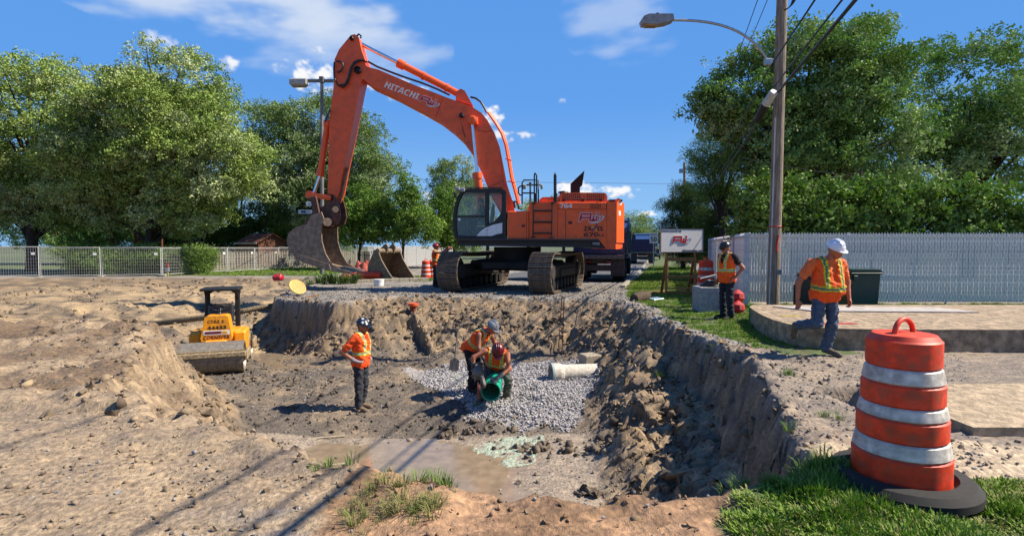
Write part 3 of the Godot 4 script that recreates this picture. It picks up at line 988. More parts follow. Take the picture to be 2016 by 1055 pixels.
	for q in [1050.5, 1087.5]:
		la.tube([xp(q, 400, 19.6), xp(q - 1.0, 466, 19.6)], 0.028, 6)
		la.box(xp(q - 1.0, 467, 19.62), Vector3(0.16, 0.05, 0.12), 0.01)
		la.box(xp(q + 1.0, 399, 19.66), Vector3(0.14, 0.05, 0.16), 0.01)
	part("ladder_rail", la, black, ex)
	for q in [414.5, 437, 459]:
		var st := MB.new()
		xbox(st, 1050, q - 1.4, 1087, q + 1.4, 19.58, 0.2, 0.01)
		part("ladder_step", st, black, ex)
	for hr in [[[1052, 398], [1052, 346], [1053, 341], [1055, 341], [1056.5, 346], [1056.5, 380]], [[1091.5, 398], [1091.5, 345], [1093, 340], [1094.5, 345], [1094.5, 398]], [[1028, 402], [1028, 360], [1031, 354.5], [1060, 354.5], [1060, 398]], [[1029, 380], [1052, 380]], [[1029, 384], [1024, 384], [1020.5, 380], [1020.5, 370], [1024, 366.5], [1030, 366.5]]]:
		var h := MB.new()
		var pts := []
		for q in hr: pts.append(xp(q[0], q[1], 19.72))
		h.tube(pts, 0.03, 6)
		part("guard_rail", h, black, ex)
	for q in [1054, 1094]:
		var h := MB.new()
		xbox(h, q - 1.5, 380, q + 3.5, 397, 19.75, 0.12, 0.01)
		part("rail_bracket", h, black, ex)
	# --- cab ---
	var cab := Node3D.new()
	cab.name = "cab"
	ex.add_child(cab)
	var glass := StandardMaterial3D.new()
	glass.resource_name = "cab_glass"
	glass.albedo_color = Color(0.55, 0.65, 0.62, 0.2)
	glass.roughness = 0.03
	glass.metallic_specular = 0.22
	glass.transparency = BaseMaterial3D.TRANSPARENCY_ALPHA
	for d in [19.8, 21.0]:
		var fr := MB.new()
		var pil := []
		for q in [[898, 468], [895.5, 450], [895, 430], [897.5, 410], [902, 394], [908, 382], [914, 376.5]]: pil.append(xp(q[0], q[1], d))
		fr.tube(pil, 0.075, 8)
		fr.bar(xp(959, 470, d), xp(959, 376, d), 0.15, 0.1, 0.02, Vector3.BACK)
		fr.bar(xp(992.5, 470, d), xp(992.5, 378, d), 0.17, 0.1, 0.02, Vector3.BACK)
		fr.bar(xp(896, 467.5, d), xp(998, 467.5, d), 0.13, 0.12, 0.02)
		fr.bar(xp(899, 426, d), xp(957, 426, d), 0.035, 0.06, 0.0)
		part("cab_frame", fr, black, cab)
		var lp := MB.new()
		lp.prism(Vector3(0, 0, -d - EX.z - 0.02), Vector3.RIGHT, Vector3.UP, xpoly([963, 441, 972, 437, 983, 424, 989, 414, 997, 414, 997, 470, 940, 468, 955, 452], d), 0.05)
		part("cab_panel", lp, black, cab)
		var gl := MB.new()
		gl.prism(Vector3(0, 0, -d - EX.z - 0.01), Vector3.RIGHT, Vector3.UP, xpoly([899, 464, 897, 430, 900, 408, 909, 386, 916, 379, 955, 379, 955, 464], d), 0.008)
		part("side_window", gl, glass, cab)
		var g2 := MB.new()
		g2.prism(Vector3(0, 0, -d - EX.z - 0.01), Vector3.RIGHT, Vector3.UP, xpoly([963, 441, 963, 380, 988, 380, 988, 414, 972, 437], d), 0.008)
		part("side_window", g2, glass, cab)
	var dl := MB.new()
	xprism(dl, [900, 464, 898, 428, 957, 427, 957, 464], 20.96, 0.03)
	part("added_dark_backing", dl, black, cab)  # black sheet added at the far side to shade the cab interior
	var rf := MB.new()
	xprism(rf, [908, 379, 913, 373.5, 920, 371, 985, 371, 994, 374, 997.5, 379], 19.74, 1.34)
	rf.tube([xp(912, 369.5, 19.7), xp(990, 369.5, 19.7)], 0.02, 6)
	part("cab_roof", rf, black, cab)
	var bk := MB.new()
	xbox(bk, 993, 412, 998, 470, 19.82, 1.16, 0.02)
	part("cab_back", bk, black, cab)
	var fl := MB.new()
	xbox(fl, 899, 462, 993, 470, 19.86, 1.1, 0.02)
	part("cab_floor", fl, black, cab)
	var sw2 := MB.new()
	sw2.prism(Vector3(0, 0, -19.76 - EX.z), Vector3.RIGHT, Vector3.UP, xpoly([937.5, 465, 946, 455, 956, 448, 972, 442, 989, 438.5, 988.5, 459, 978, 461, 967, 465], 19.76), 0.02)
	part("cab_swoosh", sw2, white, cab)
	var dc := MB.new()
	dc.prism(Vector3(0, 0, -19.77 - EX.z), Vector3.RIGHT, Vector3.UP, xpoly([900.5, 432, 904, 428.5, 907.5, 432, 904, 435.5], 19.77), 0.006)
	part("cab_decal", dc, white, cab)
	var seat_m := mat("seat_grey", Color(0.42, 0.50, 0.48), 0.8)
	var se := MB.new()
	se.prism(Vector3(0, 0, -20.4 - EX.z), Vector3.RIGHT, Vector3.UP, xpoly([965, 436, 967, 415, 970, 402, 974, 403, 975, 420, 972, 441], 20.4), 0.5)
	xbox(se, 940, 436, 972, 444, 20.15, 0.52, 0.03)
	part("driver_seat", se, seat_m, cab)
	var co := MB.new()
	xbox(co, 918, 436, 934, 451, 20.5, 0.4, 0.04)
	xbox(co, 936, 444, 966, 462, 20.1, 0.7, 0.04)
	part("console", co, mat("console_grey", Color(0.24, 0.27, 0.27), 0.7), cab)
	for q in [[901, 372, 0.09], [911, 374, 0.09]]:
		var wl := MB.new()
		wl.box(xp(q[0], q[1], 19.75), Vector3(0.17, 0.15, 0.2), 0.03)
		part("work_light", wl, mat("lamp_grey", Color(0.55, 0.56, 0.57), 0.35), cab)
	var mi := MB.new()
	mi.box(xp(896, 384, 19.7), Vector3(0.11, 0.22, 0.16), 0.03)
	mi.tube([xp(907, 378, 19.78), xp(899, 374, 19.7), xp(896, 380, 19.7)], 0.018, 6)
	mi.tube([xp(893, 392, 19.6), xp(887.5, 425, 19.6), xp(886, 450, 19.6)], 0.014, 6)
	part("mirror", mi, black, cab)
	# --- boom ---
	var bm := MB.new()
	xprism(bm, [697, 140, 699, 131, 706, 126, 716, 123, 722, 131, 733, 134, 745, 137, 780, 152, 820, 169, 860, 184, 880, 192, 905, 201, 930, 211, 948, 222, 960, 237, 974, 263, 984, 290, 992, 330, 998, 362, 1012, 405, 1014, 424, 1004, 432, 990, 428, 968, 388, 958, 364, 948, 338, 938, 318, 928, 299, 912, 277, 892, 258, 866, 238, 838, 222, 808, 206, 780, 191, 752, 178, 730, 168, 716, 157, 706, 150, 700, 147], 20.9, 0.8)
	part("boom", bm, boom_orange, ex)
	var plm := mat("weld_orange", Color(0.72, 0.21, 0.06), 0.5)
	var bw := MB.new()
	for e in [[[958, 370], [990, 356]], [[984, 300], [993, 366]], [[858, 229], [872, 193]]]:
		bw.bar(xp(e[0][0], e[0][1], 20.893), xp(e[1][0], e[1][1], 20.893), 0.02, 0.02, 0.0)
	part("boom_weld", bw, plm, ex).set_meta("kind", "stuff")
	for z in [20.75, 21.82]:
		var cy := MB.new()
		cy.tube([xp(951, 442, z), xp(939.6, 340, z)], 0.145, 16)
		cy.tube([xp(940.6, 352, z), xp(939.4, 340, z)], 0.185, 16)
		part("lift_cylinder", cy, orange, ex)
		var rd := MB.new()
		rd.tube([xp(939.6, 342, z), xp(929.5, 243, z)], 0.062, 14)
		part("lift_rod", rd, chrome, ex)
		var bo := MB.new()
		bo.lathe(xp(930, 237, z) + Vector3(0, 0, -0.13), Vector3.BACK, [Vector2(0, 0), Vector2(0.17, 0), Vector2(0.17, 0.27), Vector2(0.1, 0.3), Vector2(0, 0.3)], 20)
		bo.box(xp(935, 238, z) + Vector3(0, 0, -0.05), Vector3(0.22, 0.3, 0.2), 0.03)
		part("lift_pin", bo, orange, ex)
	var lampb := MB.new()
	lampb.lathe(xp(908.5, 227.5, 20.8), Vector3(-0.6, 0.3, 0.8), [Vector2(0, -0.08), Vector2(0.08, -0.06), Vector2(0.1, 0.06), Vector2(0, 0.06)], 14)
	part("boom_light", lampb, black, ex)
	var cab2 := MB.new()
	cab2.tube([xp(908, 235, 20.87), xp(911, 255, 20.87), xp(917, 275, 20.87), xp(925, 291, 20.87)], 0.012, 5)
	cab2.tube([xp(942, 255, 20.87), xp(955, 259, 20.87), xp(970, 256, 20.87)], 0.014, 5)
	part("boom_cable", cab2, mat("cable_rust", Color(0.35, 0.12, 0.06), 0.6), ex)
	# arm cylinder above the boom
	var ac := MB.new()
	ac.tube([xp(786, 125, 21.3), xp(907, 187, 21.3)], 0.135, 16)
	ac.tube([xp(783, 123.5, 21.3), xp(795, 130, 21.3)], 0.175, 16)
	ac.tube([xp(832, 149, 21.3), xp(835, 150.5, 21.3)], 0.165, 12)
	ac.tube([xp(878, 172, 21.3), xp(881, 173.5, 21.3)], 0.165, 12)
	part("arm_cylinder", ac, orange, ex)
	var ar := MB.new()
	ar.tube([xp(707, 85, 21.3), xp(788, 126, 21.3)], 0.072, 14)
	part("arm_rod", ar, chrome, ex)
	var lug := MB.new()
	lug.prism(Vector3(0, 0, -21.3 - EX.z), Vector3.RIGHT, Vector3.UP, xpoly([898, 200, 899, 184, 908, 178, 916, 182, 932, 211], 21.3), 0.5)
	part("boom_lug", lug, boom_orange, ex)
	# hydraulic lines along the boom's back
	for k in 5:
		var hl := MB.new()
		var z := 20.98 + k * 0.17
		var pts := []
		for q in [[1017, 402], [1009, 372], [1003, 350], [998, 320], [992, 287], [984, 263], [970, 240], [957, 222]]: pts.append(xp(q[0] + 3.0 + k * 0.8, q[1] - 1.0, z))
		hl.tube(pts, 0.045, 7)
		part("hydraulic_line", hl, orange, ex)
	for q in [[1000, 313], [1006, 357]]:
		var cl := MB.new()
		cl.bar(xp(q[0] - 5, q[1] - 1, 20.86), xp(q[0] + 7, q[1] + 3, 20.86), 0.07, 0.05, 0.01)
		part("line_clamp", cl, orange, ex)
	for pth in [[[926, 191], [936, 193], [946, 200], [953, 211], [958, 222]], [[724, 121], [742, 131], [775, 144], [800, 153], [830, 163], [860, 175], [885, 187]], [[1008, 404], [1014, 396], [1020, 402], [1022, 412]], [[1003, 404], [1006, 394], [1012, 398], [1013, 410]]]:
		var h := MB.new()
		var pts := []
		for q in pth: pts.append(xp(q[0], q[1], 21.1))
		h.tube(pts, 0.04, 7)
		part("hose", h, rubber, ex)
	# --- arm ---
	var am := MB.new()
	xprism(am, [645, 350, 648, 232, 657, 164, 658, 117, 667, 97, 690, 69, 698, 67, 706, 74, 711, 98, 719, 120, 720, 132, 714, 150, 709, 168, 692, 255, 675, 334, 667, 378, 660, 396, 650, 399, 644, 391], 20.92, 0.76)
	part("arm", am, boom_orange, ex)
	for q in [[703.5, 138, 0.14, 20.85], [649.5, 389.5, 0.13, 20.88], [692, 76, 0.08, 20.9]]:
		var pn := MB.new()
		pn.lathe(xp(q[0], q[1], q[3]), Vector3.BACK, [Vector2(q[2], -0.1), Vector2(q[2], 0.06), Vector2(q[2] * 0.7, 0.09), Vector2(q[2] * 0.6, 0.03), Vector2(0, 0.03)], 20)
		part("pivot_pin", pn, mat("pin_dark", Color(0.14, 0.1, 0.09), 0.5, 0.4), ex)
	for pth in [[[722, 122], [712, 119], [700, 122], [693, 131], [689, 146], [684, 163], [675, 172], [665, 168], [658, 155], [657, 138], [658, 122]], [[662, 121], [669, 120.5], [674, 125], [675, 132], [671, 139], [664, 143]], [[718, 120], [706, 118], [697, 122], [690, 134], [686, 152], [679, 166], [668, 168]], [[702, 71], [706, 67], [711, 71], [709, 75]], [[650, 216], [644, 228], [640, 240]]]:
		var h := MB.new()
		var pts := []
		for q in pth: pts.append(xp(q[0], q[1], 20.8))
		h.tube(pts, 0.035, 7)
		part("hose", h, rubber, ex)
	# bucket cylinder and linkage
	var bc := MB.new()
	bc.tube([xp(644, 246, 21.3), xp(629.5, 345, 21.3)], 0.12, 14)
	bc.tube([xp(631.5, 334, 21.3), xp(629, 347, 21.3)], 0.155, 14)
	bc.box(xp(645, 244, 21.3), Vector3(0.25, 0.25, 0.4), 0.04)
	part("bucket_cylinder", bc, orange, ex)
	var br := MB.new()
	br.tube([xp(630, 343, 21.3), xp(616, 384, 21.3)], 0.065, 12)
	part("bucket_rod", br, chrome, ex)
	for z in [20.8, 21.75]:
		var lk := MB.new()
		lk.bar(xp(608, 383, z), xp(651, 390, z), 0.08, 0.2, 0.03, Vector3.BACK.cross(Vector3(1, -0.16, 0)))
		lk.lathe(xp(609, 383, z) + Vector3(0, 0, -0.05), Vector3.BACK, [Vector2(0, 0), Vector2(0.15, 0), Vector2(0.15, 0.1), Vector2(0, 0.1)], 14)
		part("idler_link", lk, orange, ex)
		var l2 := MB.new()
		l2.bar(xp(616, 386, z - 0.1), xp(624, 424, z - 0.1), 0.26, 0.1, 0.03, Vector3.BACK)
		part("bucket_link", l2, mat("link_dark", Color(0.40, 0.24, 0.17), 0.6, 0.0, 0.55), ex)
	# lines clamped down the inner face of the arm
	for k in 4:
		var h := MB.new()
		h.tube([xp(684, 330, 21.05 + k * 0.12), xp(675, 365, 21.05 + k * 0.12), xp(667, 408, 21.05 + k * 0.12)], 0.03, 6)
		part("arm_line", h, steel, ex)
	# --- bucket on the arm ---
	var bucket := Node3D.new()
	bucket.name = "bucket"
	ex.add_child(bucket)
	var bst := mat("bucket_steel", Color(0.57, 0.485, 0.40), 0.65, 0.0, 0.7, 1.6, 0.0)
	var side_px := [611, 424, 632, 417, 637, 430, 632, 448, 633, 475, 640, 499, 653, 521, 681, 536, 652, 534, 626, 527, 594, 516, 577, 504, 567, 487, 563.5, 472, 568, 458, 582, 447, 603, 441]
	for d in [20.4, 22.28]:
		var sp := MB.new()
		var pp := PackedVector2Array()
		for i in range(0, side_px.size(), 2):
			var p := at(side_px[i], side_px[i + 1], 20.4) - EX
			pp.append(Vector2(p.x, p.y))
		sp.prism(Vector3(0, 0, -d - EX.z - 0.03), Vector3.RIGHT, Vector3.UP, pp, 0.07)
		part("side_plate", sp, bst, bucket)
	var shell := MB.new()
	shell.sheet(xpoly([634, 441, 618, 443, 603, 443.5, 582, 448, 569, 459, 565, 472, 568, 486, 578, 503, 595, 514.5, 626, 525.5, 652, 532, 672, 535], 20.4), -20.42 - EX.z, -22.28 - EX.z, 0.05)
	part("bucket_shell", shell, bst, bucket)
	var wear := MB.new()
	wear.prism(Vector3(0, 0, -20.37 - EX.z), Vector3.RIGHT, Vector3.UP, xpoly([566, 490, 574, 482, 590, 500, 622, 512, 648, 520, 652, 532, 626, 526, 594, 515, 577, 503], 20.4), 0.05)
	part("wear_plate", wear, bst, bucket)
	for z in [20.9, 21.68]:
		var ear := MB.new()
		ear.prism(Vector3(0, 0, -z - EX.z), Vector3.RIGHT, Vector3.UP, xpoly([598, 444, 606, 430, 618, 414, 640, 404, 648, 383, 656, 383, 664, 394, 668, 408, 670, 425, 666, 440, 650, 446, 632, 449], 20.9), 0.1)
		part("hinge_ear", ear, mat("link_dark", Color.GRAY), bucket)
	var tb2 := MB.new()
	tb2.tube([xp(644, 437, 20.4), xp(644, 437, 22.3)], 0.16, 16)
	tb2.tube([xp(660, 412, 20.6), xp(660, 412, 22.0)], 0.12, 14)
	part("torque_tube", tb2, bst, bucket)
	for k in 6:
		var tt := MB.new()
		var z := 20.5 + k * 0.34
		tt.prism(Vector3(0, 0, -z - EX.z), Vector3.RIGHT, Vector3.UP, xpoly([652, 527, 676, 531, 693, 537, 676, 537.5, 654, 534], 20.4), 0.2)
		part("tooth", tt, mat("tooth_steel", Color(0.52, 0.46, 0.38), 0.5, 0.4, 0.6), bucket)
	# --- lettering ---
	var cu := (xp(820, 195.4, 20.88) - xp(755, 171, 20.88)).normalized()
	var cv := Vector3(-cu.y, cu.x, 0)
	word(ex, "lettering", "HITACHI", xp(755.5, 171.5, 20.89), cu, (cv + cu * 0.12).normalized(), 1.36, 0.235, white)
	logo(ex, xp(824, 199.5, 20.89), cu, (cv + cu * 0.1).normalized(), 0.80)
	logo(ex, xp(1140, 437, 19.73), Vector3.RIGHT, Vector3.UP, 0.95)
	word(ex, "lettering", "764", xp(1102, 409.5, 19.72), Vector3.RIGHT, Vector3.UP, 0.46, 0.165, white)
	word(ex, "lettering", "764", Vector3(3.70, 3.22 - EX.y, 1.86), Vector3(0.42, 0, -0.72).normalized(), Vector3.UP, 0.36, 0.15, white)
	var wp := MB.new()
	wp.box(Vector3(3.78, 2.93 - EX.y, 1.70), Vector3(0.22, 0.17, 0.012), 0.0, Basis(Vector3.UP, 1.044))
	part("warning_label", wp, white, ex)
	var ink := mat("decal_black", Color(0.05, 0.05, 0.055), 0.5)
	word(ex, "lettering", "ZA", xp(1150, 454.5, 19.725), Vector3.RIGHT, Vector3.UP, 0.28, 0.165, ink)
	word(ex, "lettering", "IS", xp(1176, 454.5, 19.725), Vector3.RIGHT, Vector3.UP, 0.21, 0.165, ink)
	var xm := MB.new()
	stroke(xm, xp(1165.5, 454.5, 19.725), Vector3.RIGHT * 0.19, Vector3.UP * 0.19, [0.05, 0.95, 0.95, -0.02], 0.14, 0.012)
	part("lettering", xm, mat("decal_yellow", Color(0.9, 0.65, 0.05), 0.5), ex)
	var xm2 := MB.new()
	stroke(xm2, xp(1165.5, 454.5, 19.715), Vector3.RIGHT * 0.19, Vector3.UP * 0.19, [0.05, 0.0, 0.98, 1.05], 0.12, 0.012)
	part("lettering", xm2, mat("decal_purple", Color(0.2, 0.1, 0.5), 0.5), ex)
	word(ex, "lettering", "670", xp(1149.5, 465.5, 19.725), Vector3.RIGHT, Vector3.UP, 0.54, 0.14, ink)
	word(ex, "lettering", "LC", xp(1180, 465.5, 19.725), Vector3.RIGHT, Vector3.UP, 0.2, 0.09, ink)

# ---------- bodies: tapered bones joined smoothly and meshed as surface nets ----------
# bones: [a, b, ra, rb]; cuts: planes [point, normal] removing what lies on the normal's side; holes: bones taken away
var n_cloth := noise(77, 1.0, 2)
func skin_field(bones: Array, cell: float, k: float, cuts: Array, holes: Array, mb: MB, colour: Dictionary, crease := 0.0):
	var lo := Vector3.INF
	var hi := -Vector3.INF
	for b in bones:
		var r := Vector3.ONE * (maxf(b[2], b[3]) + 2.0 * k + cell * 2.0)
		lo = lo.min(b[0] - r).min(b[1] - r)
		hi = hi.max(b[0] + r).max(b[1] + r)
	var nx := int((hi.x - lo.x) / cell) + 2
	var ny := int((hi.y - lo.y) / cell) + 2
	var nz := int((hi.z - lo.z) / cell) + 2
	var nxy := nx * ny
	var acc := PackedFloat32Array()
	acc.resize(nxy * nz)
	var ik := 1.0 / k
	for b in bones:
		var a: Vector3 = b[0]
		var ba: Vector3 = b[1] - a
		var ra: float = b[2]
		var dr: float = b[3] - ra
		var il := 1.0 / maxf(ba.length_squared(), 1e-8)
		var reach := Vector3.ONE * (maxf(b[2], b[3]) + 2.0 * k + cell)
		var l := ((a.min(b[1]) - reach - lo) / cell).floor()
		var h := ((a.max(b[1]) + reach - lo) / cell).ceil()
		for z in range(maxi(int(l.z), 0), mini(int(h.z), nz - 1) + 1):
			for y in range(maxi(int(l.y), 0), mini(int(h.y), ny - 1) + 1):
				var row := z * nxy + y * nx
				for x in range(maxi(int(l.x), 0), mini(int(h.x), nx - 1) + 1):
					var pa := lo + Vector3(x, y, z) * cell - a
					var t := clampf(pa.dot(ba) * il, 0.0, 1.0)
					var d := (pa - ba * t).length() - ra - dr * t
					if d < 3.0 * k + cell: acc[row + x] += exp(-d * ik)
	var band := PackedInt32Array()
	for i in acc.size():
		var s := acc[i]
		var f := 1.0
		if s > 0.0:
			f = -k * log(s)
			if f < cell * 2.0:
				if cuts.size() + holes.size() > 0:
					var p := lo + Vector3(i % nx, (i / nx) % ny, i / nxy) * cell
					for c in cuts: f = maxf(f, (p - c[0]).dot(c[1]))
					for b in holes:
						var ba: Vector3 = b[1] - b[0]
						var t := clampf((p - b[0]).dot(ba) / maxf(ba.length_squared(), 1e-8), 0.0, 1.0)
						f = maxf(f, lerpf(b[2], b[3], t) - (p - b[0] - ba * t).length())
				if absf(f) < cell * 2.2: band.append(i)
		acc[i] = f
	var vid := {}
	var vp := PackedVector3Array()
	var offs := [0, 1, nx, nx + 1, nxy, nxy + 1, nxy + nx, nxy + nx + 1]
	var corner := [Vector3(0, 0, 0), Vector3(1, 0, 0), Vector3(0, 1, 0), Vector3(1, 1, 0), Vector3(0, 0, 1), Vector3(1, 0, 1), Vector3(0, 1, 1), Vector3(1, 1, 1)]
	var edges := [[0, 1], [2, 3], [4, 5], [6, 7], [0, 2], [1, 3], [4, 6], [5, 7], [0, 4], [1, 5], [2, 6], [3, 7]]
	var total := acc.size()
	var cells := {}
	for i in band:
		for o in offs:
			if i - o >= 0: cells[i - o] = true
	for i in cells:
		if i + nxy + nx + 1 >= total: continue
		var mask := 0
		for q in 8:
			if acc[i + offs[q]] < 0.0: mask |= 1 << q
		if mask == 0 or mask == 255: continue
		var sum := Vector3.ZERO
		var cnt := 0
		for e in edges:
			var fa := acc[i + offs[e[0]]]
			var fb := acc[i + offs[e[1]]]
			if (fa < 0.0) != (fb < 0.0):
				sum += corner[e[0]].lerp(corner[e[1]], fa / (fa - fb))
				cnt += 1
		vid[i] = vp.size()
		vp.append(lo + (Vector3(i % nx, (i / nx) % ny, i / nxy) + sum / cnt) * cell)
	var quads := []
	for i in vid:
		for ax in 3:
			var st: int = [1, nx, nxy][ax]
			var u: int = [nx, nxy, 1][ax]
			var w: int = [nxy, 1, nx][ax]
			if i + st >= total: continue
			var a := acc[i] < 0.0
			if a == (acc[i + st] < 0.0): continue
			if not (vid.has(i - u) and vid.has(i - w) and vid.has(i - u - w)): continue
			if a: quads.append([vid[i], vid[i - w], vid[i - u - w], vid[i - u]])
			else: quads.append([vid[i], vid[i - u], vid[i - u - w], vid[i - w]])
	var nr := PackedVector3Array()
	nr.resize(vp.size())
	for q in quads:
		var n := (vp[q[2]] - vp[q[0]]).cross(vp[q[1]] - vp[q[3]])
		for j in q: nr[j] += n
	for j in nr.size(): nr[j] = nr[j].normalized()
	if crease > 0.0:
		for j in vp.size():
			var w := vp[j]
			vp[j] += nr[j] * crease * (n_cloth.get_noise_3d(w.x * 6.0, w.y * 13.0 + w.x * 5.0, w.z * 6.0) - 0.1)
		nr.fill(Vector3.ZERO)
		for q in quads:
			var n2 := (vp[q[2]] - vp[q[0]]).cross(vp[q[1]] - vp[q[3]])
			for j in q: nr[j] += n2
		for j in nr.size(): nr[j] = nr[j].normalized()
	var cs := []
	if not colour.is_empty():
		mb.use_c = true
		for p in vp: cs.append(paint_at(colour, p))
	for q in quads:
		for j in [q[0], q[1], q[2], q[0], q[2], q[3]]:
			if cs.size() > 0: mb.col = cs[j]
			mb.vert(vp[j], nr[j])

func paint_at(k: Dictionary, p: Vector3) -> Color:
	if k.has("plain"): return k.plain
	if k.has("head"):
		var q: Vector3 = p - k.head
		var skin: Color = k.skin
		if q.dot(k.f) < 0.005 and q.dot(k.hu) > -0.045 and absf(q.dot(k.hs)) < 0.088: return k.hair
		if absf(q.dot(k.hu) + 0.058) < 0.006 and q.dot(k.f) > 0.07 and absf(q.dot(k.hs)) < 0.024: return Color(skin.r * 0.6, skin.g * 0.4, skin.b * 0.4)
		return skin
	var o: Vector3 = p - k.pel
	var t: float = o.dot(k.up)
	var v: float = absf(t - k.band)
	if v < 0.036: return k.silver if v < 0.019 else k.lime
	if t > k.band:
		var w: float = absf(absf(o.dot(k.lat)) - k.strap)
		if w < 0.034: return k.silver if w < 0.017 else k.lime
	return k.vest

func fat(bones: Array, by: float) -> Array:
	var o := []
	for b in bones: o.append([b[0], b[1], b[2] + by, b[3] + by])
	return o

func lin(c: Color) -> Color: return c.srgb_to_linear()

# standing pose, facing +z; left is +x. Joints by name.
func stance() -> Dictionary:
	return {"pelvis": P3(0, 0.95, 0), "neck": P3(0, 1.52, 0.0), "head": P3(0, 1.66, 0.03), "face": P3(0, -0.05, 1), "side": P3(1, 0, 0),
		"sl": P3(0.19, 1.45, 0), "sr": P3(-0.19, 1.45, 0), "el": P3(0.27, 1.17, -0.03), "er": P3(-0.27, 1.17, -0.03), "wl": P3(0.28, 0.92, 0.05), "wr": P3(-0.28, 0.92, 0.05),
		"hl": P3(0.095, 0.93, 0), "hr": P3(-0.095, 0.93, 0), "kl": P3(0.11, 0.5, 0.02), "kr": P3(-0.11, 0.5, 0.02), "al": P3(0.12, 0.09, -0.02), "ar": P3(-0.12, 0.09, -0.02), "tl": P3(0.14, 0.035, 0.17), "tr": P3(-0.14, 0.035, 0.17),
		"fl": P3(0, -1, 0.2), "fr": P3(0, -1, 0.2)}

func hand_bones(w: Vector3, dir: Vector3, thumb: Vector3, curl: float) -> Array:
	dir = dir.normalized()
	thumb = (thumb - dir * thumb.dot(dir)).normalized()
	var nrm := dir.cross(thumb).normalized()
	var o := [[w, w + dir * 0.08 + thumb * 0.022, 0.026, 0.022], [w, w + dir * 0.08 - thumb * 0.022, 0.026, 0.02]]
	var ln := [0.062, 0.075, 0.07, 0.055]
	for i in 4:
		var root := w + dir * 0.085 + thumb * (0.033 - 0.022 * i)
		var m: Vector3 = root + (dir * cos(curl * 0.6) + nrm * sin(curl * 0.6)) * ln[i] * 0.55
		var t: Vector3 = m + (dir * cos(curl * 1.7) + nrm * sin(curl * 1.7)) * ln[i] * 0.5
		o.append([root, m, 0.0105, 0.010])
		o.append([m, t, 0.010, 0.008])
	var tr := w + dir * 0.025 + thumb * 0.03
	var tm := tr + (thumb * 0.75 + dir * 0.6).normalized() * 0.04
	o.append([tr, tm, 0.014, 0.012])
	o.append([tm, tm + (dir + thumb * 0.25 + nrm * 0.4).normalized() * 0.035, 0.011, 0.009])
	return o

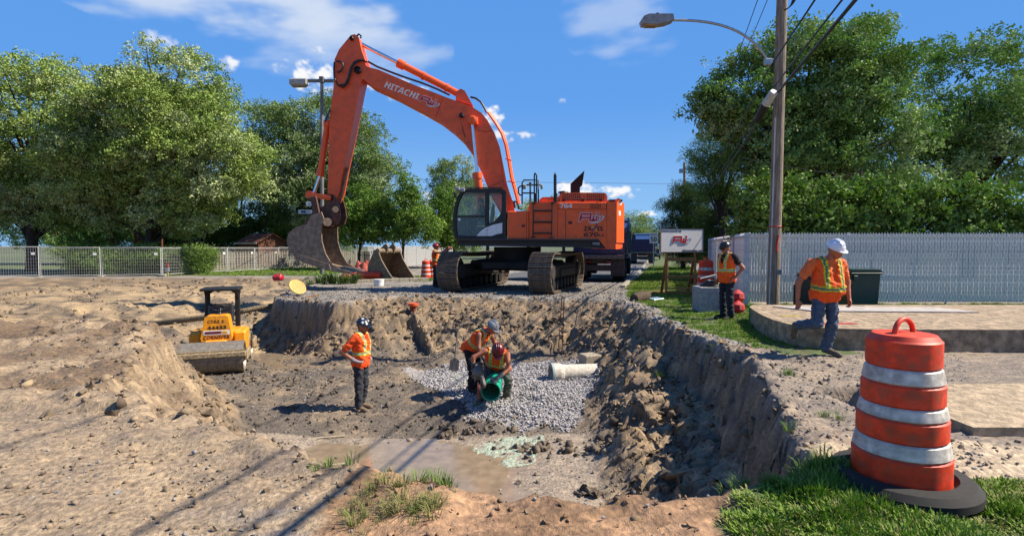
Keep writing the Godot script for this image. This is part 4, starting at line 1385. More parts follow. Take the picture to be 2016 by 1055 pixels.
func person(label: String, pos: Vector3, turn: float, J: Dictionary, L: Dictionary, group := "") -> Node3D:
	var root := thing("person", label, "person", pos, turn, group)
	var skin: Color = lin(L.get("skin", Color(0.62, 0.40, 0.29)))
	var up: Vector3 = (J.neck - J.pelvis).normalized()
	var lat: Vector3 = (J.sl - J.sr).normalized()
	lat = (lat - up * lat.dot(up)).normalized()
	var fr := lat.cross(up)
	var tl: float = (J.neck - J.pelvis).length()
	var hipl: Vector3 = (J.hl - J.hr).normalized()
	var bulk: float = L.get("bulk", 0.0)
	var ch: Vector3 = J.pelvis + up * (tl * 0.68)
	var belly: Vector3 = J.pelvis + up * (tl * 0.22) + fr * (0.02 + bulk)
	var torso := []
	for s in [-1.0, 1.0]:
		torso.append([J.pelvis + hipl * 0.06 * s, belly + lat * 0.065 * s, 0.115, 0.105 + bulk])
		torso.append([belly + lat * 0.065 * s, ch + lat * 0.085 * s + fr * 0.01, 0.105 + bulk, 0.115])
		torso.append([ch + lat * 0.085 * s, J.neck - up * 0.07 + lat * 0.07 * s, 0.11, 0.075])
	var shoulders := [[J.neck - up * 0.05, J.sl, 0.06, 0.062], [J.neck - up * 0.05, J.sr, 0.06, 0.062]]
	var arms := [[J.sl, J.el, 0.058, 0.045], [J.el, J.wl, 0.045, 0.031], [J.sr, J.er, 0.058, 0.045], [J.er, J.wr, 0.045, 0.031]]
	var legs := [[J.hl, J.kl, 0.074, 0.05], [J.kl, J.al, 0.048, 0.04], [J.hr, J.kr, 0.074, 0.05], [J.kr, J.ar, 0.048, 0.04], [J.al, J.tl, 0.045, 0.035], [J.ar, J.tr, 0.045, 0.035]]
	var f: Vector3 = J.face.normalized()
	var hs: Vector3 = (J.side - f * J.side.dot(f)).normalized()
	var hu := f.cross(hs)
	var hc: Vector3 = J.head
	var body := MB.new()
	var bones := torso + shoulders + arms + legs + [[J.neck - up * 0.06, hc - hu * 0.05 - f * 0.02, 0.062, 0.055]]
	skin_field(bones, 0.026, 0.012, [], [], body, {"plain": skin})
	var head := [[hc + hu * 0.02 - f * 0.015, hc + hu * 0.02 - f * 0.02, 0.096, 0.096], [hc - hu * 0.02 + f * 0.03, hc - hu * 0.075 + f * 0.055, 0.072, 0.045], [hc - hu * 0.0 + f * 0.092, hc - hu * 0.03 + f * 0.112, 0.011, 0.017], [hc + hs * 0.082 - hu * 0.01, hc + hs * 0.09 - hu * 0.03, 0.016, 0.012], [hc - hs * 0.082 - hu * 0.01, hc - hs * 0.09 - hu * 0.03, 0.016, 0.012], [hc + f * 0.083 + hu * 0.018 + hs * 0.04, hc + f * 0.083 + hu * 0.018 - hs * 0.04, 0.013, 0.013], [hc + f * 0.09 - hu * 0.065 + hs * 0.015, hc + f * 0.09 - hu * 0.065 - hs * 0.015, 0.012, 0.012]]
	var hair: Color = lin(L.get("hair", Color(0.22, 0.17, 0.13)))
	skin_field(head, 0.0115, 0.012, [], [], body, {"head": hc, "f": f, "hu": hu, "hs": hs, "skin": skin, "hair": hair})
	if not L.has("gloves"):
		skin_field(hand_bones(J.wl, J.fl, J.get("thl", fr - lat * 0.3), J.get("cl", 0.5)), 0.0095, 0.004, [], [], body, {"plain": skin})
		skin_field(hand_bones(J.wr, J.fr, J.get("thr", fr + lat * 0.3), J.get("cr", 0.5)), 0.0095, 0.004, [], [], body, {"plain": skin})
	part("body", body, vmat("skin", 0.6, grain_tex(0.85, 0.02, 3), 0.4), root)
	var eyes := MB.new()
	for s in [-1.0, 1.0]:
		eyes.lathe(hc + f * 0.088 + hs * 0.034 * s + hu * 0.002, f, [Vector2(0, -0.008), Vector2(0.012, 0), Vector2(0.008, 0.006), Vector2(0, 0.008)], 10)
	if L.get("shades", false): eyes.box(hc + f * 0.1 + hu * 0.004, Vector3(0.13, 0.04, 0.03), 0.012, Basis(hs, hu, f))
	part("eyes", eyes, mat("eye_dark", Color(0.06, 0.05, 0.05), 0.3, 0.0, 1.0), root)
	if L.has("gloves"):
		for s in [[J.wl, J.el, J.fl, J.get("thl", fr - lat * 0.3), J.get("cl", 0.5)], [J.wr, J.er, J.fr, J.get("thr", fr + lat * 0.3), J.get("cr", 0.5)]]:
			var g := MB.new()
			var back: Vector3 = (s[1] - s[0]).normalized()
			skin_field(fat(hand_bones(s[0], s[2], s[3], s[4]), 0.006) + [[s[0], s[0] + back * L.get("cuff", 0.05), 0.04, 0.048]], 0.011, 0.005, [], [], g, {})
			part("glove", g, mat("glove_%s" % L.gloves, L.gloves, 0.9, 0.0, 0.7, 0.3), root)
	# trousers: straight cloth legs with folds at the knee and hem
	var tr := MB.new()
	var cloth := []
	for s in [["hl", "kl", "al"], ["hr", "kr", "ar"]]:
		var h: Vector3 = J[s[0]]
		var kn: Vector3 = J[s[1]]
		var an: Vector3 = J[s[2]]
		cloth.append([h, kn, 0.103, 0.082])
		for i in 4:
			var p0 := kn.lerp(an, i * 0.235)
			var p1 := kn.lerp(an, i * 0.235 + 0.2)
			cloth.append([p0 + fr * 0.006 * (i % 2), p1, 0.078 - 0.003 * i, 0.074 + 0.006 * (i % 2)])
	cloth.append([J.hl, J.hr, 0.118, 0.118])
	cloth.append([J.pelvis + hipl * 0.065 + up * 0.04, J.pelvis - hipl * 0.065 + up * 0.04, 0.122 + bulk * 0.5, 0.122 + bulk * 0.5])
	skin_field(cloth, 0.024, 0.012, [], [], tr, {}, 0.026)
	part("trousers", tr, mat("trousers_%s" % L.trousers, L.trousers, 0.9, 0.0, L.get("wear", 0.6), 0.5, 0.8), root)
	for s in [["al", "tl", "kl"], ["ar", "tr", "kr"]]:
		var bt := MB.new()
		var a: Vector3 = J[s[0]]
		var t: Vector3 = J[s[1]]
		var heel := a - (t - a).normalized() * 0.02 
		skin_field([[a, a.lerp(J[s[2]], 0.12 if not L.has("tall_boots") else 0.5), 0.056, 0.06 if not L.has("tall_boots") else 0.075], [heel + (t - a) * 0.1, t, 0.056, 0.045], [t, t + (t - a).normalized() * 0.03, 0.046, 0.04]], 0.015, 0.008, [], [], bt, {})
		part("boot", bt, mat("boot_%s" % L.boots, L.boots, 0.85, 0.0, 0.6, 0.3), root)
	# shirt under the vest
	if L.has("shirt"):
		var sh := MB.new()
		var sl: float = L.get("sleeve", 0.6)
		var sb := fat(torso, 0.014) + fat(shoulders, 0.016) + [[J.sl, J.sl.lerp(J.el, sl), 0.078, 0.072], [J.sr, J.sr.lerp(J.er, sl), 0.078, 0.072], [J.pelvis - hipl * 0.065, J.pelvis + hipl * 0.065, 0.135 + bulk * 0.5, 0.135 + bulk * 0.5]]
		skin_field(sb, 0.024, 0.012, [[J.pelvis - up * 0.06, -up], [J.neck + up * 0.012 + fr * 0.04, (up + fr * 0.35).normalized()]], [], sh, {}, 0.022)
		part("shirt", sh, mat("shirt_%s" % L.shirt, L.shirt, 0.9, 0.0, 0.78, 0.5, 0.7), root)
	# safety vest with reflective bands
	if L.has("vest"):
		var vb := MB.new()
		var vbones := fat(torso, 0.032) + fat(shoulders, 0.028) + [[J.pelvis - hipl * 0.065, J.pelvis + hipl * 0.065, 0.150 + bulk * 0.5, 0.150 + bulk * 0.5]]
		var vc: Color = lin(L.vest)
		var lime := lin(Color(0.80, 0.83, 0.10))
		var silver := lin(L.get("silver", Color(0.62, 0.63, 0.60)))
		var pel: Vector3 = J.pelvis
		var band: float = L.get("band", 0.2)
		var hem: float = L.get("hem", 0.1)
		var open: float = L.get("open", 0.0)
		var holes := [[J.sl + up * 0.02 + lat * 0.02, J.sl.lerp(J.el, 0.45), 0.084, 0.085], [J.sr + up * 0.02 - lat * 0.02, J.sr.lerp(J.er, 0.45), 0.084, 0.085], [J.neck - up * 0.02 + fr * 0.02, J.neck + up * 0.2, 0.085, 0.1]]
		if open > 0.0: holes.append([J.neck + fr * 0.1, ch + fr * 0.19 - up * 0.14, 0.09, 0.0])
		skin_field(vbones, 0.0155, 0.012, [[pel - up * hem, -up]], holes, vb, {"vest": vc, "lime": lime, "silver": silver, "pel": pel, "up": up, "lat": lat, "band": band, "strap": L.get("strap", 0.11)}, 0.02)
		part("vest", vb, vmat("vest_cloth", 0.85, grain_tex(0.8, 0.02, 3), 0.5), root)
	# helmet
	var hm := MB.new()
	var ho := hc + hu * 0.035 - f * 0.012
	var hb := Basis(hs, hu, f)
	var pr := []
	for i in 9:
		var a := PI * 0.5 * i / 8.0
		pr.append(Vector2(0.128 * cos(a), 0.118 * sin(a) + 0.012))
	hm.lathe(Vector3.ZERO, Vector3.UP, [Vector2(0.12, 0.0), Vector2(0.134, 0.002), Vector2(0.134, 0.012)] + pr, 24)
	hm.prism(Vector3(0, 0.006, 0), Vector3.RIGHT, Vector3.BACK, V2([-0.112, 0.06, -0.09, 0.125, -0.05, 0.168, 0.0, 0.182, 0.05, 0.168, 0.09, 0.125, 0.112, 0.06]), 0.012)
	for s in [-0.035, 0.0, 0.035]:
		hm.tube([Vector3(s, 0.09, 0.09), Vector3(s, 0.128, 0.03), Vector3(s, 0.128, -0.04), Vector3(s, 0.085, -0.1)], 0.012, 6)
	var hmesh := hm.mesh()
	var ho_n := part("helmet", hmesh, mat("helmet_%s" % L.helmet, L.helmet, 0.3, 0.0, L.get("helmet_grain", 0.9), 0.2), root)
	ho_n.transform = Transform3D(hb.scaled(Vector3.ONE) * Basis.from_scale(Vector3(0.94, 1.0, 1.06)), ho)
	for s in L.get("stickers", []):
		var st := MB.new()
		var dr: Vector3 = (hs * s[0] + hu * s[1] + f * s[2]).normalized()
		st.lathe(ho + hu * 0.012 + dr * 0.121, dr, [Vector2(0.03, -0.002), Vector2(0.03, 0.006), Vector2(0, 0.008)], 4)
		part("sticker", st, mat("sticker", Color(0.8, 0.82, 0.82), 0.5), root)
	return root

func build_people():
	# worker with dark blue helmet, hand on hip, looking right
	var J := stance()
	J.face = P3(0.25, -0.35, 1); J.head = P3(0.0, 1.655, 0.055); J.neck = P3(0, 1.52, 0.02); J.side = P3(1, 0, -0.2)
	J.er = P3(-0.34, 1.2, -0.2); J.wr = P3(-0.23, 1.02, 0.0); J.fr = P3(0.45, -0.25, 0.8); J.cr = 0.3; J.thr = P3(0, 0.4, -1)
	J.el = P3(0.33, 1.2, -0.17); J.wl = P3(0.24, 1.02, 0.02); J.fl = P3(-0.45, -0.25, 0.8); J.thl = P3(0, 0.4, -1)
	J.kl = P3(0.1, 0.5, 0.03); J.al = P3(0.1, 0.09, -0.06); J.tl = P3(0.12, 0.035, 0.13); J.tr = P3(-0.16, 0.035, 0.2); J.ar = P3(-0.13, 0.09, 0.02)
	var p := on_ground(707, 10.45)
	person("worker in dark blue helmet standing in the pit, hand on hip", p, 1.35, J, {"trousers": Color(0.20, 0.21, 0.25), "shirt": Color(0.95, 0.32, 0.06), "vest": Color(0.97, 0.33, 0.06), "sleeve": 0.72, "helmet": Color(0.10, 0.14, 0.22), "boots": Color(0.50, 0.42, 0.34), "gloves": Color(0.55, 0.50, 0.52), "stickers": [[-1.0, 0.45, 0.1], [-0.7, 0.4, 0.75], [-0.5, 1.0, -0.2]], "band": 0.2})
	# worker cutting the pipe, bent forward, legs apart
	J = stance()
	J.pelvis = P3(0.02, 0.76, -0.14); J.neck = P3(0.03, 1.09, 0.30); J.head = P3(0.05, 1.12, 0.43); J.face = P3(0.0, -0.95, 0.45)
	J.sl = P3(0.23, 1.01, 0.24); J.sr = P3(-0.18, 1.08, 0.28); J.hl = P3(0.13, 0.74, -0.14); J.hr = P3(-0.1, 0.74, -0.14)
	J.kl = P3(0.27, 0.46, 0.05); J.kr = P3(-0.2, 0.45, 0.12); J.al = P3(0.23, 0.09, -0.05); J.ar = P3(-0.30, 0.09, -0.02); J.tl = P3(0.27, 0.035, 0.15); J.tr = P3(-0.38, 0.035, 0.15)
	J.er = P3(-0.42, 0.98, 0.32); J.wr = P3(-0.41, 0.74, 0.38); J.fr = P3(0.15, -0.9, 0.4); J.cr = 1.1; J.el = P3(0.27, 0.76, 0.38); J.wl = P3(0.03, 0.62, 0.54); J.fl = P3(-0.85, -0.4, 0.25); J.cl = 1.2
	p = on_ground(974, 10.55)
	person("worker in a red and grey helmet bent over, sawing the green pipe", p, 0.05, J, {"trousers": Color(0.36, 0.38, 0.35), "vest": Color(0.96, 0.35, 0.07), "helmet": Color(0.50, 0.10, 0.15), "helmet_grain": 0.35, "boots": Color(0.55, 0.52, 0.46), "gloves": Color(0.30, 0.32, 0.36), "cuff": 0.12, "tall_boots": true, "skin": Color(0.66, 0.40, 0.28), "band": 0.18})
	# helper behind him, leaning over
	J = stance()
	J.pelvis = P3(0, 0.95, -0.12); J.neck = P3(0.0, 1.33, 0.30); J.head = P3(0.02, 1.40, 0.43); J.face = P3(0.0, -0.7, 0.75)
	J.sl = P3(0.19, 1.26, 0.26); J.sr = P3(-0.19, 1.26, 0.26); J.hl = P3(0.1, 0.92, -0.1); J.hr = P3(-0.1, 0.92, -0.1)
	J.kl = P3(0.13, 0.48, 0.04); J.kr = P3(-0.13, 0.48, 0.03); J.el = P3(0.25, 1.02, 0.36); J.wl = P3(0.16, 0.84, 0.56); J.er = P3(-0.27, 1.0, 0.30); J.wr = P3(-0.22, 0.76, 0.42); J.fl = P3(-0.2, -0.8, 0.5); J.fr = P3(0.1, -0.95, 0.3)
	p = on_ground(934, 11.25)
	person("worker in a grey helmet leaning over behind the pipe cutter", p, 1.0, J, {"trousers": Color(0.10, 0.10, 0.125), "vest": Color(0.96, 0.34, 0.07), "helmet": Color(0.45, 0.47, 0.50), "boots": Color(0.15, 0.14, 0.13), "gloves": Color(0.35, 0.36, 0.40), "skin": Color(0.60, 0.37, 0.26), "band": 0.2})
	# onlooker with black helmet on the lawn
	J = stance()
	J.face = P3(0.15, -0.3, 1); J.head = P3(0.0, 1.645, 0.07); J.neck = P3(0, 1.51, 0.03)
	J.el = P3(0.30, 1.2, -0.17); J.wl = P3(0.25, 0.97, 0.02); J.fl = P3(-0.3, -0.6, 0.7); J.thl = P3(0, 0.5, -0.8); J.er = P3(-0.29, 1.18, -0.12); J.wr = P3(-0.23, 0.94, 0.06)
	p = on_ground(1433, 12.4)
	person("man in a black helmet and navy trousers watching from the lawn", p, -1.2, J, {"trousers": Color(0.13, 0.145, 0.20), "shirt": Color(0.09, 0.085, 0.10), "vest": Color(0.97, 0.36, 0.05), "sleeve": 0.5, "open": 1.0, "helmet": Color(0.07, 0.075, 0.085), "boots": Color(0.10, 0.10, 0.11), "shades": true, "stickers": [[-0.3, 0.3, 1.0]], "silver": Color(0.66, 0.66, 0.60), "bulk": 0.012, "wear": 0.5})
	# man with white helmet stepping down off the slab
	J = stance()
	J.pelvis = P3(0, 0.93, -0.02); J.neck = P3(0.0, 1.5, 0.05); J.head = P3(0.04, 1.63, 0.14); J.face = P3(0.35, -0.5, 0.9); J.side = P3(1, 0.1, -0.3)
	J.sl = P3(0.23, 1.42, 0.02); J.sr = P3(-0.25, 1.43, 0.02); J.el = P3(0.36, 1.14, 0.0); J.wl = P3(0.32, 0.88, 0.1); J.er = P3(-0.42, 1.14, -0.05); J.wr = P3(-0.45, 0.86, -0.02); J.cl = 1.0; J.cr = 0.6
	J.hl = P3(0.10, 0.92, 0); J.hr = P3(-0.11, 0.92, 0); J.kl = P3(0.075, 0.48, 0.06); J.al = P3(0.03, 0.09, -0.02); J.tl = P3(0.10, 0.035, 0.16)
	J.kr = P3(-0.17, 0.50, 0.06); J.ar = P3(-0.23, 0.42, -0.36); J.tr = P3(-0.21, 0.24, -0.44)
	p = on_ground(1628, 8.3)
	person("man in a white helmet and blue jeans striding down beside the slab", p, 0.12, J, {"trousers": Color(0.30, 0.37, 0.46), "shirt": Color(0.93, 0.45, 0.22), "vest": Color(0.96, 0.35, 0.06), "sleeve": 0.62, "open": 1.0, "helmet": Color(0.86, 0.87, 0.90), "boots": Color(0.42, 0.37, 0.31), "bulk": 0.042, "strap": 0.125, "skin": Color(0.66, 0.39, 0.27), "silver": Color(0.42, 0.44, 0.36), "band": 0.14, "hem": 0.09, "wear": 0.65, "hair": Color(0.5, 0.48, 0.45)})
	# worker with a red helmet reaching up to the cab, beyond the track
	J = stance()
	J.face = P3(0, 0.15, 1); J.el = P3(0.24, 1.42, 0.28); J.wl = P3(0.2, 1.60, 0.52); J.er = P3(-0.24, 1.42, 0.28); J.wr = P3(-0.2, 1.60, 0.52); J.fl = P3(-0.1, 0.5, 0.9); J.fr = P3(0.1, 0.5, 0.9)
	p = on_ground(857, 22.2)
	person("worker in a red helmet reaching up beside the excavator track", p, 1.45, J, {"trousers": Color(0.2, 0.2, 0.22), "vest": Color(0.96, 0.36, 0.08), "helmet": Color(0.55, 0.08, 0.12), "boots": Color(0.2, 0.18, 0.16), "skin": Color(0.60, 0.37, 0.26)})
	# driver in the cab
	J = stance()
	J.pelvis = P3(0, 0.55, 0); J.neck = P3(0, 1.06, 0.04); J.head = P3(0, 1.2, 0.07); J.sl = P3(0.19, 1.0, 0.02); J.sr = P3(-0.19, 1.0, 0.02)
	J.el = P3(0.27, 0.76, 0.1); J.wl = P3(0.25, 0.72, 0.34); J.er = P3(-0.27, 0.76, 0.1); J.wr = P3(-0.25, 0.72, 0.34); J.fl = P3(0, 0, 1); J.fr = P3(0, 0, 1)
	J.hl = P3(0.1, 0.54, 0.02); J.hr = P3(-0.1, 0.54, 0.02); J.kl = P3(0.14, 0.56, 0.43); J.kr = P3(-0.14, 0.56, 0.43); J.al = P3(0.14, 0.13, 0.5); J.ar = P3(-0.14, 0.13, 0.5); J.tl = P3(0.14, 0.07, 0.68); J.tr = P3(-0.14, 0.07, 0.68)
	var sp := at(950, 462, 20.4)
	person("driver in dark clothes seated inside the excavator cab", sp, -PI / 2, J, {"trousers": Color(0.14, 0.15, 0.18), "shirt": Color(0.16, 0.2, 0.24), "helmet": Color(0.09, 0.08, 0.08), "boots": Color(0.12, 0.11, 0.1)})

# ---------- trees and shrubs ----------
var leaf_meshes := {}
func leaf_cluster(kind: int) -> ArrayMesh:
	if leaf_meshes.has(kind): return leaf_meshes[kind]
	var r := RandomNumberGenerator.new()
	r.seed = 70 + kind
	var mb := MB.new()
	var n := 15
	var ln := 0.16
	var wd := 0.10
	if kind == 1: # needles and scale leaves
		n = 20; ln = 0.17; wd = 0.035
	for i in n:
		var dirv := Vector3(r.randf_range(-1, 1), r.randf_range(-0.9, 0.7), r.randf_range(-1, 1)).normalized()
		var o := Vector3(r.randf_range(-1, 1), r.randf_range(-0.7, 0.7), r.randf_range(-1, 1)) * 0.26
		var s := dirv.cross(Vector3(r.randf_range(-1, 1), r.randf_range(-1, 1), r.randf_range(-1, 1))).normalized()
		var nn := dirv.cross(s).normalized()
		var l := ln * r.randf_range(0.7, 1.25)
		var w := wd * r.randf_range(0.7, 1.2)
		var a := o
		var b := o + dirv * l * 0.45 + s * w * 0.5 + nn * 0.02
		var c := o + dirv * l
		var d := o + dirv * l * 0.45 - s * w * 0.5 + nn * 0.02
		if nn.y < 0.0: nn = -nn
		mb.quad(a, b, c, d, nn)
	leaf_meshes[kind] = mb.mesh()
	return leaf_meshes[kind]

func leaf_mat(key: String, rough := 0.72) -> StandardMaterial3D:
	var m := vmat(key, rough)
	m.backlight_enabled = true
	m.metallic_specular = 0.3
	m.backlight = Color(0.46, 0.56, 0.18)
	m.cull_mode = BaseMaterial3D.CULL_DISABLED
	return m

# lobes: [px, py, rx px, ry px] at distance d; tones: list of linear leaf colours
func tree(n: String, label: String, cat: String, base_px: float, d: float, lobes: Array, amount: float, size: float, tones: Array, seed_: int, kind := 0, group := "", trunk_r := 0.28, droop := 0.0):
	var r := RandomNumberGenerator.new()
	r.seed = seed_
	var k := d / FOCAL
	var bx := (base_px - 1008.0) * k
	var base := Vector3(bx, ground(bx, d).x - 0.1, -d)
	var t := thing(n, label, cat, base, 0.0, group)
	var xf := []
	var cols := []
	var tips := []
	for l in lobes:
		var c := at(l[0], l[1], d) - base
		c.z += r.randf_range(-0.6, 0.6)
		var rad := Vector3(l[2] * k, l[3] * k, (l[2] + l[3]) * 0.5 * k)
		var clumps := int(maxf(6.0, 2.6 * (rad.x * rad.y + rad.y * rad.z + rad.x * rad.z) / (size * size)))
		clumps = mini(clumps, 170)
		for i in clumps:
			var u := Vector3(r.randfn(), r.randfn(), r.randfn()).normalized()
			var cc := c + u * rad * (0.55 + 0.42 * pow(r.randf(), 0.5))
			if cc.y < 0.2: continue
			if i % 7 == 0: tips.append(cc)
			var cr := size * r.randf_range(0.55, 1.15)
			var tone: Color = tones[r.randi() % tones.size()]
			var cn := int(amount * cr * cr * 26.0)
			for j in cn:
				var v := Vector3(r.randfn(), r.randfn() * 0.8 + 0.15, r.randfn()).normalized() * pow(r.randf(), 0.4)
				var p := cc + v * cr * Vector3(1.15, 0.72, 1.15)
				p.y -= droop * v.length() * cr * 0.6
				if p.y < 0.1: continue
				var s := r.randf_range(0.7, 1.35)
				xf.append(Transform3D(Basis.from_euler(Vector3(r.randf_range(-0.7, 0.7), r.randf() * TAU, r.randf_range(-0.7, 0.7))).scaled(Vector3.ONE * s), p))
				var tn := tone * r.randf_range(0.8, 1.25)
				cols.append(Color(tn.r, tn.g, tn.b))
	var bark := mat("bark", Color(0.30, 0.26, 0.22), 0.95, 0.0, 0.5, 0.6, 1.5)
	var tk := MB.new()
	var top: Vector3 = at(lobes[0][0], lobes[0][1], d) - base
	var mid := Vector3(top.x * 0.35, top.y * 0.5, 0)
	tk.tube([Vector3.ZERO, Vector3(0.03, 0.4, 0), mid * Vector3(0.6, 0.6, 1), mid + Vector3(0.1, 0, 0.1), top * 0.85, top], [trunk_r * 1.25, trunk_r, trunk_r * 0.85, trunk_r * 0.7, trunk_r * 0.4, trunk_r * 0.12], 9)
	for tip in tips:
		if tip.y < 0.8: continue
		var st := Vector3.ZERO.lerp(top * 0.85, clampf(tip.y / maxf(top.y, 0.1) * 0.6, 0.12, 0.85))
		st.x = lerpf(0.0, mid.x, clampf(st.y / maxf(mid.y, 0.1), 0, 1)) if st.y < mid.y else st.x
		tk.tube([st, st.lerp(tip, 0.5) + Vector3(0, 0.12 * tip.distance_to(st), 0), tip], [trunk_r * 0.33, trunk_r * 0.2, 0.015], 5, false)
	part("trunk", tk, bark, t)
	scatter("crown", leaf_cluster(kind), leaf_mat("leaves" if kind == 0 else "needles"), xf, cols, t).set_meta("kind", "stuff")

func build_trees():
	var olive := [Color(0.235, 0.31, 0.075), Color(0.29, 0.355, 0.115), Color(0.185, 0.255, 0.06), Color(0.35, 0.40, 0.19)]
	var silver := [Color(0.18, 0.25, 0.085), Color(0.225, 0.29, 0.13), Color(0.145, 0.21, 0.065), Color(0.30, 0.35, 0.19)]
	var fresh := [Color(0.115, 0.20, 0.03), Color(0.15, 0.235, 0.04), Color(0.09, 0.165, 0.025)]
	var dark := [Color(0.145, 0.245, 0.065), Color(0.19, 0.29, 0.08), Color(0.12, 0.205, 0.05)]
	var maple := [Color(0.145, 0.245, 0.065), Color(0.19, 0.29, 0.08), Color(0.12, 0.205, 0.05), Color(0.26, 0.34, 0.15)]
	var cedar := [Color(0.06, 0.105, 0.03), Color(0.08, 0.125, 0.036), Color(0.05, 0.085, 0.027)]
	var hedge := [Color(0.13, 0.21, 0.045), Color(0.17, 0.25, 0.055), Color(0.10, 0.165, 0.035)]
	# left side
	tree("maple_tree", "tall olive green maple with drooping boughs over the wire fence", "tree", 290, 39.0, [[330, 210, 120, 120], [270, 260, 150, 130], [400, 290, 95, 105], [455, 330, 75, 80], [350, 380, 110, 70], [365, 425, 32, 24], [200, 330, 120, 110]], 1.0, 1.25, olive, 1, 0, "", 0.4, 0.5)
	tree("maple_tree", "olive green maple standing well left of the garden shed", "tree", 60, 41.0, [[70, 250, 130, 140], [20, 330, 110, 110], [130, 360, 100, 90]], 0.9, 1.3, olive, 2, 0, "", 0.4, 0.4)
	tree("maple_tree", "broad grey-green maple behind the excavator arm", "tree", 640, 54.0, [[640, 280, 82, 90], [560, 310, 78, 100], [700, 330, 75, 90], [745, 350, 38, 50], [610, 370, 110, 80], [525, 270, 40, 60]], 0.85, 1.6, silver, 3, 0, "", 0.45)
	tree("dense_tree", "dense green tree directly behind the brown shed", "tree", 470, 58.0, [[470, 415, 100, 70], [420, 450, 70, 45], [500, 462, 70, 35]], 0.9, 1.5, dark, 4, 0, "", 0.4)
	tree("dense_tree", "dense green tree between the shed and the bucket", "tree", 585, 58.0, [[585, 420, 85, 68], [640, 445, 55, 55], [570, 465, 60, 32]], 0.9, 1.5, dark, 5, 0, "", 0.4)
	tree("dense_tree", "dense green tree left of the porch", "tree", 140, 58.0, [[150, 430, 90, 65], [60, 440, 80, 55], [200, 462, 60, 34]], 0.9, 1.5, dark, 66, 0, "", 0.4)
	tree("dense_tree", "dense green tree behind the porch roof", "tree", 345, 58.0, [[340, 420, 85, 70], [260, 440, 80, 60], [350, 462, 70, 34]], 0.9, 1.5, dark, 6, 0, "", 0.4)
	tree("young_tree", "fresh green young tree with thin trunk behind the raised bucket", "tree", 705, 44.0, [[712, 420, 48, 55], [690, 445, 40, 45], [738, 440, 40, 42]], 1.0, 0.85, fresh, 7, 0, "", 0.12)
	tree("young_tree", "fresh green young tree rising above the spare bucket", "tree", 792, 43.0, [[795, 415, 40, 52], [775, 450, 52, 36], [825, 445, 42, 40], [798, 375, 18, 26]], 1.0, 0.85, fresh, 8, 0, "", 0.12)
	tree("young_tree", "bright green slim tree just behind the excavator cab", "tree", 880, 48.0, [[880, 430, 34, 52], [866, 460, 34, 30], [875, 390, 16, 24], [910, 470, 40, 24]], 1.0, 0.85, fresh, 9, 0, "", 0.12)
	tree("maple_tree", "rounded grey-green tree seen over the excavator cab", "tree", 895, 66.0, [[898, 365, 40, 52], [880, 400, 34, 46], [920, 400, 36, 46]], 0.9, 1.5, silver, 10, 0, "", 0.35)
	for q in [[960, 82, 428, 11], [1040, 88, 432, 12], [1110, 86, 430, 13], [1180, 92, 436, 14], [1258, 130, 458, 15], [1225, 110, 452, 16]]:
		tree("street_tree", ["distant tree showing below the excavator deck", "distant tree peeping over the fuel tank", "distant tree hidden behind the engine hood", "distant tree behind the counterweight", "hazy distant tree above the far dump truck", "distant tree beyond the near dump truck"][q[3] - 11], "tree", q[0], q[1], [[q[0], q[2], 38, 36], [q[0] + 26, q[2] + 16, 24, 22], [q[0] - 26, q[2] + 18, 24, 20]], 0.6, 2.0, silver, q[3] * 3, 0, "", 0.3)
	# right side
	tree("cedar_tree", "dark conical cedar beside the white sign board", "tree", 1345, 44.0, [[1345, 425, 46, 55], [1350, 390, 24, 34], [1334, 460, 34, 40], [1375, 460, 36, 40], [1340, 495, 34, 24], [1380, 495, 36, 26]], 1.5, 0.85, cedar, 21, 1, "", 0.2)
	tree("cedar_tree", "dark bushy cedar between the sign and the fence corner", "tree", 1420, 36.0, [[1420, 420, 46, 50], [1455, 430, 40, 42], [1425, 480, 46, 34]], 1.5, 0.8, cedar, 22, 1, "", 0.2)
	tree("pine_tree", "green pine leaning out left of the big maple", "tree", 1430, 33.0, [[1400, 300, 42, 40], [1430, 350, 58, 55], [1380, 335, 24, 22], [1450, 280, 40, 45]], 1.2, 0.8, dark, 23, 1, "", 0.25)
	tree("maple_tree", "huge green silver maple behind the utility pole", "tree", 1570, 29.0, [[1590, 150, 70, 105], [1450, 190, 66, 85], [1430, 240, 50, 45], [1500, 270, 90, 90], [1660, 170, 95, 120], [1620, 300, 110, 95], [1720, 290, 100, 110], [1650, 70, 34, 48], [1720, 120, 55, 90], [1480, 130, 34, 42], [1535, 110, 30, 50], [1400, 215, 28, 26], [1610, 90, 26, 40]], 1.0, 0.95, maple, 24, 0, "", 0.42)
	tree("maple_tree", "green maple standing over the far end of the white fence", "tree", 1910, 32.0, [[1900, 200, 110, 120], [1980, 280, 110, 110], [1850, 310, 80, 90]], 0.9, 1.1, maple, 25, 0, "", 0.4)
	tree("dense_tree", "dense green tree deep behind the leafy shrubs", "tree", 1590, 34.0, [[1560, 390, 110, 60], [1680, 400, 110, 60]], 0.9, 1.2, dark, 26, 0, "", 0.3)
	var sn := 30
	for q in [[1500, 405, 44, 60, "leafy shrub right behind the fence corner"], [1570, 410, 44, 58, "leafy shrub over the fence beside the utility pole"], [1640, 415, 50, 50, "leafy shrub over the fence behind the white helmet"], [1715, 410, 52, 56, "leafy shrub over the fence behind the green bin"], [1800, 415, 56, 52, "leafy shrub past the green bin"], [1890, 412, 56, 56, "leafy shrub near the far end of the white fence"], [1980, 415, 56, 54, "leafy shrub at the far end of the white fence"]]:
		tree("shrub", q[4], "shrub", q[0], 18.6, [[q[0], q[1], q[2], q[3]], [q[0] + 12, q[1] + 50, q[2], 40], [q[0] - 20, q[1] - 20, q[2] * 0.6, 30]], 1.1, 0.48, hedge, sn, 0, "shrubs behind the white fence", 0.05)
		sn += 1
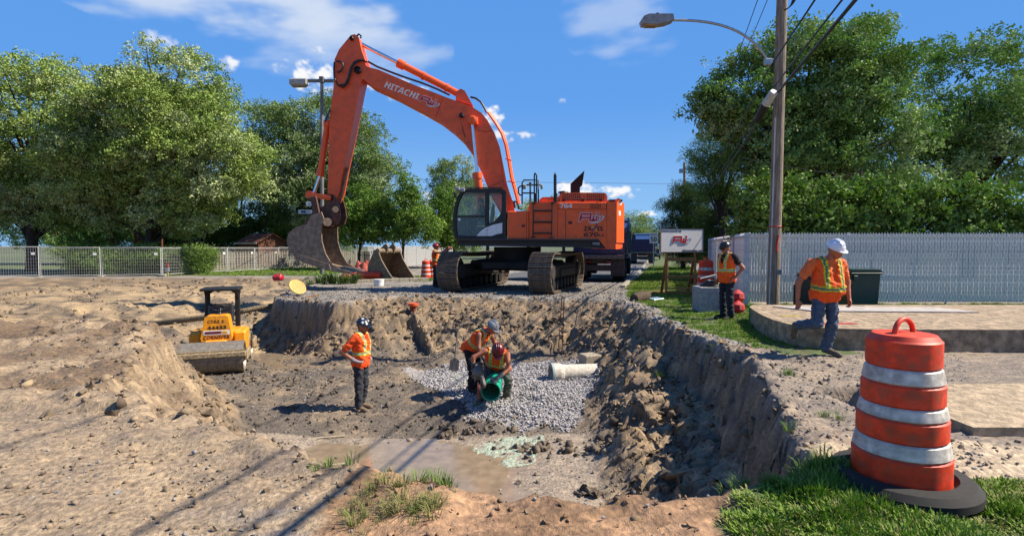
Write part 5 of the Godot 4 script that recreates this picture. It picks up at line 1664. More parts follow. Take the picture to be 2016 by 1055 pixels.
	tree("purple_shrub", "purple-leaved shrub above the white fence", "shrub", 1668, 19.8, [[1640, 380, 34, 22], [1690, 378, 30, 20]], 1.2, 0.5, [Color(0.075, 0.035, 0.035), Color(0.10, 0.05, 0.045), Color(0.06, 0.045, 0.03)], 40, 0, "", 0.05)
	sn = 50
	for q in [[385, 36.6, "clipped hedge end nearest the picket fence"], [335, 36.2, "clipped hedge section behind the red stake"], [280, 35.8, "clipped hedge section below the porch"], [215, 35.4, "clipped hedge section left of the porch"], [150, 35.0, "clipped hedge section furthest from the picket fence"]]:
		tree("hedge", q[2], "hedge", q[0], q[1], [[q[0], 507, 32, 22], [q[0] - 10, 500, 28, 17], [q[0] + 8, 520, 28, 18]], 1.5, 0.55, hedge, sn, 1, "", 0.04)
		sn += 1

# ---------- vehicles ----------
func wheel(parent: Node, o: Vector3, axis: Vector3, r: float, w: float):
	var wn := Node3D.new()
	wn.name = "wheel"
	parent.add_child(wn, true)
	var ty := MB.new()
	ty.lathe(o - axis * w * 0.5, axis, [Vector2(r * 0.56, 0.0), Vector2(r * 0.92, 0.0), Vector2(r, w * 0.12), Vector2(r, w * 0.88), Vector2(r * 0.92, w), Vector2(r * 0.56, w)], 26)
	part("tyre", ty, mat("tyre_rubber", Color(0.12, 0.115, 0.11), 0.85, 0.0, 0.6, 0.4), wn)
	var ri := MB.new()
	ri.lathe(o - axis * w * 0.5, axis, [Vector2(0, w * 0.3), Vector2(r * 0.2, w * 0.3), Vector2(r * 0.24, w * 0.2), Vector2(r * 0.5, w * 0.25), Vector2(r * 0.57, 0.02), Vector2(r * 0.57, w - 0.02), Vector2(r * 0.5, w * 0.8), Vector2(0, w * 0.7)], 20)
	part("rim", ri, mat("rim_steel", Color(0.55, 0.55, 0.56), 0.4, 0.7, 0.8), wn)

func dump_truck(label: String, pos: Vector3, turn: float, paint: Color, key: String):
	# local: rear end at z = 0 facing +z, front towards -z
	var t := thing("dump_truck", label, "truck", pos, turn, "blue dump trucks on the street")
	var pm := mat("truck_%s" % key, paint, 0.35, 0.0, 0.8, 1.5)
	var grey := mat("truck_grey", Color(0.42, 0.42, 0.42), 0.6, 0.3, 0.6, 0.8)
	var dk := mat("under_black", Color.BLACK)
	var b := MB.new()
	b.prism(Vector3(0, 0, 0), Vector3.BACK, Vector3.UP, V2([-0.05, 1.25, -5.6, 1.25, -5.6, 2.75, -4.9, 3.05, -0.25, 2.55]), 2.5)
	part("dump_box", b, pm, t)
	for k in 6:
		for s in [-1.28, 1.28]:
			var rb := MB.new()
			rb.box(Vector3(s, 1.9, -0.6 - k * 0.9), Vector3(0.07, 1.2, 0.12), 0.01)
			part("box_rib", rb, grey, t)
	var rl := MB.new()
	rl.box(Vector3(0, 2.6, -2.6), Vector3(2.62, 0.14, 4.8), 0.02, Basis(Vector3.RIGHT, 0.1))
	part("top_rail", rl, grey, t)
	var tg := MB.new()
	tg.box(Vector3(0, 1.92, 0.02), Vector3(2.4, 1.26, 0.07), 0.02, Basis(Vector3.RIGHT, 0.1))
	for x in [-0.8, 0.0, 0.8]: tg.box(Vector3(x, 1.92, 0.06), Vector3(0.1, 1.2, 0.06), 0.01, Basis(Vector3.RIGHT, 0.1))
	part("tailgate", tg, pm, t)
	var hd := MB.new()
	hd.prism(Vector3.ZERO, Vector3.BACK, Vector3.UP, V2([-5.6, 2.7, -6.7, 3.2, -6.7, 3.3, -4.8, 3.12]), 2.3)
	part("cab_shield", hd, pm, t)
	var cs := MB.new()
	cs.box(Vector3(0, 0.98, -3.6), Vector3(0.9, 0.34, 7.0), 0.03)
	cs.box(Vector3(0, 1.12, -0.15), Vector3(2.5, 0.16, 0.25), 0.02)
	cs.box(Vector3(0, 0.62, -0.1), Vector3(1.3, 0.3, 0.15), 0.02)
	part("chassis", cs, mat("frame_dusty", Color.GRAY), t)
	var bar := MB.new()
	bar.box(Vector3(0, 1.16, 0.06), Vector3(2.46, 0.2, 0.1), 0.02)
	part("rear_bar", bar, grey, t)
	for s in [-0.92, 0.92]:
		var fl := MB.new()
		fl.box(Vector3(s, 0.65, -0.05), Vector3(0.66, 0.82, 0.03), 0.005)
		part("mud_flap", fl, mat("flap_grey", Color(0.23, 0.225, 0.22), 0.8, 0.0, 0.6), t)
		var lt := MB.new()
		lt.box(Vector3(s * 0.55, 0.92, 0.02), Vector3(0.2, 0.1, 0.05), 0.01)
		part("tail_lamp", lt, mat("tail_red", Color(0.5, 0.06, 0.05), 0.3), t)
		for z in [-0.85, -2.2, -6.9]:
			wheel(t, Vector3(s * (1.0 if z > -5 else 1.1), 0.52, z), Vector3.RIGHT, 0.52, 0.56 if z > -5 else 0.32)
		var fd := MB.new()
		fd.box(Vector3(s * 1.2, 1.12, -1.5), Vector3(0.5, 0.06, 2.6), 0.02)
		part("fender", fd, grey, t)
		var mr := MB.new()
		mr.tube([Vector3(s * 1.25, 2.4, -6.5), Vector3(s * 1.5, 2.45, -6.5), Vector3(s * 1.5, 1.7, -6.5)], 0.025, 6)
		mr.box(Vector3(s * 1.5, 2.1, -6.5), Vector3(0.22, 0.5, 0.08), 0.02)
		part("mirror", mr, grey, t)
	var cab := MB.new()
	cab.prism(Vector3.ZERO, Vector3.BACK, Vector3.UP, V2([-5.8, 1.0, -5.8, 2.95, -7.0, 2.95, -7.5, 2.1, -8.9, 1.9, -9.0, 0.8]), 2.2)
	part("cab", cab, pm, t)
	var pl := MB.new()
	pl.tube([Vector3(1.33, 1.3, -0.4), Vector3(1.33, 3.1, -1.5)], 0.035, 6)
	part("tarp_arm", pl, grey, t)

func small_car(label: String, pos: Vector3, turn: float, paint: Color):
	var t := thing("car", label, "car", pos, turn)
	var pm := mat("car_paint", paint, 0.2, 0.3, 0.95)
	var b := MB.new()
	b.prism(Vector3.ZERO, Vector3.BACK, Vector3.UP, V2([2.1, 0.35, 2.15, 0.7, 1.9, 0.85, 0.95, 0.95, -1.9, 0.98, -2.1, 0.8, -2.1, 0.35]), 1.7)
	part("body", b, pm, t)
	var g := MB.new()
	g.prism(Vector3.ZERO, Vector3.BACK, Vector3.UP, V2([0.95, 0.95, 0.35, 1.42, -1.2, 1.45, -1.85, 0.98]), 1.45)
	part("window", g, mat("dark_glass", Color(0.05, 0.06, 0.07), 0.08, 0.0, 1.0), t)
	for s in [-0.78, 0.78]:
		for z in [-1.3, 1.35]: wheel(t, Vector3(s, 0.32, z), Vector3.RIGHT, 0.32, 0.2)
		var h := MB.new()
		h.box(Vector3(s * 0.75, 0.68, 2.12), Vector3(0.35, 0.14, 0.06), 0.02)
		part("headlight", h, mat("lens_white", Color(0.8, 0.82, 0.84), 0.1, 0.0, 1.0), t)

func build_roller():
	var p := on_ground(424, 13.6)
	p.y -= 0.03
	var t := thing("road_roller", "small yellow ride-on roller parked in the trench", "roller", p, 0.36)
	var yl := mat("roller_yellow", Color(0.93, 0.60, 0.04), 0.45, 0.0, 0.86, 1.0)
	grime(yl, 0.45, Color(0.52, 0.42, 0.31))
	var blk := mat("machine_black", Color.BLACK)
	var drum_m := mat("drum_steel", Color(0.60, 0.56, 0.50), 0.5, 0.45, 0.7, 0.6)
	for z in [0.62, -1.05]:
		var d := MB.new()
		d.lathe(Vector3(-0.68, 0.39, z), Vector3.RIGHT, [Vector2(0, 0.06), Vector2(0.3, 0.06), Vector2(0.34, 0.0), Vector2(0.39, 0.0), Vector2(0.39, 1.36), Vector2(0.34, 1.36), Vector2(0.3, 1.30), Vector2(0, 1.30)], 40)
		part("drum", d, drum_m, t)
		var fr := MB.new()
		for s in [-0.74, 0.74]: fr.box(Vector3(s, 0.45, z - 0.1), Vector3(0.07, 0.22, 0.75), 0.02)
		fr.box(Vector3(0, 0.52, z + 0.40 * signf(z)), Vector3(1.5, 0.12, 0.07), 0.015)
		part("drum_yoke", fr, mat("roller_dusty", Color(0.66, 0.58, 0.45), 0.7, 0.0, 0.6, 0.5), t)
	var sc := MB.new()
	sc.prism(Vector3(0, 0, 0.98), Vector3.RIGHT, Vector3.UP, V2([-0.7, 0.50, 0.72, 0.50, 0.72, 0.62, -0.7, 0.62]), 0.05)
	part("scraper_bar", sc, mat("roller_dusty", Color.GRAY), t)
	var hood := MB.new()
	hood.prism(Vector3(0.02, 0, 0.02), Vector3.RIGHT, Vector3.UP, V2([-0.34, 0.74, 0.32, 0.74, 0.34, 0.82, 0.26, 1.34, 0.2, 1.37, -0.2, 1.37, -0.26, 1.34, -0.36, 0.82]), 0.5)
	part("hood", hood, yl, t)
	var body := MB.new()
	body.box(Vector3(0, 0.7, -0.45), Vector3(1.05, 0.5, 0.75), 0.05)
	body.box(Vector3(-0.50, 0.62, -0.45), Vector3(0.3, 0.62, 0.9), 0.05)
	body.box(Vector3(0.50, 0.62, -0.45), Vector3(0.3, 0.62, 0.9), 0.05)
	body.box(Vector3(0, 0.62, 0.1), Vector3(0.5, 0.3, 0.6), 0.04)
	part("body", body, yl, t)
	var seat := MB.new()
	seat.box(Vector3(-0.02, 1.03, -0.55), Vector3(0.6, 0.14, 0.5), 0.05)
	seat.box(Vector3(-0.02, 1.32, -0.80), Vector3(0.62, 0.5, 0.12), 0.05, Basis(Vector3.RIGHT, -0.15))
	part("seat", seat, mat("seat_vinyl", Color(0.17, 0.17, 0.18), 0.4), t)
	var st := MB.new()
	st.tube([Vector3(0.05, 1.3, -0.02), Vector3(0.05, 1.5, -0.18)], 0.03, 8)
	var c := Vector3(0.05, 1.52, -0.2)
	st.tube(ring(c, Vector3.RIGHT, Vector3(0, 0.45, 0.9).normalized(), 0.21, 0.0, TAU, 20), 0.016, 6)
	for k in 3:
		var a := TAU * k / 3.0
		st.tube([c, c + Vector3.RIGHT * cos(a) * 0.2 + Vector3(0, 0.45, 0.9).normalized() * sin(a) * 0.2], 0.012, 5)
	part("steering_wheel", st, blk, t)
	for s in [-0.36, 0.36]:
		var po := MB.new()
		po.box(Vector3(s, 1.32, -0.98), Vector3(0.12, 1.3, 0.12), 0.02)
		po.prism(Vector3(s, 0, -0.8), Vector3.BACK, Vector3.UP, V2([-0.2, 1.95, 0.16, 1.95, -0.12, 1.68]), 0.06)
		po.prism(Vector3(s * 0.8, 0, -0.98), Vector3.RIGHT, Vector3.UP, V2([-0.16, 1.95, 0.16, 1.95, 0.13 * signf(s), 1.75]), 0.06)
		part("roll_bar_post", po, blk, t)
	var rf := MB.new()
	rf.box(Vector3(0.02, 1.98, -0.72), Vector3(0.92, 0.07, 0.85), 0.02)
	part("canopy", rf, blk, t)
	var bl := MB.new()
	bl.tube([Vector3(-0.3, 2.0, -0.7), Vector3(-0.36, 1.5, -0.75), Vector3(-0.42, 1.1, -0.7)], 0.012, 5)
	part("cable", bl, blk, t)
	var pur := mat("ink_brown", Color(0.30, 0.12, 0.08), 0.6)
	var wh := mat("decal_white", Color.WHITE)
	word(t, "lettering", "CT&E S", Vector3(-0.17, 1.2, 0.273), Vector3.RIGHT, Vector3.UP, 0.36, 0.07, pur, false, 0.006)
	word(t, "lettering", "44433", Vector3(-0.18, 1.04, 0.273), Vector3.RIGHT, Vector3.UP, 0.42, 0.085, mat("decal_black", Color.BLACK), true, 0.006)
	var lb := MB.new()
	lb.box(Vector3(0.02, 0.955, 0.274), Vector3(0.58, 0.11, 0.006))
	part("label_plate", lb, wh, t)
	var lb2 := MB.new()
	lb2.box(Vector3(-0.06, 0.955, 0.279), Vector3(0.36, 0.06, 0.005))
	part("label_band", lb2, mat("label_crimson", Color(0.4, 0.06, 0.16), 0.5), t)
	var lb3 := MB.new()
	lb3.box(Vector3(0.20, 0.955, 0.279), Vector3(0.13, 0.06, 0.005))
	part("label_band", lb3, mat("decal_yellow", Color.YELLOW), t)
	word(t, "lettering", "CORNIVER", Vector3(-0.27, 0.79, 0.273), Vector3.RIGHT, Vector3.UP, 0.58, 0.085, pur, true, 0.006)

# ---------- safety drums ----------
func drum(label: String, pos: Vector3, sc := 1.0) -> Node3D:
	var t := thing("traffic_drum", label, "traffic drum", pos, 0.4, "orange traffic drums")
	var org := mat("drum_orange", Color(0.93, 0.24, 0.07), 0.55, 0.0, 0.72, 0.9)
	if not org.detail_enabled: grime(org, 0.5, Color(0.42, 0.30, 0.22))
	var wht := mat("drum_white", Color(0.84, 0.81, 0.77), 0.5, 0.0, 0.6, 0.8)
	var base := MB.new()
	base.lathe(Vector3.ZERO, Vector3.UP, [Vector2(0.46, 0.0), Vector2(0.46, 0.05), Vector2(0.42, 0.09), Vector2(0.33, 0.1), Vector2(0.30, 0.06), Vector2(0.0, 0.06)], 32)
	part("rubber_base", base, mat("tyre_rubber", Color.BLACK), t)
	var y := 0.05
	var r := 0.295
	for k in 7:
		var h: float = [0.2, 0.105, 0.15, 0.085, 0.15, 0.105, 0.19][k]
		var b := MB.new()
		var r2 := r - (0.004 if k % 2 == 0 else 0.02)
		b.lathe(Vector3(0, y, 0), Vector3.UP, [Vector2(r - 0.012, 0.0), Vector2(r, 0.012), Vector2(r2 + 0.004, h - 0.012), Vector2(r2 - 0.008, h)], 32)
		part("stripe" if k % 2 == 1 else "body_band", b, wht if k % 2 == 1 else org, t)
		y += h
		r = r2
	var top := MB.new()
	top.lathe(Vector3(0, y, 0), Vector3.UP, [Vector2(r - 0.008, 0), Vector2(r - 0.03, 0.03), Vector2(0, 0.04)], 24)
	top.tube(ring(Vector3(0, y + 0.03, 0), Vector3.RIGHT, Vector3.UP, 0.1, 0.0, PI, 12), 0.018, 7)
	part("lid", top, org, t)
	t.scale = Vector3.ONE * sc
	return t

func build_signs():
	# project board on thin posts
	var d := 21.2
	var a := at(1297, 497, d)
	var b := at(1390, 450, d)
	var w := b.x - a.x
	var h := b.y - a.y
	var c := Vector3((a.x + b.x) * 0.5, hy((a.x + b.x) * 0.5, -d), -d)
	var t := thing("project_sign", "large white project board with red logo on posts", "sign", c, 0.2)
	var wm := mat("board_white", Color(0.87, 0.86, 0.84), 0.5, 0.0, 0.98, 2.0)
	var bd := MB.new()
	bd.box(Vector3(0, a.y - c.y + h * 0.5, 0), Vector3(w, h, 0.025), 0.004)
	part("panel", bd, wm, t)
	var fr := MB.new()
	var y0 := a.y - c.y
	for q in [[Vector3(0, y0 + 0.01, 0.016), Vector3(w, 0.022, 0.012)], [Vector3(0, y0 + h - 0.01, 0.016), Vector3(w, 0.022, 0.012)], [Vector3(-w / 2 + 0.011, y0 + h / 2, 0.016), Vector3(0.022, h - 0.05, 0.012)], [Vector3(w / 2 - 0.011, y0 + h / 2, 0.016), Vector3(0.022, h - 0.05, 0.012)]]:
		fr.box(q[0], q[1])
	part("border", fr, mat("ink_dark", Color(0.12, 0.12, 0.14), 0.6), t)
	for s in [-0.32, 0.32]:
		var po := MB.new()
		po.box(Vector3(w * s, y0 * 0.5 + 0.2, -0.05), Vector3(0.06, y0 + 0.5, 0.06), 0.005)
		part("post", po, mat("lumber", Color(0.60, 0.43, 0.24), 0.85, 0.0, 0.65, 0.5), t)
	var ink := mat("ink_dark", Color.BLACK)
	word(t, "lettering", "TRAVAUX EXÉCUTÉS PAR:", Vector3(-w * 0.47, y0 + h * 0.86, 0.016), Vector3.RIGHT, Vector3.UP, w * 0.45, 0.065, ink, true, 0.006)
	word(t, "lettering", "aliexcavation.com", Vector3(-w * 0.0, y0 + h * 0.04, 0.016), Vector3.RIGHT, Vector3.UP, w * 0.48, 0.085, ink, true, 0.006)
	logo(t, Vector3(-w * 0.23, y0 + h * 0.38, 0.02), Vector3.RIGHT, Vector3.UP, w * 0.46)
	# bare timber stand in front
	var p := on_ground(1340, 18.6)
	var f := thing("timber_stand", "bare wooden A-shaped stand below the project board", "stand", p, -0.05)
	var lum := mat("lumber", Color.WHITE)
	for s in [-0.5, 0.5]:
		var l := MB.new()
		l.bar(Vector3(s, 0, 0.12), Vector3(s, 1.27, 0.0), 0.085, 0.05, 0.005)
		part("leg", l, lum, f)
		var l2 := MB.new()
		l2.bar(Vector3(s * 0.94, 0, -0.75), Vector3(s * 0.94, 1.22, -0.05), 0.085, 0.05, 0.005)
		part("leg", l2, lum, f)
	for q in [[1.23, 0.03, 0.13], [0.62, 0.1, 0.09], [0.1, 0.16, 0.09]]:
		var l := MB.new()
		l.box(Vector3(0, q[0], q[1]), Vector3(1.06, q[2], 0.04), 0.005)
		part("crossbar", l, lum, f)
	var tr := MB.new()
	tr.box(Vector3(0, 0.2, -0.25), Vector3(0.96, 0.03, 0.3), 0.005)
	part("tray", tr, lum, f)
	# speed limit sign
	p = on_ground(1287, 41.5)
	var s5 := thing("speed_sign", "white speed limit sign reading 50 on a thin post", "sign", p, -0.1)
	var po := MB.new()
	po.box(Vector3(0, 1.5, 0), Vector3(0.06, 3.0, 0.05))
	part("post", po, mat("galvanised", Color(0.56, 0.57, 0.58), 0.45, 0.6, 0.8), s5)
	var pl := MB.new()
	pl.box(Vector3(0, 2.55, 0.04), Vector3(0.62, 0.8, 0.015), 0.003)
	part("panel", pl, wm, s5)
	word(s5, "lettering", "MAXIMUM", Vector3(-0.22, 2.78, 0.05), Vector3.RIGHT, Vector3.UP, 0.44, 0.09, ink, true, 0.006)
	word(s5, "lettering", "50", Vector3(-0.22, 2.26, 0.05), Vector3.RIGHT, Vector3.UP, 0.44, 0.38, ink, true, 0.006)
	# street name blades on the lamp post behind the bucket
	p = at(612, 401, 34.0)
	var bl := MB.new()
	bl.box(Vector3.ZERO, Vector3(0.62, 0.25, 0.02), 0.004)
	var n1 := solo("street_name_sign", bl, wm, "small white street sign behind the bucket linkage", "sign", p)
	word(n1, "lettering", "NO 2", Vector3(-0.2, -0.07, 0.013), Vector3.RIGHT, Vector3.UP, 0.4, 0.13, mat("sign_blue", Color(0.1, 0.3, 0.6), 0.5), true, 0.006)
	var bl2 := MB.new()
	bl2.box(Vector3.ZERO, Vector3(0.85, 0.24, 0.02), 0.004)
	var n2 := solo("street_name_sign", bl2, mat("sign_pale", Color(0.62, 0.70, 0.74), 0.5), "pale blue street sign beside the bucket hinge", "sign", at(600, 417, 33.8))
	var pic := MB.new()
	pic.box(Vector3(-0.1, 0, 0.014), Vector3(0.3, 0.14, 0.006))
	part("emblem", pic, mat("sign_navy", Color(0.1, 0.14, 0.3), 0.5), n2)

# ---------- poles, lamps and wires ----------
func build_poles():
	var wood := mat("pole_wood", Color(0.62, 0.555, 0.485), 0.95, 0.0, 0.55, 0.8, 1.2)
	wood.uv1_scale = Vector3(2.2, 0.16, 2.2)
	var p := on_ground(1524, 15.0)
	var t := thing("utility_pole", "weathered wooden utility pole in front of the white fence", "utility pole", p)
	var top := at(1545, -150, 15.0) - p
	var pole := MB.new()
	pole.tube([Vector3(0, -0.2, 0), top * 0.5, top], [0.165, 0.15, 0.13], 18)
	part("pole", pole, wood, t)
	var tp := MB.new()
	for q in [[1.85, 0.02]]:
		tp.tube(ring(top * (q[0] / top.y) * 1.22, Vector3.RIGHT, Vector3.BACK, 0.168, 0, TAU, 20), 0.014, 5)
	tp.tube([top * 0.19 + Vector3(0.02, 0.03, 0.17), top * 0.175 + Vector3(-0.03, -0.1, 0.175), top * 0.15 + Vector3(-0.02, -0.02, 0.175)], 0.02, 5)
	part("red_tape", tp, mat("tape_red", Color(0.8, 0.08, 0.12), 0.5), t)
	var cn := MB.new()
	cn.tube([Vector3(-0.13, 0, 0.08), top * 0.5 + Vector3(-0.12, 0, 0.08)], 0.022, 6)
	part("conduit", cn, mat("galvanised", Color.GRAY), t)
	var tag := MB.new()
	tag.box(top * 0.095 + Vector3(0.07, 0, 0.165), Vector3(0.14, 0.14, 0.01))
	part("tag", tag, mat("plate_grey", Color.GRAY), t)
	var coil := MB.new()
	for k in 5:
		coil.tube(ring(at(1549 + k, 4 - k * 3, 14.8) - p, Vector3(0.3, 0, 0.9).normalized(), Vector3.UP, 0.2 + 0.03 * k, 0.0, TAU, 18), 0.012, 5)
	part("cable_coil", coil, mat("hose_black", Color.BLACK), t)
	# street light on a curved arm
	var al := mat("lamp_alu", Color(0.66, 0.67, 0.68), 0.35, 0.6, 0.85)
	var sl := thing("street_light", "grey cobra-head street light on a curved arm", "street light", p)
	var arm := MB.new()
	arm.tube(bez(at(1514, 122, 14.9) - p, at(1480, 60, 14.9) - p, at(1420, 38, 14.9) - p, at(1322, 39.5, 14.9) - p, 16), 0.035, 9)
	part("arm", arm, al, sl)
	var br := MB.new()
	br.box(at(1513, 122, 14.85) - p, Vector3(0.22, 0.2, 0.1), 0.03)
	part("bracket", br, al, sl)
	var hd := MB.new()
	hd.prism(Vector3(0, 0, (at(1290, 40, 14.9) - p).z), Vector3.RIGHT, Vector3.UP, lamp_poly(p, [1261, 42, 1266, 35, 1276, 31, 1323, 31, 1325, 42, 1310, 48, 1290, 51, 1264, 50]), 0.3, true)
	part("lamp_head", hd, mat("lamp_grey", Color.GRAY), sl)
	var ln := MB.new()
	ln.box(at(1281, 49.5, 14.9) - p, Vector3(0.36, 0.09, 0.26), 0.03)
	part("lens", ln, mat("lens_amber", Color(0.55, 0.47, 0.36), 0.15, 0.0, 0.9), sl)
	var pc := MB.new()
	pc.lathe(at(1295, 31, 14.9) - p, Vector3.UP, [Vector2(0.045, 0), Vector2(0.045, 0.07), Vector2(0, 0.08)], 12)
	part("photocell", pc, mat("hose_black", Color.BLACK), sl)
	# splice case lashed to the cable
	var sc := thing("splice_case", "white and black cable splice case lashed beside the pole", "splice case", at(1500, 212, 14.6))
	var o := sc.position
	var s1 := MB.new()
	s1.tube([at(1525, 180, 14.3) - o, at(1508, 206, 14.6) - o], 0.11, 14)
	part("white_sleeve", s1, mat("sleeve_white", Color(0.72, 0.72, 0.70), 0.5), sc)
	var s2 := MB.new()
	s2.tube([at(1508, 206, 14.6) - o, at(1491, 238, 15.0) - o], [0.12, 0.085], 14)
	part("black_sleeve", s2, mat("hose_black", Color.BLACK), sc)
	# overhead cables: along the street past the pole, over the viewer's right
	var road := Vector3(0.2655, 0, -0.9641)
	var spans := [[5.75, 0.06, 0.035, "thick black telephone cable lashed along the street side"], [5.95, 0.0, 0.02, "thin black telephone cable just above the thick one"], [6.5, -0.1, 0.022, "upper black cable along the street side"], [8.9, -0.25, 0.012, "high power line at the top of the pole"], [9.4, 0.25, 0.012, "highest power line at the top of the pole"]]
	for q in spans:
		var c := MB.new()
		var base := Vector3(p.x, 0, p.z) + Vector3(-0.19 + q[1], 0, 0.12)
		var far := Vector3((1350 - 1008.0) / FOCAL * 52.0, 0, -52.0)
		var near := base - road * 44.0
		for seg in [[near, base], [base, far]]:
			var pts := []
			for i in 13:
				var u := i / 12.0
				var y: float = q[0] + 0.05 - 2.2 * u * (1.0 - u) * (0.6 if seg[0] == near else 1.0)
				if seg[0] == base: y -= u * 0.9
				pts.append(seg[0].lerp(seg[1], u) + Vector3(0, y, 0))
			c.tube(pts, q[2], 6, false)
		solo("overhead_cable", c, mat("hose_black", Color.BLACK), q[3], "cable", Vector3.ZERO, "overhead cables")
	var c2 := MB.new()
	var w0 := at(1455, 309, 22.0)
	c2.tube(bez(w0, w0.lerp(at(1716, 351, 20.0), 0.33) - Vector3(0, 0.1, 0), w0.lerp(at(1716, 351, 20.0), 0.66) - Vector3(0, 0.1, 0), at(1716, 351, 20.0), 10), 0.014, 5)
	solo("service_wire", c2, mat("hose_black", Color.BLACK), "thin service wire crossing in front of the maple", "cable")
	var c3 := MB.new()
	c3.tube(bez(at(800, 352, 50.0), at(980, 360, 50.0), at(1180, 360, 50.0), at(1350, 362, 52.0), 12), 0.014, 5)
	solo("service_wire", c3, mat("hose_black", Color.BLACK), "thin wire spanning the street behind the excavator", "cable")
	var c4 := MB.new()
	c4.tube(bez(at(340, 412, 50.0), at(450, 413, 50.0), at(540, 411, 50.0), at(640, 400, 48.0), 12), 0.02, 5)
	solo("service_wire", c4, mat("cable_grey", Color(0.4, 0.41, 0.42), 0.6), "pale wire in front of the dark trees by the shed", "cable")
	# far poles
	for q in [[1349, 52.0, 320, 0.15, "distant wooden pole behind the cedar"], [1326, 78.0, 375, 0.15, "farthest wooden pole along the street"]]:
		var g := on_ground(q[0], q[1])
		var fp := thing("utility_pole", q[4], "utility pole", g)
		var m := MB.new()
		var tq := at(q[0] - 1, q[2], q[1]) - g
		m.tube([Vector3.ZERO, tq], [q[3], q[3] * 0.8], 10)
		part("pole", m, wood, fp)
		var ms := MB.new()
		ms.box(tq - Vector3(0.25, 0.8, 0), Vector3(0.5, 0.4, 0.2), 0.04)
		part("crossarm", ms, al, fp)
	# parking-lot lamp left of the excavator arm
	for q in [[633, 36.0, 163, 571, 605, 658, "square floodlight pole standing behind the raised bucket"], [1044, 60.0, 368, 1028, 1036, 1064, "distant twin floodlight pole seen between the guard rails"]]:
		var g := on_ground(q[0], q[1])
		var lp := thing("floodlight_pole", q[6], "street light", g)
		var k: float = q[1] / FOCAL
		var tq := at(q[0], q[2] - 6, q[1]) - g
		var m := MB.new()
		m.tube([Vector3.ZERO, tq], [0.15, 0.10], 12)
		part("pole", m, mat("pole_grey", Color(0.45, 0.44, 0.42), 0.6, 0.2, 0.8), lp)
		var ar := MB.new()
		ar.box(at((q[4] + q[5]) * 0.5, q[2] - 4, q[1]) - g, Vector3((q[5] - q[4]) * k, 0.2, 0.14), 0.02)
		ar.box(tq, Vector3(0.3, 0.4, 0.3), 0.03)
		part("arm", ar, mat("pole_grey", Color.GRAY), lp)
		for s in [[q[3], q[4]], [q[5], q[5] + (q[4] - q[3]) if q[1] < 50 else q[5] + 5]]:
			var hb := MB.new()
			var c := at((s[0] + s[1]) * 0.5, q[2] - 1.0, q[1]) - g
			hb.box(c, Vector3((s[1] - s[0]) * k, 0.42, 0.5), 0.06)
			part("lamp_head", hb, mat("head_pale", Color(0.66, 0.65, 0.62), 0.5), lp)
			var le := MB.new()
			le.box(c - Vector3(0, 0.25, 0), Vector3((s[1] - s[0]) * k * 0.8, 0.1, 0.4), 0.03)
			part("lens", le, mat("lens_amber", Color.GRAY), lp)

func lamp_poly(o: Vector3, a: Array) -> PackedVector2Array:
	var r := PackedVector2Array()
	for i in range(0, a.size(), 2):
		var p := at(a[i], a[i + 1], 14.9) - o
		r.append(Vector2(p.x, p.y))
	return r

# ---------- fences, slab, bins ----------
func slat_fence(n: String, label: String, a: Vector3, b: Vector3, h: float, step: float, m: Material):
	var t := thing(n, label, "fence", a, atan2(-(b - a).z, (b - a).x), "white slatted chain-link fence")
	var len := a.distance_to(b)
	var slat := MB.new()
	var sw := step * 0.8
	slat.prism(Vector3(0, 0, 0), Vector3.RIGHT, Vector3.UP, V2([-sw / 2, 0.06, sw / 2, 0.06, sw / 2, h - 0.04, 0, h + 0.02, -sw / 2, h - 0.04]), 0.012)
	var sm := slat.mesh()
	var count := int(len / step)
	for i in count:
		var o := MeshInstance3D.new()
		o.name = "slat"
		o.mesh = sm
		o.material_override = m
		t.add_child(o, true)
		o.position = Vector3((i + 0.5) * step, 0.0, 0.004 * (i % 2))
	var wire := MB.new()
	var wm := mat("fence_wire", Color(0.72, 0.73, 0.74), 0.4, 0.5, 0.9)
	var nd := int(len / 0.12)
	for i in nd:
		for j in int(h / 0.12):
			var x := i * 0.12 + (0.06 if j % 2 else 0.0)
			wire.bar(Vector3(x, 0.06 + j * 0.12, 0.016), Vector3(x + 0.06, 0.12 + j * 0.12, 0.016), 0.006, 0.006)
			wire.bar(Vector3(x + 0.06, 0.06 + j * 0.12, 0.022), Vector3(x, 0.12 + j * 0.12, 0.022), 0.006, 0.006)
	var wp := part("wire_mesh", wire, wm, t)
	wp.set_meta("kind", "stuff")
	var np := int(len / 2.9) + 1
	for i in np + 1:
		var po := MB.new()
		po.tube([Vector3(minf(i * 2.9, len), -0.2, -0.04), Vector3(minf(i * 2.9, len), h + 0.02, -0.04)], 0.045 if i == 0 else 0.03, 10)
		part("post", po, mat("post_white", Color(0.78, 0.79, 0.80), 0.5), t)
	var rl := MB.new()
	rl.tube([Vector3(0, h - 0.08, -0.03), Vector3(len, h - 0.08, -0.03)], 0.022, 8)
	part("top_rail", rl, mat("post_white", Color.WHITE), t)

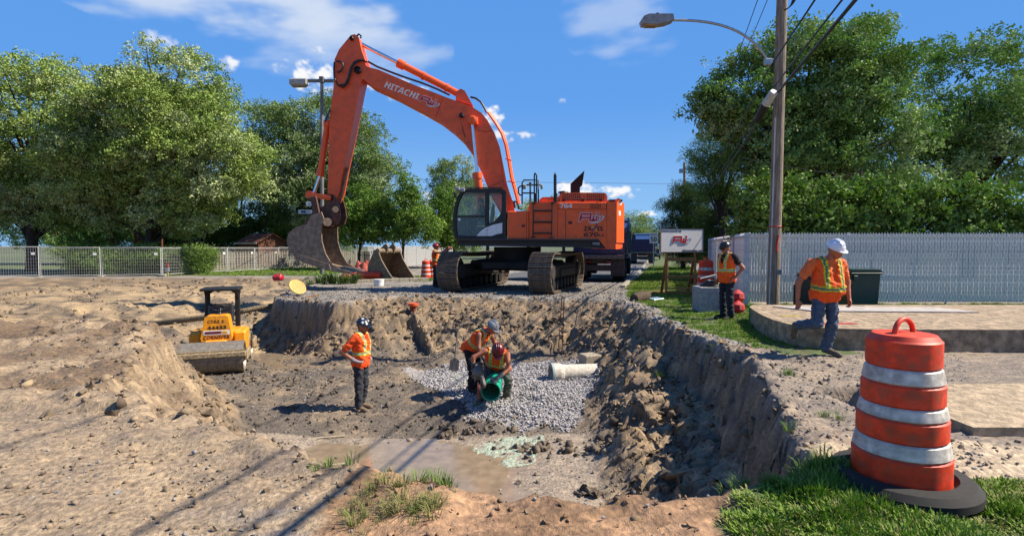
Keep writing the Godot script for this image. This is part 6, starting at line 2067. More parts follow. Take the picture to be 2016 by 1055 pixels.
func wire_panel(label: String, a: Vector3, b: Vector3):
	var t := thing("wire_fence_panel", label, "fence", a, atan2(-(b - a).z, (b - a).x), "temporary wire fence panels")
	var len := a.distance_to(b) - 0.06
	var g := mat("galvanised", Color.GRAY)
	var fr := MB.new()
	fr.tube([Vector3(0.03, -0.1, 0), Vector3(0.03, 1.8, 0), Vector3(len, 1.8, 0), Vector3(len, -0.1, 0)], 0.024, 7)
	fr.tube([Vector3(0.03, 0.12, 0), Vector3(len, 0.12, 0)], 0.02, 6)
	part("frame", fr, g, t)
	var w := MB.new()
	for i in int(len / 0.12): w.bar(Vector3(0.1 + i * 0.12, 0.12, 0), Vector3(0.1 + i * 0.12, 1.8, 0), 0.007, 0.007)
	for j in 8: w.bar(Vector3(0.03, 0.3 + j * 0.2, 0.006), Vector3(len, 0.3 + j * 0.2, 0.006), 0.007, 0.007)
	part("wire_mesh", w, g, t).set_meta("kind", "stuff")
	var ft := MB.new()
	ft.box(Vector3(0, 0.04, 0), Vector3(0.25, 0.1, 0.7), 0.02)
	part("foot", ft, mat("kerb_concrete", Color.GRAY), t)
	var tg := MB.new()
	tg.box(Vector3(len - 0.25, 1.4, 0.02), Vector3(0.18, 0.14, 0.01))
	part("tag", tg, mat("decal_white", Color.WHITE), t)

func build_fences():
	var slat_m := mat("fence_white", Color(0.90, 0.885, 0.85), 0.5, 0.0, 0.86, 1.2)
	var pinkish := mat("fence_white", Color.WHITE)
	var c0 := Vector3(6.88, 0.0, -15.6)
	c0.y = 0.02
	slat_fence("slat_fence", "white slatted chain-link fence running behind the utility pole", c0, Vector3(20.5, 0.02, -15.6), 2.06, 0.083, slat_m)
	slat_fence("slat_fence", "white slatted chain-link fence side running back from the corner", c0 + Vector3(0.02, 0, -0.15), Vector3(10.3, 0.0, -28.0), 2.06, 0.14, pinkish)
	# temporary wire panels on the left
	var pts := [[Vector2(-31.0, 30.8), 0], [Vector2(-28.0, 31.8), 0], [Vector2(-25.2, 32.9), 0], [Vector2(-22.2, 34.0), 0], [Vector2(-21.5, 36.6), 0], [Vector2(-20.8, 39.2), 0], [Vector2(-20.1, 41.9), 0], [Vector2(-19.4, 44.6), 0], [Vector2(-18.6, 47.3), 0], [Vector2(-16.2, 47.8), 0], [Vector2(-13.6, 47.0), 0], [Vector2(-11.6, 45.0), 0]]
	var names := ["wire fence panel far out beside the left maple", "wire fence panel next to the red-topped stake", "wire fence panel in front of the clipped hedge", "wire fence panel at the bend by the hedge end", "wire fence panel before the first pickets", "wire fence panel before the brown shed wall", "wire fence panel just past the shed", "wire fence panel left of the raised bucket", "wire fence panel behind the raised bucket", "wire fence panel under the young green tree", "wire fence panel beside the orange mesh heap"]
	for i in names.size():
		var a: Vector2 = pts[i][0]
		var b: Vector2 = pts[i + 1][0]
		wire_panel(names[i], Vector3(a.x, hy(a.x, -a.y), -a.y), Vector3(b.x, hy(b.x, -b.y), -b.y))
	# grey picket fence behind them
	var pk := MB.new()
	pk.prism(Vector3.ZERO, Vector3.RIGHT, Vector3.UP, V2([-0.065, 0.08, 0.065, 0.08, 0.065, 1.42, 0.0, 1.5, -0.065, 1.42]), 0.025)
	var pm := pk.mesh()
	var wood := mat("grey_picket", Color(0.60, 0.56, 0.50), 0.9, 0.0, 0.65, 0.7)
	for run in [[Vector3(-22.8, -0.2, -40.5), Vector3(-14.4, -0.2, -50.0), "weathered grey picket fence in front of the brown shed"], [Vector3(-14.3, -0.2, -49.5), Vector3(-12.3, -0.2, -46.5), "weathered grey picket fence behind the raised bucket's teeth"]]:
		var a: Vector3 = run[0]
		var b: Vector3 = run[1]
		var t := thing("picket_fence", run[2], "fence", a, atan2(-(b - a).z, (b - a).x))
		var len := a.distance_to(b)
		for i in int(len / 0.21):
			var o := MeshInstance3D.new()
			o.name = "picket"
			o.mesh = pm
			o.material_override = wood
			t.add_child(o, true)
			o.position = Vector3(i * 0.21 + 0.1, 0.015 * sin(i * 2.3), 0)
			o.rotation.z = 0.012 * sin(i * 1.7)
		for y in [0.4, 1.15]:
			var r := MB.new()
			r.box(Vector3(len * 0.5, y, -0.04), Vector3(len, 0.09, 0.04))
			part("rail", r, wood, t)
	# garden shed
	var sp := at(472, 520, 50.0)
	sp.y = -0.2
	var sh := thing("garden_shed", "brown garden shed with a low gabled roof", "shed", sp, -0.62)
	var wall := MB.new()
	wall.box(Vector3(1.5, 1.15, -1.3), Vector3(3.4, 2.3, 2.6))
	wall.prism(Vector3(1.5, 2.3, -1.3), Vector3.BACK, Vector3.UP, V2([-1.3, 0, 1.3, 0, 0, 0.75]), 3.38)
	part("wall", wall, mat("shed_brown", Color(0.42, 0.25, 0.17), 0.85, 0.0, 0.75, 1.0), sh)
	for s in [-1.0, 1.0]:
		var rf := MB.new()
		rf.box(Vector3(1.5, 2.62, -1.3 + s * 0.78), Vector3(3.9, 0.07, 1.86), 0.01, Basis(Vector3.RIGHT, s * 0.5236))
		part("roof", rf, mat("shingle_brown", Color(0.50, 0.30, 0.23), 0.95, 0.0, 0.6, 0.5, 0.8), sh)
	var fa := MB.new()
	fa.box(Vector3(1.5, 2.17, 0.33), Vector3(3.92, 0.14, 0.04))
	for s in [-1.0, 1.0]: fa.box(Vector3(-0.47, 2.56, -1.3 + s * 0.78), Vector3(0.04, 0.14, 1.86), 0.0, Basis(Vector3.RIGHT, s * 0.5236))
	part("fascia", fa, mat("trim_pale", Color(0.78, 0.76, 0.74), 0.7), sh)
	var g2 := at(375, 520, 56.0)
	g2.y = -0.2
	var s2 := thing("grey_shed", "small grey shed peeping out behind the hedge", "shed", g2, -0.3)
	var w2 := MB.new()
	w2.box(Vector3(1.2, 1.0, -1.0), Vector3(2.4, 2.0, 2.0))
	part("wall", w2, mat("shed_grey", Color(0.42, 0.44, 0.44), 0.8), s2)
	var r2 := MB.new()
	r2.prism(Vector3(1.2, 2.0, -1.0), Vector3.RIGHT, Vector3.UP, V2([-1.5, 0, 1.5, 0, 0, 0.75]), 2.3)
	part("roof", r2, mat("roof_grey", Color(0.33, 0.35, 0.36), 0.9), s2)
	# porch at the left edge
	var pp := at(318, 520, 46.0)
	pp.y = -0.2
	var po := thing("porch", "brown wooden porch with a hipped red roof", "porch", pp, -0.1)
	var rf3 := MB.new()
	rf3.prism(Vector3(-2.4, 4.0, -1.5), Vector3.RIGHT, Vector3.UP, V2([-2.9, 0, 2.9, 0, 2.75, 0.28, 1.2, 0.8, -1.2, 0.8, -2.75, 0.28]), 3.8)
	part("roof", rf3, mat("shingle_red", Color(0.50, 0.24, 0.19), 0.9, 0.0, 0.7, 0.6), po)
	var fs := MB.new()
	fs.box(Vector3(-2.4, 3.93, -1.5), Vector3(5.9, 0.14, 3.9))
	part("fascia", fs, mat("trim_pale", Color.WHITE), po)
	for x in [-4.6, -2.4, 0.0]:
		for z in [0.0, -3.0]:
			var m := MB.new()
			m.box(Vector3(x, 2.4, z), Vector3(0.16, 2.95, 0.16), 0.01)
			part("post", m, mat("porch_wood", Color(0.36, 0.2, 0.15), 0.85), po)
	var dk := MB.new()
	dk.box(Vector3(-2.4, 0.8, -1.5), Vector3(5.2, 0.25, 3.6))
	for x in [-4.7, -0.1]: dk.box(Vector3(x, 0.35, -1.5), Vector3(0.3, 0.7, 3.4))
	part("deck", dk, mat("porch_wood", Color.GRAY), po)
	for i in 26:
		var m := MB.new()
		m.box(Vector3(-4.5 + i * 0.175, 1.4, 0.02), Vector3(0.06, 0.9, 0.05))
		part("baluster", m, mat("porch_rail", Color(0.50, 0.26, 0.20), 0.8), po)
	var tr := MB.new()
	tr.box(Vector3(-2.3, 1.88, 0.02), Vector3(4.7, 0.08, 0.1))
	part("handrail", tr, mat("porch_rail", Color.GRAY), po)
	# white plank wall far behind the spare bucket
	var wf := thing("white_wall", "long white panel wall behind the spare bucket", "wall", at(800, 510, 53.0) * Vector3(1, 0, 1), 0.42)
	for i in 9:
		var m := MB.new()
		m.box(Vector3(-3.3 + i * 0.95, 0.75, 0), Vector3(0.93, 1.9, 0.06), 0.01)
		part("panel", m, mat("wall_white", Color(0.82, 0.82, 0.81), 0.6, 0.0, 0.92), wf)

func build_slab():
	var conc := mat("old_concrete", Color(0.66, 0.575, 0.47), 0.92, 0.0, 0.62, 1.6, 1.2)
	var t := thing("concrete_slab", "thick old round-cornered concrete slab on the lawn", "slab")
	var poly := V2([5.55, 12.3, 5.28, 11.9, 5.08, 11.2, 4.9, 10.5, 4.78, 9.8, 4.78, 9.25, 4.92, 8.92, 5.3, 8.72, 6.0, 8.62, 8.0, 8.6, 12.5, 8.6, 12.5, 12.3])
	var m := MB.new()
	m.prism(Vector3(0, 0.1, 0), Vector3.RIGHT, Vector3.FORWARD, poly, 0.52, true)
	part("slab_body", m, conc, t)
	for q in [[1560, 622, 0.35, 0.10, 0.02], [1655, 637, 0.62, 0.12, -0.05], [1618, 638, 0.3, 0.07, 0.2]]:
		var mk := MB.new()
		var o := at(q[0], q[1], 1.0)
		var dirv := (o - Vector3(0, EYE, 0))
		var hit := Vector3(0, EYE, 0) + dirv * ((0.364 - EYE) / dirv.y)
		var pg := PackedVector2Array()
		var r := RandomNumberGenerator.new()
		r.seed = int(q[0])
		for i in 14:
			var a := TAU * i / 14.0
			var rr := 0.5 + 0.2 * r.randf()
			pg.append(Vector2(cos(a) * q[2] * rr, sin(a) * q[3] * rr))
		mk.prism(hit, Vector3.RIGHT, Vector3.FORWARD, pg, 0.006)
		part("paint_mark", mk, mat("spray_red", Color(0.75, 0.12, 0.13), 0.8, 0.0, 0.6, 0.1) if q[0] > 1600 else mat("spray_yellow", Color(0.70, 0.62, 0.2), 0.8), t)
	var bd := MB.new()
	bd.prism(Vector3(0, 0.375, 0), Vector3.RIGHT, Vector3.FORWARD, V2([5.75, 11.8, 6.2, 10.95, 9.4, 10.75, 9.2, 11.6]), 0.02)
	solo("flat_board", bd, mat("board_grey", Color(0.68, 0.65, 0.62), 0.8, 0.0, 0.8), "thin grey board lying flat on the concrete slab", "board")
	# pad in the near right corner
	var pd := MB.new()
	pd.prism(Vector3(0, -0.05, 0), Vector3.RIGHT, Vector3.FORWARD, V2([4.13, 6.3, 4.14, 4.75, 8.5, 4.75, 8.5, 6.3]), 0.26)
	solo("concrete_pad", pd, mat("pad_concrete", Color(0.68, 0.60, 0.49), 0.92, 0.0, 0.7, 1.2, 1.0), "square-edged concrete pad beside the dug notch", "slab")
	# wheeled bins
	for q in [[1690, 13.6, 0.0, Color(0.05, 0.21, 0.17), "dark green wheeled bin against the white fence"], [1590, 13.9, 1.2, Color(0.045, 0.11, 0.10), "narrow dark bin half hidden behind the striding man"]]:
		var p := on_ground(q[0], q[1])
		p.y = 0.30 if q[1] < 12.3 else p.y
		var b := thing("wheeled_bin", q[4], "bin", p, q[2])
		var gm := mat("bin_%s" % q[0], q[3], 0.5, 0.0, 0.85)
		var body := MB.new()
		body.prism(Vector3(0, 0, 0), Vector3.RIGHT, Vector3.UP, V2([-0.30, 0.06, 0.30, 0.06, 0.36, 1.0, -0.36, 1.0]), 0.66)
		part("bin_body", body, gm, b)
		var rim := MB.new()
		rim.box(Vector3(0, 1.01, 0), Vector3(0.80, 0.06, 0.76), 0.02)
		part("rim", rim, gm, b)
		var lid := MB.new()
		lid.prism(Vector3(0, 1.04, 0), Vector3.RIGHT, Vector3.UP, V2([-0.40, 0, 0.40, 0, 0.33, 0.07, -0.33, 0.07]), 0.74)
		part("lid", lid, gm, b)
		var hn := MB.new()
		hn.tube([Vector3(-0.28, 1.03, -0.44), Vector3(0.28, 1.03, -0.44)], 0.02, 7)
		hn.box(Vector3(-0.28, 0.9, 0.36), Vector3(0.1, 0.12, 0.06), 0.01)
		part("handle", hn, gm, b)
		for s in [-0.27, 0.27]: wheel(b, Vector3(s, 0.12, -0.33), Vector3.RIGHT, 0.12, 0.06)
		if q[0] < 1600: b.scale = Vector3(0.8, 0.9, 0.5)
	var bp := on_ground(1576, 14.0)
	var bx := MB.new()
	bx.box(Vector3(0, 0.35, 0), Vector3(0.2, 0.7, 0.25), 0.02)
	bx.tube([Vector3(-0.05, 0.7, 0), Vector3(-0.03, 0.85, 0), Vector3(0.06, 0.85, 0)], 0.015, 6)
	solo("black_case", bx, mat("hose_black", Color.BLACK), "narrow black case leaning by the fence behind the man", "case", bp)

# ---------- things in and round the pit ----------
func build_pit_things():
	# green sewer pipe being cut
	var teal := mat("pipe_teal", Color(0.05, 0.62, 0.50), 0.4, 0.0, 0.9, 0.8)
	var p := on_ground(972, 10.15)
	var t := thing("sewer_pipe", "bright green plastic sewer pipe held between the cutter's legs", "pipe", p)
	var a := at(966, 771, 9.95) - p
	var b := at(979, 716, 11.6) - p
	b.y = a.y + 0.12
	var ax := (b - a).normalized()
	var ln := a.distance_to(b)
	var pm := MB.new()
	pm.lathe(a, ax, [Vector2(0.165, 0.9), Vector2(0.165, 0.0), Vector2(0.185, 0.0), Vector2(0.185, 0.20), Vector2(0.178, 0.24), Vector2(0.172, 0.28), Vector2(0.172, ln), Vector2(0.15, ln), Vector2(0.15, 0.9)], 36)
	part("pipe_wall", pm, teal, t)
	var gk := MB.new()
	gk.lathe(a, ax, [Vector2(0.187, 0.215), Vector2(0.190, 0.225), Vector2(0.187, 0.235)], 30)
	part("cut_line", gk, mat("cut_dark", Color(0.02, 0.25, 0.22), 0.7), t)
	# cut-off saw
	var so := at(944, 742, 10.05)
	var s := thing("cut_off_saw", "grey and red cut-off saw in the cutter's hands", "saw", so, 0.2)
	var red := mat("saw_red", Color(0.52, 0.2, 0.17), 0.6, 0.0, 0.6, 0.2)
	var gr := mat("saw_grey", Color(0.50, 0.47, 0.42), 0.6, 0.0, 0.6, 0.2)
	var bodym := MB.new()
	bodym.box(Vector3(-0.02, 0.08, -0.12), Vector3(0.2, 0.22, 0.34), 0.05, Basis(Vector3.RIGHT, 0.5))
	part("motor", bodym, gr, s)
	var armm := MB.new()
	armm.bar(Vector3(0.03, 0.02, 0.05), Vector3(0.06, -0.14, 0.24), 0.07, 0.1, 0.02)
	part("saw_arm", armm, gr, s)
	var bl := MB.new()
	bl.lathe(Vector3(-0.05, -0.2, 0.2), Vector3.RIGHT, [Vector2(0, -0.002), Vector2(0.16, -0.002), Vector2(0.16, 0.002), Vector2(0, 0.002)], 28)
	part("blade", bl, mat("blade_steel", Color(0.4, 0.32, 0.28), 0.5, 0.6), s)
	var gd := MB.new()
	gd.lathe(Vector3(-0.09, -0.2, 0.2), Vector3.RIGHT, [Vector2(0.03, 0.02), Vector2(0.15, 0.02), Vector2(0.15, 0.06), Vector2(0.03, 0.06)], 20, 0.6, 2.9)
	part("guard", gd, red, s)
	var hn := MB.new()
	hn.tube(bez(Vector3(-0.12, 0.18, 0.0), Vector3(-0.16, 0.32, 0.06), Vector3(0.16, 0.32, 0.06), Vector3(0.13, 0.1, 0.05), 10), 0.016, 7)
	part("handle", hn, mat("hose_black", Color.BLACK), s)
	# pale concrete-lined pipe sticking out of the bank
	var wp := at(1086, 736, 12.1)
	var wt := thing("white_pipe", "dusty white pipe with a wide bell sticking out of the bank", "pipe", wp)
	var e := at(1215, 752, 12.4) - wp
	e.y = -0.02
	var dirv := e.normalized()
	var pl := e.length() + 0.3
	var wm := MB.new()
	wm.lathe(Vector3.ZERO, dirv, [Vector2(0.17, 0.5), Vector2(0.17, 0.0), Vector2(0.235, 0.0), Vector2(0.235, 0.17), Vector2(0.215, 0.24), Vector2(0.2, 0.26), Vector2(0.2, pl)], 32)
	part("pipe_wall", wm, mat("pipe_dusty", Color(0.84, 0.80, 0.73), 0.75, 0.0, 0.7, 0.6), wt)
	var rg := MB.new()
	rg.lathe(dirv * -0.02, dirv, [Vector2(0.19, 0.0), Vector2(0.245, 0.0), Vector2(0.245, 0.05), Vector2(0.235, 0.06)], 32)
	part("rim", rg, mat("pipe_rim", Color(0.62, 0.68, 0.66), 0.6), wt)
	var cb := MB.new()
	cb.box(Vector3(0, 0.15, 0), Vector3(0.44, 0.3, 0.4), 0.02, Basis(Vector3.UP, 0.35))
	var cp := on_ground(1163, 12.95)
	cp.y = at(1163, 721, 12.95).y
	solo("concrete_block", cb, mat("block_pale", Color(0.66, 0.61, 0.53), 0.9, 0.0, 0.75, 0.5, 0.8), "small pale concrete block above the white pipe", "block", cp)
	var bag := MB.new()
	bag.box(Vector3.ZERO, Vector3(0.2, 0.04, 0.14), 0.018, Basis(Vector3(0.2, 1, 0.3).normalized(), 0.5))
	solo("plastic_scrap", bag, mat("scrap_blue", Color(0.62, 0.72, 0.75), 0.4), "crumpled pale plastic scrap beside the concrete block", "scrap", on_ground(1192, 13.0, 0.06))
	# shovels
	for q in [[897, 13.2, 648, 724, 0.12, "long-handled shovel stuck in the gravel by the workers", 0.0], [1134, 15.3, 612, 648, -0.05, "shovel handle standing in the back slope", 0.0]]:
		var g := on_ground(q[0] - 5, q[1])
		var sh := thing("shovel", q[5], "shovel", g, 0.0)
		var top := at(q[0] + 4, q[2], q[1]) - g
		var hm := MB.new()
		hm.tube([top * 0.25, top], 0.019, 8)
		part("handle", hm, mat("shovel_wood", Color(0.55, 0.5, 0.44), 0.7, 0.0, 0.7), sh)
		var gp := MB.new()
		gp.tube([top, top + Vector3(-0.06, 0.03, 0), top + Vector3(-0.06, 0.12, 0), top + Vector3(0.07, 0.12, 0), top + Vector3(0.07, 0.03, 0), top], 0.014, 6)
		part("grip", gp, mat("grip_grey", Color(0.35, 0.35, 0.36), 0.6), sh)
		var bm := MB.new()
		bm.prism(top * 0.12 + Vector3(0, 0, 0.02), Vector3.RIGHT, top.normalized(), V2([-0.11, 0.14, -0.12, -0.06, -0.06, -0.16, 0, -0.19, 0.06, -0.16, 0.12, -0.06, 0.11, 0.14, 0.03, 0.2, -0.03, 0.2]), 0.012)
		part("blade", bm, mat("shovel_steel", Color(0.55, 0.55, 0.55), 0.4, 0.6, 0.6, 0.3), sh)
	for q in [[1107, 582, 1100, 662, "thin rusty rod leaning left on the back slope"], [1111, 584, 1107, 672, "thin rusty rod upright on the back slope"]]:
		var m := MB.new()
		var g := at(q[2], q[3], 15.0)
		m.tube([Vector3(0, -0.3, 0), at(q[0], q[1], 15.6) - g], 0.016, 6)
		solo("steel_rod", m, mat("rust", Color(0.30, 0.17, 0.11), 0.8, 0.2, 0.6), q[4], "rod", g)
	# orange valve riser
	var vg := on_ground(812, 16.9)
	var vt := thing("valve_riser", "rusty orange valve pipe standing on the back slope", "pipe", vg)
	var vh := at(812, 600, 16.9).y - vg.y
	var vm := MB.new()
	vm.tube([Vector3(0, -0.4, 0), Vector3(0, vh, 0)], 0.1, 16)
	part("riser", vm, mat("riser_rust", Color(0.50, 0.22, 0.12), 0.75, 0.0, 0.6, 0.4), vt)
	var vc := MB.new()
	vc.lathe(Vector3(0, vh, 0), Vector3.UP, [Vector2(0.1, -0.06), Vector2(0.17, -0.02), Vector2(0.17, 0.05), Vector2(0, 0.06)], 20)
	part("cap", vc, mat("cap_orange", Color(0.85, 0.33, 0.13), 0.6), vt)
	# corrugated hose across the left excavation
	var pts := []
	for q in [[150, 652, 17.5], [230, 645, 17.4], [305, 637, 17.2], [360, 630, 17.0], [420, 623, 17.0], [480, 612, 17.1], [520, 604, 17.4], [560, 600, 18.0]]: pts.append(at(q[0], q[1], q[2]))
	var cv := Curve3D.new()
	for q in pts: cv.add_point(q)
	var n := 420
	var hp := []
	var hr := []
	for i in n:
		hp.append(cv.sample_baked(cv.get_baked_length() * i / (n - 1)))
		hr.append(0.098 if i % 4 < 2 else 0.08)
	var hm2 := MB.new()
	hm2.tube(hp, hr, 14)
	solo("corrugated_pipe", hm2, mat("corrugated_tan", Color(0.52, 0.45, 0.34), 0.8, 0.0, 0.6, 0.6), "long tan corrugated pipe lying across the left trench", "pipe")
	# yellow perforated disc, red can, plank
	var dp := at(585, 565, 18.5)
	var dt := thing("yellow_disc", "round yellow patterned cover leaning on the dirt ledge", "cover", dp)
	var dn := Vector3(0.64, 0.61, 0.45).normalized()
	var dm := MB.new()
	dm.lathe(-dn * 0.02, dn, [Vector2(0, 0), Vector2(0.30, 0), Vector2(0.30, 0.04), Vector2(0.26, 0.04), Vector2(0.26, 0.03), Vector2(0, 0.03)], 30)
	part("plate", dm, mat("disc_yellow", Color(0.74, 0.60, 0.26), 0.6, 0.0, 0.85), dt)
	var du := dn.cross(Vector3.UP).normalized()
	var dw := du.cross(dn)
	for i in 34:
		var an := i * 2.399
		var rr := 0.235 * sqrt((i + 0.5) / 34.0)
		var k := MB.new()
		k.box(dn * 0.013 + du * cos(an) * rr + dw * sin(an) * rr, Vector3(0.035, 0.03, 0.008), 0.0, Basis(du, dw, dn))
		part("lug", k, mat("disc_lug", Color(0.62, 0.48, 0.16), 0.6), dt)
	var cg := at(547, 553, 20.0)
	var can := thing("red_container", "small red fuel container on the dirt ledge", "container", cg)
	var c1 := MB.new()
	c1.box(Vector3(0, 0.12, 0), Vector3(0.36, 0.22, 0.3), 0.06)
	part("tank", c1, mat("can_red", Color(0.72, 0.06, 0.14), 0.4), can)
	var c2 := MB.new()
	c2.tube([Vector3(-0.12, 0.22, 0), Vector3(-0.08, 0.28, 0), Vector3(0.08, 0.28, 0), Vector3(0.12, 0.22, 0)], 0.018, 6)
	c2.box(Vector3(0, 0.15, 0.155), Vector3(0.18, 0.025, 0.01))
	part("handle", c2, mat("can_pink", Color(0.8, 0.45, 0.45), 0.5), can)
	for q in [[530, 574, 20.0, 562, 570, 20.2, 0.2, "grey plank under the red container"], [592, 590, 17.6, 628, 580, 18.0, 0.07, "thin pale stick lying on the dirt ledge"]]:
		var k := MB.new()
		k.bar(at(q[0], q[1], q[2]), at(q[3], q[4], q[5]), q[6], 0.04, 0.005)
		solo("plank", k, mat("lumber", Color.WHITE) if q[6] < 0.1 else mat("grey_picket", Color.GRAY), q[7], "plank")
	# white pail
	var wpail := on_ground(745, 22.5)
	var pt := thing("white_pail", "white plastic pail on the gravel beside the track", "pail", wpail)
	var pb := MB.new()
	pb.lathe(Vector3.ZERO, Vector3.UP, [Vector2(0, 0), Vector2(0.185, 0), Vector2(0.195, 0.05), Vector2(0.205, 0.2), Vector2(0.215, 0.21), Vector2(0.215, 0.27)], 24)
	part("pail_body", pb, mat("pail_white", Color(0.85, 0.85, 0.84), 0.4, 0.0, 0.95), pt)
	var pl2 := MB.new()
	pl2.lathe(Vector3(0, 0.265, 0), Vector3.UP, [Vector2(0.225, 0), Vector2(0.225, 0.03), Vector2(0.2, 0.035), Vector2(0, 0.03)], 24)
	part("lid", pl2, mat("pail_white", Color.WHITE), pt)
	# orange plastic mesh: a loose roll and a crumpled heap
	var om := mat("mesh_orange", Color(0.95, 0.27, 0.12), 0.55, 0.0, 0.75, 0.4, 1.5)
	var r1 := MB.new()
	var rp := []
	for i in 12: rp.append(at(697 + i * 4.9, 541.5 + sin(i * 1.4) * 0.8, 28.3 - i * 0.05) + Vector3(0, 0, 0))
	r1.tube(rp, [0.14, 0.17, 0.19, 0.17, 0.19, 0.2, 0.18, 0.2, 0.19, 0.18, 0.2, 0.16], 12)
	solo("orange_mesh_roll", r1, om, "orange plastic barrier mesh rolled up on the grass", "barrier mesh")
	var hp2 := at(722, 545, 30.5)
	hp2.y = hy(hp2.x, hp2.z)
	var heap := MB.new()
	var hn2 := noise(61, 1.4, 3)
	var gx := 22
	for i in gx:
		for j in gx:
			var q := []
			for w in [[0, 0], [1, 0], [1, 1], [0, 1]]:
				var x: float = (i + w[0]) / float(gx) * 3.4 - 1.7
				var z: float = (j + w[1]) / float(gx) * 3.0 - 1.5
				var h := maxf(0.0, 1.15 * (1.0 - (x * x / 2.9 + z * z / 2.2)))
				q.append(Vector3(x, h * (0.75 + 0.6 * hn2.get_noise_2d(x * 1.5, z * 1.5)) + 0.02 - 0.05, z))
			heap.quad(q[0], q[1], q[2], q[3], Vector3.UP)
	solo("orange_mesh_heap", heap, mat("mesh_faded", Color(0.80, 0.36, 0.27), 0.7, 0.0, 0.55, 0.25, 1.5), "faded orange barrier mesh heaped on soil", "barrier mesh", hp2)
	for q in [[717, 495, 546, 30.0, "dark steel stake standing in the orange mesh heap"], [746, 492, 540, 33.0, "thin grey stake left of the spare bucket"]]:
		var m := MB.new()
		var g := at(q[0], q[2], q[3])
		m.tube([Vector3.ZERO, at(q[0], q[1], q[3]) - g], 0.025, 6)
		solo("stake", m, mat("pin_dark", Color(0.14, 0.1, 0.09), 0.5, 0.4), q[4], "stake", g)
	# red-topped survey stake by the hedge, green stake by the slab
	var rs := on_ground(328, 33.2)
	var rst := thing("survey_stake", "survey stake with red top in front of the hedge", "stake", rs)
	for q in [[0.0, 0.35, Color(0.8, 0.75, 0.2), "stake_yellow"], [0.35, 0.55, Color(0.85, 0.85, 0.85), "stake_white"], [0.55, 0.85, Color(0.85, 0.15, 0.1), "stake_red"]]:
		var m := MB.new()
		m.box(Vector3(0, (q[0] + q[1]) * 0.5, 0), Vector3(0.07 if q[3] != "stake_white" else 0.2, q[1] - q[0], 0.03))
		part("band", m, mat(q[3], q[2], 0.6), rst)
	var gs := on_ground(1479, 11.8)
	var gsm := MB.new()
	gsm.box(Vector3(0, 0.16, 0), Vector3(0.05, 0.34, 0.02))
	var gst := thing("survey_stake", "green painted survey stake at the slab corner", "stake", gs)
	part("stake_body", gsm, mat("stake_green", Color(0.1, 0.72, 0.2), 0.6), gst)
	var gf := MB.new()
	gf.tube([Vector3(-0.01, 0.3, 0), Vector3(-0.015, 0.62, 0)], 0.008, 5)
	part("ribbon", gf, mat("stake_green", Color.GREEN), gst)
	# log and pipe end at the lawn edge
	var lp := on_ground(1262, 16.6, 0.12)
	var lg := thing("log", "rough cut log lying at the lawn edge", "log", lp)
	var lm := MB.new()
	lm.tube([Vector3(-0.25, -0.02, 0.25), Vector3(0.0, 0.03, 0.0), Vector3(0.2, 0.02, -0.25), Vector3(0.33, 0.05, -0.4)], [0.15, 0.17, 0.15, 0.12], 12)
	part("bark", lm, mat("log_bark", Color(0.42, 0.35, 0.28), 0.95, 0.0, 0.5, 0.3, 2.0), lg)
	var lt := MB.new()
	lt.tube([Vector3(0.33, 0.05, -0.4), Vector3(0.42, 0.06, -0.52)], 0.05, 10)
	part("pipe_stub", lt, mat("stub_blue", Color(0.35, 0.48, 0.58), 0.4), lg)
	var sg := MB.new()
	sg.box(Vector3.ZERO, Vector3(0.42, 0.012, 0.3), 0.004, Basis.from_euler(Vector3(0.08, 0.5, 0.05)))
	solo("sheet_metal", sg, mat("sheet_blue", Color(0.62, 0.70, 0.74), 0.35, 0.4), "bent pale metal sheet on the grass behind the log", "sheet", on_ground(1292, 16.9, 0.06))
	var pk := MB.new()
	pk.box(Vector3.ZERO, Vector3(1.1, 0.03, 0.22), 0.005, Basis.from_euler(Vector3(0, 0.25, 0.02)))
	solo("plank", pk, mat("lumber", Color.WHITE), "light timber plank on the grass beside the wooden stand", "plank", on_ground(1295, 19.6, 0.04))
	# concrete cube with rubber rings, red bags
	var cc := on_ground(1396, 14.1)
	var cu := MB.new()
	cu.box(Vector3(0, 0.32, 0), Vector3(0.64, 0.66, 0.62), 0.015)
	solo("concrete_cube", cu, mat("cube_grey", Color(0.60, 0.60, 0.60), 0.9, 0.0, 0.8, 0.8, 0.8), "grey concrete cube on the lawn beside the onlooker", "block", cc)
	for k in 3:
		var m := MB.new()
		m.tube(ring(Vector3(0.06 + 0.03 * k, 0.0, 0.02 * k), Vector3.RIGHT, Vector3.BACK, 0.24 - 0.03 * k, 0, TAU, 22), 0.03, 8)
		solo("rubber_ring", m, mat("hose_black", Color.BLACK), ["lowest black rubber ring stacked on the concrete cube", "middle black rubber ring stacked on the concrete cube", "topmost black rubber ring stacked on the concrete cube"][k], "rubber ring", cc + Vector3(0, 0.68 + 0.055 * k, 0), "rubber rings on the cube")
	var tl := MB.new()
	tl.tube([Vector3(-0.25, 0.86, 0.1), Vector3(0.3, 0.98, -0.05)], 0.014, 6)
	solo("steel_rod", tl, mat("galvanised", Color.GRAY), "bright rod lying across the rubber rings", "rod", cc)
	for q in [[1454, 13.6, 0.42, "upper red bag hanging on the fence post"], [1455, 13.4, 0.14, "lower red bag on the ground at the fence"]]:
		var m := MB.new()
		m.lathe(Vector3(0, -0.15, 0), Vector3.UP, [Vector2(0, 0), Vector2(0.11, 0.02), Vector2(0.17, 0.12), Vector2(0.15, 0.24), Vector2(0.06, 0.31), Vector2(0.02, 0.34)], 18)
		solo("red_bag", m, mat("bag_red", Color(0.80, 0.05, 0.1), 0.5, 0.0, 0.8, 0.2, 1.0), q[3], "bag", on_ground(q[0], q[1], q[2]), "red bags at the fence")
	var bb := MB.new()
	bb.box(Vector3(0, 0.2, 0), Vector3(0.5, 0.34, 0.4), 0.06)
